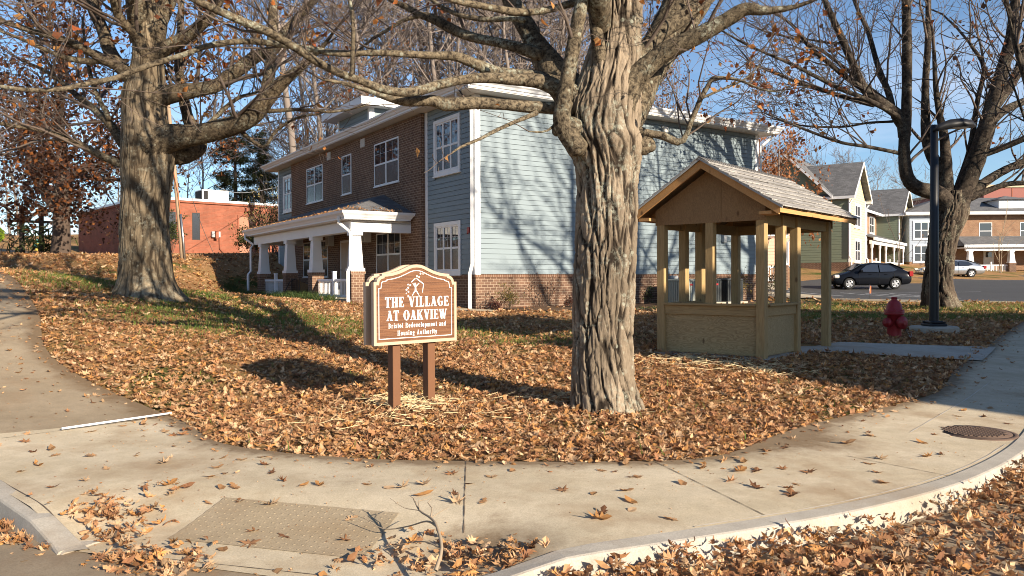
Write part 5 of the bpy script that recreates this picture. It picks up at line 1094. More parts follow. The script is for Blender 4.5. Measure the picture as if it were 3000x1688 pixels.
def rot_about(v, ax, an):
    ax = unit(ax); return v*math.cos(an)+np.cross(ax, v)*math.sin(an)+ax*ax.dot(v)*(1-math.cos(an))
def grow(T, rg, p, d, L, r, lvl, pr, tips):
    seg = pr['seg'][min(lvl, len(pr['seg'])-1)]; n = max(3, int(L/seg)+1); st = L/(n-1); P = [p]; d = unit(d); D = [d]
    for i in range(n-1):
        d = unit(d+rg.normal(0, pr['wob'], 3)+np.array([0, 0, pr['up']])); p = p+d*st; P.append(p); D.append(d)
    f = np.linspace(0, 1, n); rad = r*(1-f*pr['taper']); 
    (T[0] if r > pr['split'] else T[1]).add(P, np.maximum(rad, pr['rmin']), 8 if r > .06 else 5 if r > .02 else 3)
    if lvl >= pr['max'] or L < pr['minL']: tips.append((P[-1], D[-1])); return
    k = rg.poisson(pr['kids'][min(lvl, len(pr['kids'])-1)]*L)+pr['kmin']
    for c in range(k):
        t = pr['from']+(1-pr['from'])*(c+rg.random())/k if k else 1
        i = min(int(t*(n-1)), n-2); q = P[i]+(P[i+1]-P[i])*(t*(n-1)-i)
        ax = np.cross(D[i], rg.normal(0, 1, 3)); an = R(rg.uniform(*pr['ang']))
        nd = rot_about(D[i], ax, an); l = L*rg.uniform(*pr['len'])*(1.15-.6*t)
        grow(T, rg, q, nd, l, max(rad[i]*rg.uniform(.42, .62), pr['rmin']), lvl+1, pr, tips)
    if pr['fork'] and lvl < pr['max']: grow(T, rg, P[-1], rot_about(D[-1], rg.normal(0, 1, 3), R(18)), L*.55, max(rad[-1], pr['rmin']), lvl+1, pr, tips)
    tips.append((P[-1], D[-1]))
def leaf_cloud(rg, C, size, cols, up=.0, jit=.15, lobes=True, per=1):
    """individual leaf blades, one bent five-point leaf per centre"""
    C = np.repeat(np.asarray(C, float), per, axis=0); n = len(C); C = C+rg.normal(0, jit, C.shape)
    a = rg.normal(0, 1, (n, 3)); a /= np.linalg.norm(a, axis=1)[:, None]; b = rg.normal(0, 1, (n, 3)); b -= a*(a*b).sum(1)[:, None]; b /= np.linalg.norm(b, axis=1)[:, None]; c = np.cross(a, b)
    s = size*rg.uniform(.6, 1.25, n)
    tpl = np.array([(-.5, 0, 0), (-.12, .34, .1), (.12, .18, .05), (.5, .02, -.05), (.1, -.2, .08), (-.15, -.32, .12)]) if lobes else np.array([(-.5, .08, 0), (.5, .04, 0), (.5, -.04, .02), (-.5, -.08, 0)])
    V = C[:, None]+s[:, None, None]*(a[:, None]*tpl[None, :, 0:1]+b[:, None]*tpl[None, :, 1:2]+c[:, None]*tpl[None, :, 2:3])
    k = len(tpl); base = np.arange(n)[:, None]*k
    F = np.concatenate([base+np.array([[0, 1, 2]]), base+np.array([[0, 2, 4]]), base+np.array([[0, 4, 5]]), base+np.array([[2, 3, 4]])]) if lobes else np.concatenate([base+np.array([[0, 1, 2]]), base+np.array([[0, 2, 3]])])
    cols = np.array(cols); col = cols[rg.integers(0, len(cols), n)]*rg.uniform(.65, 1.25, (n, 1))
    return V.reshape(-1, 3), F, np.repeat(col, k, axis=0)
def trunk_mesh(name, stack, Y0, mat, parent, org, sides=72, amp=.022, kf=3.2, zs=1.1, twist=.25, flare=0.0, seed=1, lobes=5, warp=.6, cell=.10):
    S_ = smooth_line([(u, v, w) for u, v, w in stack], 4.5); P = np.array([tuple(P3(u, v, Y0)) for u, v, w in S_])-np.array(org); r = S_[:, 2]*Y0/FP/2
    m = len(P); th = np.arange(sides)*2*np.pi/sides; Z = P[:, 2][:, None]+0*th[None]; TH = th[None]+twist*P[:, 2][:, None]
    cx, sx_ = np.cos(TH), np.sin(TH); rr = r[:, None]
    def N(kx, kz, sd): return vnoise(np.stack([cx*kx, sx_*kx, Z*kz], -1).reshape(-1, 3)+50, sd).reshape(m, sides)
    wp = (N(kf*.9, zs*1.3, seed+5)-.5)*warp; cx, sx_ = np.cos(TH+wp*.35), np.sin(TH+wp*.35)
    n1 = 1-np.abs(2*N(kf, zs, seed)-1); n2 = 1-np.abs(2*N(kf*2.1, zs*2.2, seed+1)-1); ss = lambda x, a, b: np.clip((x-a)/(b-a), 0, 1)**2*(3-2*np.clip((x-a)/(b-a), 0, 1)); n3 = N(kf*6, zs*7, seed+2); big = N(1.1, .9, seed+3)
    brk = N(2.2, 1.4, seed+8); n4 = N(kf*9, zs*9, seed+9); rm = float(np.median(r))
    def W(cell, st, sd, wob): 
        q = np.stack([cx*rm/cell+wob*(N(3, 3, sd)-.5), sx_*rm/cell+wob*(N(3, 3, sd+1)-.5), Z/cell*st], -1).reshape(-1, 3); a_, b_ = worley(q+40, sd); return a_.reshape(m, sides), b_.reshape(m, sides)
    e1, v1 = W(cell, .13, seed+20, .9); e2, v2 = W(cell*.45, .20, seed+30, .6)
    crack = np.maximum(1-ss(e1+.10*(n3-.5), .0, .22), .45*(1-ss(e2+.10*(n4-.5), .0, .24)))
    fur = 1-crack; plate = (v1-.5)*.55+(v2-.5)*.25
    dsp = amp*(fur-.75)*1.3+amp*.6*plate+amp*.5*(n3-.5)+amp*.35*(n4-.5)+amp*.9*(big-.5)
    fl = flare*np.exp(-np.maximum(Z-Z.min()-.1, 0)/.28)*(.55+.45*np.cos(lobes*th[None]+1.3+.6*np.sin(2*th[None])))
    V = P[:, None]+np.stack([np.cos(th)[None]*(rr+dsp+fl), np.sin(th)[None]*(rr+dsp+fl), 0*rr+0*th[None]], -1)
    i = np.arange(m*sides).reshape(m, sides); j = np.roll(i, -1, 1); F = np.stack([i[:-1], i[1:], j[1:], j[:-1]], -1).reshape(-1, 4)
    return V.reshape(-1, 3), F, np.clip(fur*(.72+.4*plate)+.35*(n3-.4), 0, 1).ravel()
def hero(name, label, cat, Y0, base, trunk, limbs, mats, pr, lim_kids, leaves, seed, tk, ext=True, extra=()):
    rg = np.random.default_rng(seed); org = np.array(base); root = empty(name, base, 0, label, cat)
    V, F, fur = trunk_mesh('trunk', trunk, Y0, mats[0], root, org, seed=seed, **tk)
    if F[0][0] >= 0: pass
    mesh_np('trunk', V, F, MT[mats[0]], root, smooth=True, attr=fur)
    TL_ = Tubes(); TT = [TL_, Tubes()]; tips = []
    for pts, d0, d1, kids in limbs:
        n = len(pts); S_ = smooth_line([(u, v, w) for u, v, w in pts], 14.0); m = len(S_); f = np.linspace(0, 1, m); Yk = Y0+d0*(.35 if Y0 > 12 else 1)+(d1-d0)*f**1.35
        P = np.array([tuple(P3(u, v, y)) for (u, v, w), y in zip(S_, Yk)])-org; r = S_[:, 2]*Yk/FP/2
        k = 14 if r.max() > .09 else 9 if r.max() > .04 else 6
        lump = 1+.10*(vnoise(np.c_[P*3.5+seed])-.5)+.10*(vnoise(np.c_[P*9+seed])-.5)
        
        e0 = P[0]-unit(P[1]-P[0])*r[0]*.6; TL_.add(np.vstack([e0, e0*.4+P[0]*.6, P]), np.r_[r[0]*.15, r[0]*.8, r*lump], k)
        L = np.linalg.norm(np.diff(P, axis=0), axis=1).sum(); t = np.gradient(P, axis=0)
        for c in range(rg.poisson(L*lim_kids*kids)):
            i = int(rg.uniform(.22, .98)*(m-1)); d = unit(t[i]); nd = rot_about(d, np.cross(d, rg.normal(0, 1, 3)), R(rg.uniform(30, 75))); nd = unit(nd+np.array([0, 0, .25])); nd[2] = abs(nd[2]) if nd[2] < -.12 else nd[2]
            if nd[1]*Yk[i] < -.75*Yk[i] and Yk[i] < 11: nd[1] *= -.5
            grow(TT, rg, P[i], nd, rg.uniform(*pr['first'])*(1.1-.5*i/m), max(min(r[i]*.45, rg.uniform(.008, .03)*pr['rs']), .005), 1, pr, tips)
        if not kids and r[-1] > .02: e1 = P[-1]+unit(P[-1]-P[-2])*r[-1]*.6; TL_.add(np.vstack([P[-1], P[-1]*.5+e1*.5, e1]), np.array([1, .75, .1])*r[-1], k)
        elif ext and r[-1] > .02: 
            for q in range(2): grow(TT, rg, P[-1], rot_about(unit(t[-1])+np.array([0, 0, .15]), rg.normal(0, 1, 3), R(12+14*q)), min(5.5, 55*r[-1]), r[-1]*(.95-.25*q), 0, pr, tips)
        elif ext: grow(TT, rg, P[-1], unit(t[-1])+np.array([0, 0, .3]), .45, max(r[-1], .005), 2, pr, tips)
    for pts in extra:                                        # overhead limbs above the photograph's frame
        S_ = smooth_line([p for p in pts], .3); P = S_[:, :3]-org; TL_.add(P, S_[:, 3], 9); t = np.gradient(P, axis=0)
        for c in range(int(len(P)*1.1)):
            i = int(rg.uniform(.2, 1)*(len(P)-1)); nd = unit(rot_about(unit(t[i]), np.cross(unit(t[i]), rg.normal(0, 1, 3)), R(rg.uniform(30, 65)))+np.array([0, 0, .5])); grow(TT, rg, P[i], nd, rg.uniform(.8, 1.8), S_[i, 3]*.4, 1, pr, tips)
    V, F = TL_.arrays(); mesh_np('limbs', V, F, MT[mats[1]], root, smooth=True)
    V, F = TT[1].arrays(); mesh_np('crown', V, F, MT['twig'], root, smooth=True)
    if leaves:
        tp = np.array([p for p, d in tips]); w = leaves['keep'](tp+org); sel = tp[(rg.random(len(tp)) < w)]
        if len(sel):
            V, F, c = leaf_cloud(rg, sel, leaves['size'], leaves['cols'], jit=leaves['jit'], per=leaves['per']); mesh_np('leaves', V, F, MT['leafT'], root, col=c)
    return root
ORANGE = [(.40, .13, .035), (.46, .19, .055), (.30, .085, .03), (.20, .07, .03), (.52, .26, .09)]
PR = dict(seg=[.3, .22, .16, .12], wob=.16, up=.05, taper=.72, split=.035, rmin=.0035, max=3, minL=.22, kids=[1.3, 2.3, 3.0], kmin=1, ang=(28, 62), len=(.35, .6), fork=True, first=(.6, 1.7), rs=1.0)
PR['from'] = .25
# -- the tree in front
c_limbs = [
 ([(1800,410,110),(1838,330,116),(1876,250,108),(1918,160,96),(1955,80,86),(1985,10,80),(2010,-50,74)], .12, .55, .3),
 ([(1840,425,60),(1880,424,66),(1903,430,56),(1914,436,26)], -.05, -.08, 0),
 ([(1690,385,70),(1655,372,66),(1636,384,50),(1628,392,24)], -.28, -.30, 0),
 ([(1670,262,70),(1625,247,52),(1563,229,44),(1466,217,36),(1388,186,31),(1334,167,26),(1272,165,22),(1194,161,20),(1116,157,18),(1000,159,18),(893,143,18),(738,124,17),(621,136,17),(543,163,16),(466,186,16),(388,213,15),(349,229,15),(272,245,15),(175,264,14),(78,264,12),(-30,250,10)], 0, -2.6, .55),
 ([(1690,285,70),(1640,262,56),(1582,240,44),(1504,235,34),(1427,230,29),(1349,237,28),(1291,250,28),(1233,267,27),(1175,272,25),(1116,260,24),(1058,237,23),(1000,217,22),(932,182,23),(854,132,24),(776,89,25),(699,58,25),(621,23,24),(574,0,22),(500,-40,20)], -.1, -2.2, .55),
 ([(1700,322,50),(1629,318,38),(1543,314,33),(1466,307,34),(1388,303,36),(1310,308,38),(1272,297,32),(1194,299,28),(1140,287,22),(1090,270,15),(1020,248,12),(950,235,8)], -.15, -.7, .25),
 ([(1575,332,17),(1500,363,13),(1446,388,12),(1408,408,10),(1349,433,8),(1325,450,5)], -.4, -1.0, .0),
 ([(1640,355,10),(1605,384,7),(1574,388,6),(1551,386,4)], -.3, -.5, .0),
 ([(1590,165,40),(1540,148,34),(1466,128,28),(1388,112,29),(1330,89,31),(1272,58,28),(1233,46,20),(1194,23,18),(1155,6,14),(1100,-30,12)], .2, 1.0, 1.0),
 ([(1250,48,13),(1194,60,12),(1136,93,11),(1097,116,9),(1058,147,7),(1030,160,5)], .7, .9, .8),
 ([(1720,-30,24),(1690,10,24),(1668,16,22),(1582,37,20),(1505,37,22),(1427,23,20),(1349,8,18),(1270,-15,16)], -.3, -1.2, .7),
 ([(1540,62,18),(1497,58,16),(1427,60,16),(1349,47,14),(1291,19,12),(1250,-15,10)], .1, .5, .8),
 ([(1730,350,120),(1680,280,112),(1625,213,94),(1575,136,66),(1543,78,57),(1508,19,52),(1480,-40,48)], .15, .6, .3),
 ([(1700,440,60),(1665,395,60),(1648,350,54),(1662,250,46),(1680,150,42),(1697,60,40),(1715,-30,38)], -.32, -.55, .4),
 ([(1800,330,60),(1790,270,52),(1765,185,42),(1747,75,36),(1735,-30,32)], -.2, -.3, .4),
 ([(1820,320,100),(1852,245,72),(1905,190,60),(1957,151,56),(2050,105,50),(2132,60,44),(2185,30,40),(2235,35,26),(2290,30,18),(2340,20,12),(2420,-10,8)], -.15, -.9, .8),
 ([(1815,300,90),(1835,225,70),(1880,160,58),(1940,95,50),(2000,55,46),(2070,0,42),(2110,-40,38)], -.1, .5, .7),
 ([(1870,300,70),(1925,215,52),(1985,130,42),(2050,40,36),(2090,-30,32)], .3, 1.0, .6),
 ([(1850,385,40),(1898,392,24),(1943,400,24),(1986,418,21),(2003,412,19),(2015,389,16),(2025,358,15),(2042,319,16),(2054,290,15),(2074,256,14),(2090,232,12),(2128,231,10),(2167,237,8),(2233,264,6),(2287,272,4)], -.1, -.5, 1.6),
 ([(1030,222,14),(1035,213,12),(1038,150,13),(1040,90,13),(1035,30,12),(1020,-30,11)], -1.55, -1.3, 1.0),
 ([(2055,290,9),(2100,270,7),(2180,235,5),(2230,190,4)], -.4, -.2, 1.5)]
def keepC(p):
    u = 1500+FP*p[:, 0]/np.maximum(p[:, 1], .5); v = 818-(p[:, 2]-1.6)*FP/np.maximum(p[:, 1], .5)
    w = np.full(len(p), .06); w[(u > 2000) & (v > 80) & (v < 420)] = .28; w[(u > 780) & (u < 1400) & (v < 160)] = .10; w[v < -150] = .03; w[(u > 1200) & (u < 1700) & (v > 250)] = .10
    return w
hero('street_maple', 'nearest bare tree with furrowed trunk and lichen limbs right of the sign', 'tree', 8.9, (1.05, 8.9, .08),
 [(1770,1215,205),(1772,1190,190),(1768,1150,180),(1764,1100,175),(1764,1000,172),(1766,900,175),(1770,800,178),(1776,700,176),(1780,600,174),(1780,520,178),(1776,460,205),(1768,420,232),(1762,380,222),(1766,330,220),(1778,270,200),(1792,200,170),(1806,120,146),(1815,40,134),(1822,-60,120)],
 c_limbs, ('barkC', 'barkCl'), PR, 2.4, dict(keep=keepC, size=.10, cols=ORANGE, jit=.05, per=2), 11, dict(sides=230, amp=.026, kf=3.2, zs=1.0, twist=.22, flare=.06, cell=.115),
 extra=([(1.0,8.7,4.4,.12),(.7,7.0,5.4,.10),(.2,5.0,6.2,.08),(-.6,2.5,6.9,.05),(-1.2,.8,7.3,.025)], [(.95,8.7,4.6,.10),(-.3,7.2,5.6,.085),(-1.9,5.6,6.2,.065),(-3.6,4.0,6.7,.035)], [(1.2,8.8,4.8,.11),(1.4,7.0,6.0,.09),(1.2,4.8,6.9,.07),(.9,2.2,7.6,.04)], [(1.0,8.9,4.8,.14),(.4,8.4,6.8,.11),(-.6,7.6,8.8,.08),(-1.2,7.2,10.5,.04)], [(1.2,8.9,4.8,.14),(1.6,9.0,7.0,.11),(2.2,9.4,9.2,.07),(2.5,9.6,11,.03)]))
# -- the big tree at left
PL = dict(PR, seg=[.5, .34, .25, .2], first=(1.0, 3.2), rs=1.7, split=.05, rmin=.0055, minL=.4, kids=[.8, 1.5, 2.0])
l_limbs = [
 ([(450,428,128),(505,405,84),(582,396,63),(660,377,58),(718,357,55),(757,330,49),(796,280,42),(835,241,36),(873,210,26),(904,186,18),(950,140,12),(980,100,8)], -.3, -1.5, 1.0),
 ([(748,340,38),(775,290,34),(792,233,32),(800,155,30),(805,78,28),(807,-20,24)], -.6, .3, 1.0),
 ([(440,300,96),(485,281,62),(563,268,44),(640,252,40),(699,210,40),(757,167,36),(807,148,32),(830,110,28),(893,40,22),(960,-30,18)], -.2, .6, 1.0),
 ([(440,190,70),(485,148,46),(543,116,38),(602,70,32),(640,23,28),(670,-40,24)], -.2, -.8, 1.0),
 ([(440,300,70),(395,240,46),(369,210,40),(330,155,38),(311,97,34),(287,39,36),(268,-30,34)], -.1, .5, 1.0),
 ([(390,230,44),(355,200,30),(300,175,24),(252,144,22),(194,120,20),(116,97,17),(0,62,14),(-60,45,12)], -.4, -1.6, 1.3),
 ([(310,180,20),(265,182,18),(213,175,16),(155,155,13),(78,120,10),(0,90,8)], -.7, -2.0, 1.3),
 ([(420,510,46),(365,485,26),(311,462,22),(252,431,19),(194,404,16),(116,380,14),(39,369,12),(-40,355,10)], -.3, -1.8, 1.3),
 ([(400,450,48),(361,415,32),(330,369,26),(291,330,22),(233,283,18),(175,233,14),(120,200,9),(70,180,6)], .3, 1.6, 1.2),
 ([(325,350,16),(311,322,14),(283,264,13),(264,186,11),(255,120,8),(250,60,6)], .6, 1.6, 1.2),
 ([(470,440,60),(530,455,60),(575,440,52),(590,415,40),(560,360,34),(545,300,30),(530,200,24),(535,90,20),(540,-20,16)], .5, 2.5, .9),
 ([(450,120,80),(470,60,60),(500,0,50),(520,-60,44)], 0, .5, .8), ([(430,120,80),(415,50,66),(405,-20,58)], 0, -.5, .8),
 ([(440,170,44),(410,110,30),(360,60,26),(340,0,22),(330,-50,18)], -.5, -1.6, 1.0),
 ([(690,365,14),(720,395,12),(775,432,9),(800,400,9),(830,370,8),(880,345,7),(940,335,5)], -.9, -1.2, .9),
 ([(590,395,18),(640,340,14),(700,290,11),(760,270,8),(840,220,6)], .6, 2.0, 1.2)]
def keepL(p):
    u = 1500+FP*p[:, 0]/p[:, 1]; v = 818-(p[:, 2]-1.6)*FP/p[:, 1]
    w = np.full(len(p), .04); w[(u > 340) & (u < 700) & (v < 280)] = .22; w[v < -200] = .02; w[(u < 340) & (v < 200)] = .10; return w
hero('shade_maple', 'largest left tree with massive pale trunk and spreading limbs', 'tree', 16.4, (-7.66, 16.4, 1.2),
 [(430,885,215),(430,868,182),(430,845,160),(428,810,147),(427,750,140),(425,650,132),(432,560,134),(437,480,146),(442,420,150),(430,350,124),(428,280,120),(435,230,102),(440,170,84),(438,100,84),(430,20,96),(425,-60,90)],
 l_limbs, ('barkL', 'barkLl'), PL, 2.6, dict(keep=keepL, size=.17, cols=ORANGE, jit=.10, per=3), 12, dict(sides=220, amp=.012, kf=4.0, zs=1.0, twist=.05, flare=.15, lobes=6, cell=.12))
# -- the dark tree by the lot
PRt = dict(PR, seg=[.6, .4, .3, .25], first=(1.2, 3.6), rs=2.0, split=.06, rmin=.0075, minL=.5, kids=[.7, 1.2, 1.6])
r_limbs = [
 ([(2790,620,60),(2750,570,50),(2690,552,42),(2658,520,36),(2648,440,32),(2654,349,30),(2656,233,28),(2656,116,26),(2652,-20,24)], -.3, -.6, .8),
 ([(2650,400,36),(2637,345,32),(2582,303,29),(2536,268,26),(2497,186,22),(2466,116,20),(2439,58,18),(2405,-20,16)], -.3, -.5, 1.0),
 ([(2560,285,20),(2536,268,18),(2485,233,16),(2427,186,14),(2369,136,12),(2330,85,9),(2303,62,7)], -.4, -1.8, 1.2),
 ([(2645,380,22),(2621,342,20),(2602,272,18),(2571,194,15),(2543,97,13),(2516,39,11),(2490,-30,10)], -.2, 1.0, 1.0),
 ([(2648,400,20),(2637,349,16),(2543,295,14),(2466,264,13),(2388,225,11),(2310,186,9),(2194,136,7),(2116,93,5)], -.5, -3.0, 1.2),
 ([(2560,310,15),(2505,295,14),(2427,272,12),(2349,248,10),(2272,217,8),(2202,190,5)], -.3, 1.5, 1.2),
 ([(2660,455,16),(2637,450,12),(2543,431,11),(2466,419,9),(2388,392,8),(2310,361,6),(2233,330,4)], -.3, -2.0, 1.5),
 ([(2650,350,10),(2613,357,8),(2543,361,7),(2466,373,6),(2349,369,5),(2250,345,3)], 0, .8, 1.5),
 ([(2600,300,13),(2540,255,12),(2460,190,10),(2390,140,8),(2320,115,7),(2240,95,5)], .4, 2.0, 1.2),
 ([(2770,600,60),(2764,520,42),(2718,427,31),(2710,272,22),(2718,116,18),(2718,-20,15)], .4, .8, .9),
 ([(2775,600,50),(2772,560,42),(2771,480,32),(2765,400,26),(2750,330,18),(2740,250,14),(2735,150,10)], .2, -.4, .9),
 ([(2780,650,76),(2800,610,66),(2823,559,56),(2873,427,49),(2912,291,42),(2939,194,36),(2959,116,30),(2975,-20,26)], -.2, -.6, .8),
 ([(2835,480,26),(2846,466,22),(2932,435,18),(3000,408,16),(3080,380,14)], -.3, -1.5, .9),
 ([(2835,575,34),(2870,545,28),(2932,505,24),(3010,470,20),(3100,440,18)], -.2, .4, .9),
 ([(2800,610,34),(2820,590,26),(2893,559,18),(2950,540,16),(3010,536,14),(3100,530,12)], -.4, -1.2, .9),
 ([(2885,390,30),(2920,342,24),(2970,310,22),(3040,285,20)], 0, 1.0, .9),
 ([(2900,330,28),(2940,280,26),(2985,200,26),(3010,100,24),(3030,-20,20)], .1, 1.0, .9),
 ([(2800,560,18),(2840,440,16),(2862,300,14),(2880,200,12),(2840,130,9)], .4, .9, 1.0)]
def keepR(p):
    u = 1500+FP*p[:, 0]/p[:, 1]; v = 818-(p[:, 2]-1.6)*FP/p[:, 1]
    w = np.full(len(p), .015); w[(u < 2480) & (v > 120) & (v < 420)] = .10; w[(u < 2560) & (v > 330) & (v < 430)] = .16; w[(u > 2830) & (v < 260)] = .04; return w
hero('lot_maple', 'dark many limbed bare tree with split trunk behind the lamp post', 'tree', 25.6, (13.95, 25.6, .55),
 [(2766,915,118),(2760,903,104),(2750,860,88),(2747,831,80),(2752,780,76),(2760,712,78),(2775,660,86),(2785,630,90),(2790,590,80),(2795,560,60)],
 r_limbs, ('barkR', 'barkRl'), PRt, 1.5, dict(keep=keepR, size=.20, cols=ORANGE, jit=.14, per=3), 13, dict(sides=110, amp=.05, kf=3.2, zs=.7, twist=.1, flare=.10, cell=.16))

# -- background trees: a few kinds, each copied as things of their own
def make_bare(seed, H, spread, barkm, twm, label, group, leaf=None, name='bare_tree', dens=1.0, rbase=.17, rmin=.017):
    rg = np.random.default_rng(seed); root = empty(name, (0, 0, 0), 0, label, 'tree', group); T = [Tubes(), Tubes()]; tips = []
    P = [np.zeros(3)-np.array([0, 0, .5])]; d = np.array([0, 0, 1.])
    n = 14
    for i in range(n): d = unit(d+rg.normal(0, .06, 3)+np.array([0, 0, .1])); P.append(P[-1]+d*(H*.85+.5)/n)
    P = np.array(P); r = rbase*(1-np.linspace(0, 1, n+1)*.88); T[0].add(P, r, 9)
    pr = dict(PR, seg=[.9, .6, .5, .45], wob=.13, up=.10, split=.05, rmin=rmin, max=3, minL=.7, kids=[.62*dens, .8*dens, 1.0*dens], kmin=1, ang=(22, 55), len=(.38, .62), fork=True)
    for c in range(int(15*dens)):
        t = rg.uniform(.28, .97); i = int(t*n); az = rg.uniform(0, 2*np.pi); el = R(rg.uniform(20, 60)); nd = np.array([math.cos(az)*math.cos(el), math.sin(az)*math.cos(el), math.sin(el)])
        grow(T, rg, P[i], nd, H*spread*rg.uniform(.7, 1.1)*(1.25-.75*t), r[i]*rg.uniform(.4, .6), 0, pr, tips)
    V, F = T[0].arrays(); mesh_np('trunk', V, F, MT[barkm], root, smooth=True)
    V, F = T[1].arrays(); mesh_np('crown', V, F, MT[twm], root, smooth=True)
    if leaf:
        tp = np.array([p for p, d in tips]); tp = tp[rg.random(len(tp)) < leaf[0]]
        V, F, c = leaf_cloud(rg, tp, leaf[1], leaf[2], jit=leaf[3], per=leaf[4]); mesh_np('leaves', V, F, MT['leafT'], root, col=c)
    return root
GH = 'bare trees on the wooded hill behind the house'
kinds = [make_bare(21, 19, .30, 'barkB', 'twigG', 'bare grey tree on the wooded hill behind the apartment house', GH, dens=1.3),
 make_bare(22, 17, .27, 'barkB', 'twigG', 'bare grey tree on the wooded hill behind the apartment house', GH, dens=1.35),
 make_bare(23, 21, .25, 'barkB', 'twigG', 'bare grey tree on the wooded hill behind the apartment house', GH, dens=1.4)]
BRW = [(.20, .10, .055), (.26, .13, .07), (.15, .075, .045)]
kb = make_bare(24, 17, .30, 'barkB', 'twigG', 'hill tree still holding sparse brown leaves behind the apartment house', 'brown leaved trees behind the house', (.8, .22, BRW, .35, 2))
kd = make_bare(25, 11, .36, 'barkB', 'twigG', '', '', (1.0, .26, [(.40, .16, .06), (.30, .11, .045), (.22, .09, .04), (.46, .22, .09)], .45, 9), 'russet_oak', .9)
def place(root, x, y, s, rz, first, label=None, group=None, name=None, sz=None):
    o = root if first else copy_tree(root)
    o.location = (x, y, gz(x, y)-.3); o.scale = (s, s, s if sz is None else sz); o.rotation_euler = (0, 0, rz)
    if label: o['label'] = label
    if group: o['group'] = group
    return o
used = {}
def put(root, *a, **k):
    f = root.name not in used; used[root.name] = 1; return place(root, *a, f, **k)
rg = np.random.default_rng(5)
hill = [(-13,58),(-9,63),(-5,57),(-2,66),(1,58),(4,64),(-16,70),(-11,74),(-6,76),(-1,80),(4,75),(8,70),(-20,82),(-3,92),(7,86),(12,80),(-7,66),(-12,66),(0,72),(-18,76),(-9,82),(3,84),(10,74),(-14,54),(-4,60),(6,61),(-10,55),(-6,59),(-1.5,62),(2.5,62),(-8,72),(-3,74),(5.5,68),(-13,62)]
for k, (x, y) in enumerate(hill): put(kinds[k % 3], x+rg.normal(0, .6), y+rg.normal(0, .8), rg.uniform(1.35, 1.8), rg.uniform(0, 6.28))
for x, y, s in ((-8, 54, 1.0), (-11.5, 60, 1.0), (9.5, 62, 1.15), (13.5, 66, 1.05), (3, 70, 1.2), (-16, 64, .95), (-5, 68, 1.2)): put(kb, x, y, s, rg.uniform(0, 6.28))
GR = 'bare trees on the far slope behind the gabled townhouse'
for k in range(20):
    x, y = [(16,74),(19,82),(22,78),(25,88),(28,84),(31,92),(34,88),(37,96),(41,93),(44,100),(18,95),(24,100),(30,104),(36,108),(47,106),(50,98),(27,94),(21,90),(33,99),(40,103)][k]
    put(kinds[k % 3], x+rg.normal(0, .7), y, rg.uniform(.62, .8), rg.uniform(0, 6.28), label='bare tree on the far slope behind the gabled townhouse', group=GR)
for x, y in ((14.5, 60), (20, 70)): put(kb, x, y, .62, rg.uniform(0, 6.28), label='tree with sparse brown leaves between the house and the townhouse slope', group='brown leaved trees right of the house')
kd.location = (17.3, 52, gz(17.3, 52)-.3); kd.scale = (.85, .85, 1.05); tag(kd, 'russet leaved oak rising beside the right end of the apartment house', 'tree')
GLf = 'pale bare trees behind the red brick building'
for k in range(13):
    x, y = [(-38,92),(-34,86),(-30,95),(-26,90),(-33,104),(-23,100),(-28,110),(-20,92),(-46,98),(-52,104),(-58,92),(-64,100),(-24,84)][k]
    put(kinds[(k+1) % 3], x, y, rg.uniform(.75, 1.0), rg.uniform(0, 6.28), label='pale bare tree far behind the red brick building', group=GLf)
# shade trees across the street, outside the photograph on the right
ks = make_bare(27, 15, .30, 'barkRl', 'twig', '', '', (.18, .17, BRW, .2, 4), 'street_tree', .6, .17, .014)
kx = make_bare(29, 19, .42, 'barkRl', 'twig', '', '', (.12, .2, BRW, .2, 3), 'kerb_tree', .6, .46, .02)
for k, (t, p, s) in enumerate(((-4.15, 22.8, .92), (4.5, 21.6, 1.0), (4.0, 26.2, 1.0), (5.0, 18.0, .95))):
    q = s2*t+p2*p; put(ks if k == 0 else kx, q.x, q.y, s, 1.3*k, label='bare street tree on the far kerb whose branches shade the blue wall', group='street trees across the road')
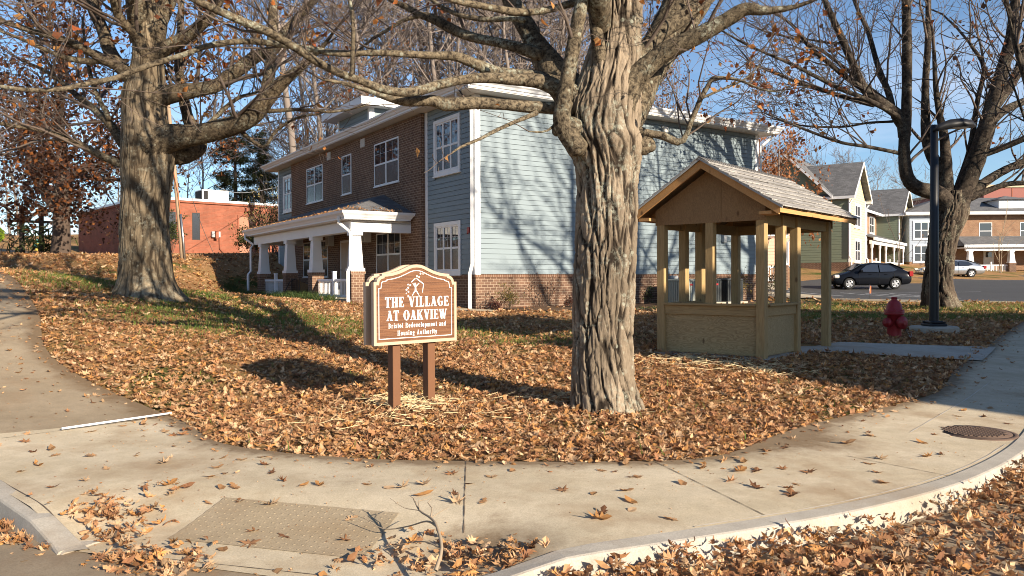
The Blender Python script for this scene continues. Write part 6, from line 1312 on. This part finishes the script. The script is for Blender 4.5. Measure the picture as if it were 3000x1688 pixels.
# the leafy dark oak at left
def oak():
    rg = np.random.default_rng(31); x, y = -22.5, 39.0; root = empty('leafy_oak', (x, y, gz(x, y)-.1), 0, 'oak holding dense dark brown and orange leaves at left', 'tree')
    T = [Tubes(), Tubes()]; tips = []; pr = dict(PR, seg=[.7, .5, .4, .3], split=.05, rmin=.012, minL=.6, kids=[.8, 1.1, 1.4], up=.04, wob=.16, len=(.4, .62))
    P = np.array([(0, 0, -.4), (0, 0, .2), (.05, 0, 1.2), (0, .1, 2.6), (.1, .1, 4.2), (.05, 0, 6.5), (.1, 0, 9), (0, 0, 11.5)]); r = np.array([.62, .48, .41, .38, .32, .22, .14, .05]); T[0].add(P, r, 14)
    T[0].add(np.array([(0, 0, 2.3), (-.6, -.1, 3.2), (-1.1, -.3, 4.4), (-1.7, -.4, 6.2)]), np.array([.30, .24, .18, .1]), 10)
    for c in range(30):
        z = rg.uniform(2.6, 10.5); az = rg.uniform(0, 6.28); el = R(rg.uniform(-12, 40) if z < 6 else rg.uniform(15, 60)); L = 6.0*(1-max(0, z-4)/11)*rg.uniform(.7, 1.1)
        grow(T, rg, np.array([0, 0, z]), np.array([math.cos(az)*math.cos(el), math.sin(az)*math.cos(el), math.sin(el)]), L, .11, 0, pr, tips)
    V, F = T[0].arrays(); mesh_np('trunk', V, F, MT['barkD'], root, smooth=True); V, F = T[1].arrays(); mesh_np('crown', V, F, MT['twig'], root, smooth=True)
    tp = np.array([p for p, d in tips]); tp = tp[tp[:, 2] > 1.2]; cl = vnoise(tp*.45) ; tp = tp[cl+rg.normal(0, .12, len(tp)) > .38]
    V, F, c = leaf_cloud(rg, tp, .23, [(.095, .042, .022), (.07, .032, .02), (.055, .027, .018), (.12, .045, .02), (.27, .095, .025), (.08, .036, .022)], jit=.30, per=9); mesh_np('leaves', V, F, MT['leafT'], root, col=c)
oak()
def pine(x, y, H, Wd, label, seed):
    rg = np.random.default_rng(seed); root = empty('pine_tree', (x, y, gz(x, y)-.3), 0, label, 'tree'); T = Tubes(); T.add(np.array([(0, 0, 0), (.1, 0, H*.4), (0, .1, H*.75), (0, 0, H)]), np.array([.3, .22, .12, .03]), 8); C = []
    for k in range(95):
        f = rg.uniform(.2, 1); z = H*f; L = Wd*(1.12-f)**.7*rg.uniform(.55, 1.1); az = rg.uniform(0, 6.28); dv = np.array([math.cos(az), math.sin(az), rg.uniform(-.12, .2)]); n = 6
        Pp = np.array([np.array([0, 0, z])+dv*L*i/(n-1)+np.array([0, 0, -.04*L*(i/(n-1))**2]) for i in range(n)]); T.add(Pp, np.linspace(.05, .012, n), 4)
        for i in range(int(L*16)): q = rg.uniform(.25, 1); C.append(np.array([0, 0, z])+dv*L*q+rg.normal(0, 1, 3)*np.array([.34, .34, .14])*(.5+.4*L/Wd))
    V, F = T.arrays(); mesh_np('trunk', V, F, MT['barkD'], root, smooth=True)
    V, F, c = leaf_cloud(rg, np.array(C), .34, [(.050, .062, .022), (.065, .075, .026), (.036, .046, .018), (.09, .085, .03)], jit=.12, lobes=False, per=7); mesh_np('crown', V, F, MT['needle'], root, col=c)
q = P3(690, 600, 82); pine(q.x, q.y, 14.5, 4.3, 'dark green pine rising behind the red brick building roof', 41)
q = P3(765, 600, 95); pine(q.x, q.y, 13.5, 3.6, 'smaller pine just left of the apartment house far behind', 42)
# -- shrubs
def shrub(name, loc, label, h, w, n, leaf, cols, seed, stems=9, spiky=False, group=None, lobes=True, up=.5, cat='shrub'):
    rg = np.random.default_rng(seed); root = empty(name, loc, 0, label, cat, group); T = [Tubes(), Tubes()]; tips = []
    pr = dict(PR, seg=[h*.16], split=9, rmin=.004*max(1, h), minL=h*.12, kids=[3.2/h, 5/h, 5/h], up=.1, max=2, wob=.14, len=(.35, .6))
    for k in range(stems):
        az = rg.uniform(0, 6.28); s = rg.uniform(0, 1); d = np.array([math.cos(az)*s*w/h, math.sin(az)*s*w/h, 1]); grow(T, rg, np.array([math.cos(az)*w*.12, math.sin(az)*w*.12, -.05]), d, h*rg.uniform(.75, 1.05)*(1.0 if spiky else .85), .008*max(1, h), 1, pr, tips)
    V, F = T[1].arrays(); mesh_np('stems', V, F, MT['stick' if not n else 'twig'], root, smooth=True)
    if n:
        tp = np.array([p for p, d in tips]); V, F, c = leaf_cloud(rg, tp[rg.integers(0, len(tp), n)], leaf, cols, jit=leaf*.9, lobes=lobes, per=1); mesh_np('leaves', V, F, MT['leafT'], root, col=c)
    return root
GRN = [(.05, .075, .02), (.075, .10, .03), (.10, .11, .035), (.035, .055, .018)]; OLV = [(.22, .17, .05), (.16, .14, .045), (.28, .19, .06), (.10, .10, .03)]; MAR = [(.10, .035, .03), (.075, .03, .03), (.14, .05, .03)]; DRY = [(.25, .12, .06), (.18, .08, .05), (.30, .16, .08)]
def gl(u, v, Y): q = P3(u, v, Y); return (q.x, q.y, gz(q.x, q.y))
shrub('box_shrub', gl(1487, 893, 22.4), 'small olive green shrub at the brick base right of the downspout', .62, .3, 700, .05, OLV, 51, 14)
shrub('barberry_shrub', gl(1447, 895, 22.3), 'low dark maroon shrub nearest the white downspout', .32, .26, 350, .05, MAR, 52, 10)
shrub('dry_shrub', gl(1590, 890, 23.8), 'thin dry shrub with brown leaves against the brick base', .95, .75, 160, .06, DRY, 53, 12)
shrub('barberry_shrub', gl(1668, 890, 24.6), 'low maroon shrub half hidden left of the nearest tree trunk', .36, .3, 300, .05, MAR, 54, 10)
shrub('box_shrub', gl(1888, 880, 26.6), 'small green shrub at the brick base right of the nearest trunk', .55, .34, 600, .055, GRN, 55, 13)
shrub('box_shrub', gl(2165, 872, 28.6), 'bushy olive shrub at the far right end of the brick base', .95, .6, 500, .06, OLV, 56, 14)
shrub('box_shrub', gl(2255, 862, 31), 'loose green shrub seen between the shelter posts near the salmon house', 1.0, .8, 500, .07, GRN, 57, 14)
shrub('sapling', gl(2246, 862, 31.5), 'thin bare sapling in front of the salmon house porch', 3.4, .9, 0, .06, DRY, 58, 2, True, cat='sapling')
shrub('sapling', gl(2640, 806, 55), 'thin bare sapling in front of the second yellow gable', 4.2, 1.0, 30, .12, DRY, 59, 2, True, cat='sapling')
shrub('sapling', gl(2935, 790, 70), 'thin bare sapling in front of the slate apartments porch', 4.4, 1.3, 0, .1, DRY, 60, 3, True, cat='sapling')
shrub('yew_hedge', gl(742, 745, 48), 'dense clipped yew beside the porch corner and brick wall', 1.5, 2.0, 2600, .12, [(.10, .11, .03), (.14, .13, .04), (.06, .07, .02)], 61, 20)
shrub('arching_shrub', gl(792, 748, 46), 'tall loose olive shrub with arching spikes left of the porch', 2.9, 1.7, 520, .12, [(.34, .27, .09), (.26, .22, .07), (.40, .30, .11)], 62, 18, True)
shrub('arching_shrub', gl(830, 790, 40), 'thicket of bare twigs and olive leaves behind the porch columns', 2.6, 1.5, 1100, .11, OLV, 63, 18, True)
shrub('holly_bush', gl(500, 748, 50), 'dark green bush against the brick wall right of the largest left trunk', 2.2, .9, 1600, .12, GRN, 64, 14)
shrub('yucca', gl(105, 742, 40), 'spiky yucca clump at the foot of the dark timber frame', .9, .9, 220, .55, GRN, 65, 10, True, lobes=False, cat='plant')
# ------------------------------------------------------------ leaf litter, grass, straw
def leaf_templates():
    out = []; rr = np.random.default_rng(100)
    def fan(x, y, z): v = np.vstack([[(0, 0, 0)], np.c_[x, y, z]]); n = len(x); return v, np.array([(0, 1+i, 1+(i+1) % n) for i in range(n)])
    def bend(x, y): 
        a, b, c = rr.uniform(-.2, 1.3), rr.uniform(.3, 2.4), rr.uniform(-.8, .8); return a*x*x*.8+b*y*y+c*x*y+rr.normal(0, .03, len(x))
    for q in range(3):                                       # long oak leaf with pointed lobes
        x = np.array([.50, .30, .24, .14, .04, -.04, -.14, -.24, -.34, -.50, -.34, -.24, -.14, -.04, .04, .14, .24, .30]); y = np.array([0, .07, .22, .08, .34, .08, .28, .06, .15, .012, -.15, -.06, -.28, -.08, -.34, -.08, -.22, -.07])
        y = y*rr.uniform(.8, 1.25)+rr.normal(0, .015, 18)+.12*x*x*rr.normal(); x = x+rr.normal(0, .015, 18); out.append(fan(x, y, bend(x, y)))
    for q in range(2):                                       # broad maple leaf
        a = np.linspace(0, 2*np.pi, 15)[:-1]; rad = np.array([.50, .24, .45, .19, .46, .22, .34, .10, .34, .22, .46, .19, .45, .24])*rr.uniform(.8, 1.15, 14); x, y = np.cos(a)*rad, np.sin(a)*rad*.9; out.append(fan(x, y, bend(x, y)))
    x = np.array([.5, .25, 0, -.25, -.5, -.25, 0, .25]); y = np.array([0, .13, .2, .16, 0, -.14, -.19, -.11]); out.append(fan(x, y, bend(x, y)*1.6))                                    # narrow rolled leaf
    x = np.array([.3, .12, -.1, -.28, -.22, .02, .2]); y = np.array([.05, .22, .16, .05, -.14, -.22, -.1]); out.append(fan(x, y, bend(x, y)))                                              # torn piece
    return out
LT = leaf_templates()
LCOL = np.array([(.60, .35, .175), (.54, .295, .135), (.66, .42, .23), (.43, .21, .095), (.31, .145, .07), (.62, .31, .11), (.72, .49, .29), (.50, .26, .13)])
def leaf_mesh(name, X, Y, Z, size, tilt, seed, label=None, dark=None):
    rg = np.random.default_rng(seed); Vs, Fs, Cs, n0 = [], [], [], 0; n = len(X); k = rg.integers(0, len(LT), n)
    for q, (tv, tf) in enumerate(LT):
        i = np.where(k == q)[0]; m = len(i)
        if not m: continue
        nv = np.c_[rg.normal(0, 1, (m, 2))*tilt, np.ones(m)*np.where(rg.random(m) < .25, -1, 1)]; nv /= np.linalg.norm(nv, axis=1)[:, None]
        a = rg.uniform(0, 2*np.pi, m); t = np.c_[np.cos(a), np.sin(a), np.zeros(m)]; t -= nv*(t*nv).sum(1)[:, None]; t /= np.linalg.norm(t, axis=1)[:, None]; b = np.cross(nv, t)
        s = (size[i] if hasattr(size, '__len__') else size)*rg.uniform(.32, 1.3, m)*(1-.4*(rg.random(m) < .25)); zc = rg.uniform(.4, 1.7, m)
        P = np.c_[X[i], Y[i], Z[i]][:, None]+s[:, None, None]*(t[:, None]*tv[None, :, 0:1]+b[:, None]*tv[None, :, 1:2]+nv[:, None]*tv[None, :, 2:3]*zc[:, None, None])
        Vs.append(P.reshape(-1, 3)); kk = len(tv); Fs.append((tf[None]+(np.arange(m)*kk)[:, None, None]).reshape(-1, 3)+n0); n0 += m*kk
        c = LCOL[rg.integers(0, len(LCOL), m)]*rg.uniform(.55, 1.15, (m, 1))
        if dark is not None: c = c*dark[i][:, None]
        Cs.append(np.repeat(c, kk, axis=0))
    o = mesh_np(name, np.concatenate(Vs), np.concatenate(Fs), MT['leaf'], col=np.concatenate(Cs)); return tag(o, label, kind='stuff')
HOUSE_FP = [tuple((M_h @ Vector((x, y, 0)))[:2]) for x, y in ((-.4, -.25), (HX+.2, -.25), (HX+.2, HY), (-.4, HY), (-.4, 15.5), (-2.9, 15.5), (-2.9, 3.4), (-.4, 3.4))]
BEDS = [[(-.45,22.35),(1.0,22.05),(6.0,25.0),(9.4,27.4),(9.5,29.4),(-.75,22.7)]]
M_s = Matrix.Translation((3.9, 12.2, 0)) @ Matrix.Rotation(R(49), 4, 'Z')
SHELT = [tuple((M_s @ Vector((x, y, 0)))[:2]) for x, y in ((-.15, -.15), (Ls+.15, -.15), (Ls+.15, Wd+.15), (-.15, Wd+.15))]
PATHS = [[(5.05,13.42),(7.55,13.35),(8.3,14.2),(9.0,15.2),(6.35,15.15),(5.6,14.3)], [(-.6,21.6),(-.35,22.2),(-2.6,23.1),(-3.3,24.0),(-4.1,23.4),(-2.3,22.0)]]
def patches():
    P = []
    for u, v, r in ((470,925,1.0),(560,905,1.0),(640,925,1.0),(700,940,1.1),(780,925,1.2),(860,935,1.2),(950,950,1.0),(1000,975,.9),(620,965,.7),(530,865,1.2),(600,868,1.3),(720,870,1.0),(300,832,1.3),(250,838,1.2),(340,842,.8),(1400,985,.8),(1500,1005,.6),(1650,1000,.8),(1120,985,.7),(1240,960,.8)): P.append((*ground(u, v), r))
    for u in range(1900, 3000, 90): P.append((*ground(u, 900+((u*7) % 11)), 1.7))
    for u in range(2380, 3000, 110): P.append((*ground(u, 930), 1.1))
    return P
GP = patches()
def greenness(x, y):
    g = np.zeros(len(x))
    for px, py, r in GP: g = np.maximum(g, np.exp(-((x-px)**2+(y-py)**2)/(r*r)))
    return np.clip(g*(.55+.9*vnoise(np.c_[x*1.7, y*1.7, 0*x])), 0, 1)
def scatter(y0, y1, dens, seed, umin=-120, umax=3120):
    rg = np.random.default_rng(seed); xm = (umin-1500)/FP*y1, (umax-1500)/FP*y1; n = int((xm[1]-xm[0])*(y1-y0)*dens)
    x = rg.uniform(*xm, n); y = rg.uniform(y0, y1, n); u = 1500+FP*x/y; k = (u > umin) & (u < umax); return x[k], y[k], rg
def onlawn(x, y, m=.0):
    k = ~(inside(x, y, PAVE) | inside(x, y, STREET_SIDE))
    for P in [HOUSE_FP, SHELT, LOT]+PATHS: k &= ~inside(x, y, P)
    return k
LXs, LYs, LSs = [], [], []
for y0, y1, d, s, sd in ((5.8, 9.5, 520, .112, 1), (9.5, 13, 400, .116, 2), (13, 18, 250, .13, 3), (18, 27, 95, .15, 4), (27, 46, 36, .22, 5)):
    x, y, rg = scatter(y0, y1, d, sd); k = onlawn(x, y); x, y = x[k], y[k]
    g = greenness(x, y); nz = vnoise(np.c_[x*.9, y*.9, 0*x+7]); keep = rg.random(len(x)) < (1-.62*g)*np.clip(.72+.6*nz, 0, 1)
    bed = inside(x, y, BEDS[0]); keep &= ~bed | (rg.random(len(x)) < .25); lot = (y > 27) & (x > -2); keep &= ~lot | (rg.random(len(x)) < .35)
    x, y = x[keep], y[keep]; LXs.append(x); LYs.append(y); LSs.append(np.full(len(x), s))
X, Y, Sz = np.concatenate(LXs), np.concatenate(LYs), np.concatenate(LSs); rg = np.random.default_rng(8)
de = polydist(X, Y, LE[:, :2]); pile = .004+.035*vnoise(np.c_[X*2.2, Y*2.2, X*0])*np.clip(de/.5, .15, 1)
leaf_mesh('leaf_litter', X, Y, GZ(X, Y)+pile*rg.uniform(.2, 1.6, len(X))+.012, Sz, .42, 9, 'carpet of dry brown oak and maple leaves over the lawn')
# leaves spilling over the pavement edge, gutter drift, heap on the ramp
x, y, rg = scatter(5.2, 20, 60, 21); k = inside(x, y, PAVE); x, y = x[k], y[k]; d = polydist(x, y, LE[:, :2]); k = rg.random(len(x)) < np.exp(-d/.16)*1.3+.30*np.exp(-d/.6)*(x < -3)+.16*(x < -5.2)*np.clip((y-8.5)/3, 0, 4)+.012*(y > 9); x, y = x[k], y[k]
leaf_mesh('leaf_drift', x, y, GZ(x, y)+.022, .09, .3, 22, 'leaves blown over the pavement edge')
xs, ys = RNG.uniform(-.6, 9, 85000), RNG.uniform(3.2, 12, 85000); u = 1500+FP*xs/ys; d = polydist(xs, ys, KR[:, :2]); k = inside(xs, ys, STREET_SIDE) & (u < 3150) & (d > .19) & (RNG.random(len(xs)) < np.clip(1.9-d/.75, .0, 1)*np.clip((xs+.7)/.9, 0, 1)*np.clip(.3+1.2*vnoise(np.c_[xs*1.1, ys*1.1, xs*0+3]), 0, 1)); xs, ys, d = xs[k], ys[k], d[k]
leaf_mesh('gutter_leaves', xs, ys, GZ(xs, ys)-.12+.115*np.exp(-(d-.2)/.3)*RNG.uniform(.1, 1.3, len(xs)), .10, .6, 24, 'drift of leaves lying along the gutter')
def heap(pts, n, sp, seed, name, label, h=.04, size=.1):
    rg = np.random.default_rng(seed); c = np.array([ground(u, v) for u, v, w in pts]); w = np.array([p[2] for p in pts], float); i = rg.choice(len(pts), n, p=w/w.sum())
    x = c[i, 0]+rg.normal(0, sp, n); y = c[i, 1]+rg.normal(0, sp*.8, n)
    onp = inside(x, y, PAVE); z = GZ(x, y)+np.where(onp, .02-ramp_dip(x, y), -.128)+rg.uniform(0, h, n); leaf_mesh(name, x, y, z, size, .45, seed+1, label)
heap([(290,1500,1),(330,1545,1.6),(350,1590,2.2),(400,1610,2),(460,1622,1.6),(540,1625,.9),(450,1660,.7),(300,1470,.9),(420,1480,.8),(250,1490,.7),(520,1580,.5),(480,1440,.4),(380,1520,.8)], 460, .095, 31, 'leaf_heap', 'windrow of curled leaves across the ramp')
heap([(1190,1580,1),(1260,1560,1),(1330,1600,1.4),(1420,1610,1.4),(1480,1640,1.6),(1100,1600,.7),(1500,1590,1),(1250,1640,.8),(1040,1610,.6),(1560,1650,1.3),(1380,1660,1)], 230, .10, 33, 'leaf_heap', 'scatter of leaves around the bare stick at the kerb end')
heap([(10,1500,2),(60,1530,1.4),(120,1560,.8),(0,1540,1)], 120, .09, 35, 'leaf_heap', 'leaves caught against the left kerb')
# single leaves lying apart on the pale pavement: each one a thing
spots = [(75,1310),(160,1340),(270,1345),(150,1330),(95,1335),(390,1345),(500,1290),(255,1280),(350,1262),(420,1255),(475,1270),(60,1390),(105,1380),(500,1315),(655,1350),(700,1360),(640,1385),(760,1355),(765,1375),(790,1395),(660,1405),(620,1410),(650,1435),(490,1430),(500,1445),(690,1430),(470,1370),(300,1385),(150,1435),(240,1420),(600,1465),(700,1465),(790,1477),(735,1525),(640,1575),(555,1582),(1020,1520),(1005,1550),(725,1550),(830,1545),(880,1440),(930,1440),(1080,1435),(1135,1440),(1180,1440),(1230,1437),(1325,1395),(1375,1425),(1440,1405),(1500,1395),(1245,1460),(1340,1488),(1415,1480),(1330,1470),(1735,1365),(1830,1370),(1760,1395),(1855,1410),(1870,1415),(1655,1450),(1735,1468),(1830,1455),(1840,1485),(1855,1505),(1765,1515),(1750,1530),(1960,1530),(1995,1435),(2185,1365),(2170,1390),(2225,1395),(2290,1385),(2360,1400),(2315,1450),(2325,1465),(2210,1445),(2335,1430),(2300,1320),(2250,1330),(2480,1310),(2560,1290),(2695,1308),(2580,1355),(2545,1375),(2565,1392),(2760,1340),(2590,1425),(2710,1345),(2735,1278),(2830,1212),(2900,1200),(2890,1228),(2960,1250),(2800,1230),(1500,1640),(930,1660),(70,1600),(40,1620),(560,1660),(850,1665),(780,1640),(690,1680),(1150,1650)]
lm = []
for q, (tv, tf) in enumerate(LT):
    for hh, c in ((.4, LCOL[q]*.8), (.9, LCOL[(q+3) % 8]*.62)):
        v = tv*np.array([1, 1, hh]); v = v-np.array([0, 0, v[:, 2].min()]); me = bpy.data.meshes.new('fallen_leaf'); me.from_pydata([tuple(p) for p in v], [], [tuple(f) for f in tf]); a = me.attributes.new('col', 'FLOAT_COLOR', 'POINT'); cc = np.ones((len(v), 4), np.float32); cc[:, :3] = c; a.data.foreach_set('color', cc.ravel()); me.materials.append(MT['leaf']); me.update(); lm.append(me)
rl = random.Random(4)
for u, v in spots:
    x, y = ground(u+rl.uniform(-8, 8), v+rl.uniform(-4, 4)); onp = bool(inside(np.array([x]), np.array([y]), PAVE)[0])
    o = bpy.data.objects.new('fallen_leaf', rl.choice(lm)); COL.objects.link(o); s = rl.uniform(.10, .18)
    o.location = (x, y, gz(x, y)+(.017-float(ramp_dip(np.array(x), np.array(y))) if onp else -.13)); o.rotation_euler = (rl.uniform(-.2, .2), rl.uniform(-.2, .2), rl.uniform(0, 6.28)); o.scale = (s, s, s)
    tag(o, 'single dry brown leaf lying apart on the pale pavement', 'leaf', 'single leaves on the pavement')
# grass
def blades(name, X, Y, h, w, cols, seed, label, lean=.5, mat='grass', zoff=0.0):
    rg = np.random.default_rng(seed); n = len(X); a = rg.uniform(0, 6.28, n); hh = h*rg.uniform(.5, 1.3, n); l = rg.normal(0, lean, (n, 2))*hh[:, None]; Z = GZ(X, Y)+zoff
    ww = w*rg.uniform(.6, 1.2, n); dx, dy = np.cos(a)*ww, np.sin(a)*ww
    V = np.stack([np.c_[X-dx, Y-dy, Z], np.c_[X+dx, Y+dy, Z], np.c_[X+l[:, 0]*.45+dx*.7, Y+l[:, 1]*.45+dy*.7, Z+hh*.62], np.c_[X+l[:, 0]*.45-dx*.7, Y+l[:, 1]*.45-dy*.7, Z+hh*.62], np.c_[X+l[:, 0]*1.2, Y+l[:, 1]*1.2, Z+hh*.95]], 1).reshape(-1, 3)
    b = np.arange(n)[:, None]*5; cols = np.array(cols); c = cols[rg.integers(0, len(cols), n)]*rg.uniform(.7, 1.25, (n, 1))
    o = mesh_np(name, V, [b+np.array([[0, 1, 2, 3]]), b+np.array([[3, 2, 4]])], MT[mat], col=np.repeat(c, 5, axis=0)); return tag(o, label, kind='stuff')
GC = [(.10, .17, .03), (.14, .20, .035), (.19, .23, .05), (.075, .13, .025), (.24, .25, .07)]
x, y, rg = scatter(6.2, 34, 420, 61); k = onlawn(x, y) & ~inside(x, y, BEDS[0]); x, y = x[k], y[k]; g = greenness(x, y); k = rg.random(len(x)) < g*1.1*np.where(y < 20, 1, .6)+.012; x, y = x[k], y[k]
blades('grass', x, y, .10, .0055, GC, 62, 'green grass showing through the leaves', zoff=.01)
# tufts of lily turf in front of the porch
xs, ys = [], []; rg = np.random.default_rng(71)
for k in range(30):
    yy = 3.3+k*.42+rg.normal(0, .08); p = M_h @ Vector((-2.95-rg.uniform(0, .45), yy, 0)); n = 110; xs.append(p.x+rg.normal(0, .10, n)); ys.append(p.y+rg.normal(0, .10, n))
x, y = np.concatenate(xs), np.concatenate(ys); blades('lily_turf', x, y, .30, .007, [(.05, .095, .025), (.07, .12, .03), (.04, .075, .02), (.12, .14, .04)], 72, 'row of green lily turf along the porch front', lean=.75)
# straw round the posts, trunk and shelter
xs, ys = [], []
for u, v, n, sp in ((1200,1185,150,.22),(1230,1200,120,.25),(1770,1225,25,.25),(1600,1180,60,.3),(1720,1170,50,.25),(2050,1075,120,.45),(2200,1090,120,.35),(1980,1060,60,.3),(1100,1230,60,.5),(1500,1230,40,.6)):
    a, c = ground(u, v); xs.append(a+RNG.normal(0, sp, n)); ys.append(c+RNG.normal(0, sp*.7, n))
x, y = np.concatenate(xs), np.concatenate(ys); k = onlawn(x, y); x, y = x[k], y[k]; n = len(x); rg = np.random.default_rng(75); a = rg.uniform(0, 6.28, n); L_ = rg.uniform(.04, .14, n); w = .0022; z = GZ(x, y)+rg.uniform(.04, .085, n); tz = rg.normal(0, .02, n)
dx, dy = np.cos(a)*L_, np.sin(a)*L_; px, py = -np.sin(a)*w, np.cos(a)*w
V = np.stack([np.c_[x-dx-px, y-dy-py, z-tz], np.c_[x-dx+px, y-dy+py, z-tz], np.c_[x+dx+px, y+dy+py, z+tz], np.c_[x+dx-px, y+dy-py, z+tz], np.c_[x-dx, y-dy, z-tz+.004], np.c_[x+dx, y+dy, z+tz+.004]], 1).reshape(-1, 3); b_ = np.arange(n)[:, None]*6
tag(mesh_np('straw_wisps', V, [b_+np.array([[0, 3, 5, 4]]), b_+np.array([[1, 4, 5, 2]]), b_+np.array([[0, 1, 2, 3]])], MT['straw']), 'wisps of pale straw around the posts', kind='stuff')
# leaves caught on the porch roof and along the gutters
n = 900; rg = np.random.default_rng(91); yy = rg.uniform(3.7, 15.4, n); dd = rg.exponential(.22, n); xl = -2.60+dd; ed = rg.random(n) < .18; 
xl = np.where(ed, rg.uniform(-2.6, -.5, n), xl); yy = np.where(ed, 3.72+rg.exponential(.15, n), yy); hgt = 3.785+np.minimum(xl+2.62, yy-3.66)*.345
P_ = np.array([tuple(M_h @ Vector((a, b_, c))) for a, b_, c in zip(xl, yy, hgt)]); leaf_mesh('roof_leaves', P_[:, 0], P_[:, 1], P_[:, 2], .10, .5, 92, 'leaves caught along the edge of the porch roof')
n = 700; yy = rg.uniform(-.5, 17, n); xl = -.62+rg.exponential(.18, n); P_ = np.array([tuple(M_h @ Vector((a, b_, 7.25+(a+.64)*.255))) for a, b_ in zip(xl, yy)]); leaf_mesh('roof_leaves', P_[:, 0], P_[:, 1], P_[:, 2], .11, .6, 93, 'leaves piled along the high gutter of the apartment house')
# crumbs and twigs on the pavement
x, y, rg = scatter(4.3, 12, 70, 81); k = inside(x, y, PAVE); x, y = x[k], y[k]; k = rg.random(len(x)) < .25+.9*(vnoise(np.c_[x*1.5, y*1.5, 0*x]) > .58); x, y = x[k], y[k]
leaf_mesh('leaf_crumbs', x, y, GZ(x, y)+.018-ramp_dip(x, y), .020, .3, 82, 'crumbs of leaf and grit on the pavement')
# the fallen stick
def stick():
    A_, B_ = ground(1272, 1672), ground(1250, 1478); za = gz(*A_)-.10; T = Tubes(); o_ = np.array([A_[0], A_[1], za])
    main = [P3(1272,1676,4.30), P3(1290,1610,4.42), P3(1276,1545,4.60), P3(1258,1520,4.72), P3(1226,1498,4.86), P3(1208,1462,4.98)]
    for P, r0, r1 in ((main, .012, .005), ([main[2], P3(1246,1530,4.75), P3(1190,1545,4.9), P3(1120,1552,5.0), P3(1060,1518,5.1)], .007, .0025), ([main[3], P3(1262,1490,4.8), P3(1250,1475,4.84), P3(1262,1462,4.88)], .006, .002), ([main[4], P3(1222,1470,4.9), P3(1246,1465,4.95), P3(1258,1458,5.0)], .004, .0015), ([main[3], P3(1290,1500,4.8), P3(1312,1488,4.85)], .004, .0015), ([main[1], P3(1240,1590,4.55), P3(1180,1595,4.7), P3(1130,1608,4.75)], .005, .002), ([main[5], P3(1198,1455,5.0), P3(1204,1448,5.02)], .003, .0012), ([main[4], P3(1180,1490,4.95), P3(1150,1470,5.0), P3(1140,1462,5.05)], .003, .0012)):
        L = smooth_line([tuple(p) for p in P], .04); g = GZ(L[:, 0], L[:, 1])-.02-ramp_dip(L[:, 0], L[:, 1]); L[:, 2] = np.maximum(L[:, 2], g); T.add(L-o_, np.linspace(r0, r1, len(L)), 6)
    V, F = T.arrays(); o = mesh_np('fallen_branch', V, F, MT['stick'], smooth=True); o.location = tuple(o_); tag(o, 'bare forked stick lying at the kerb end by the ramp', 'branch')
stick()
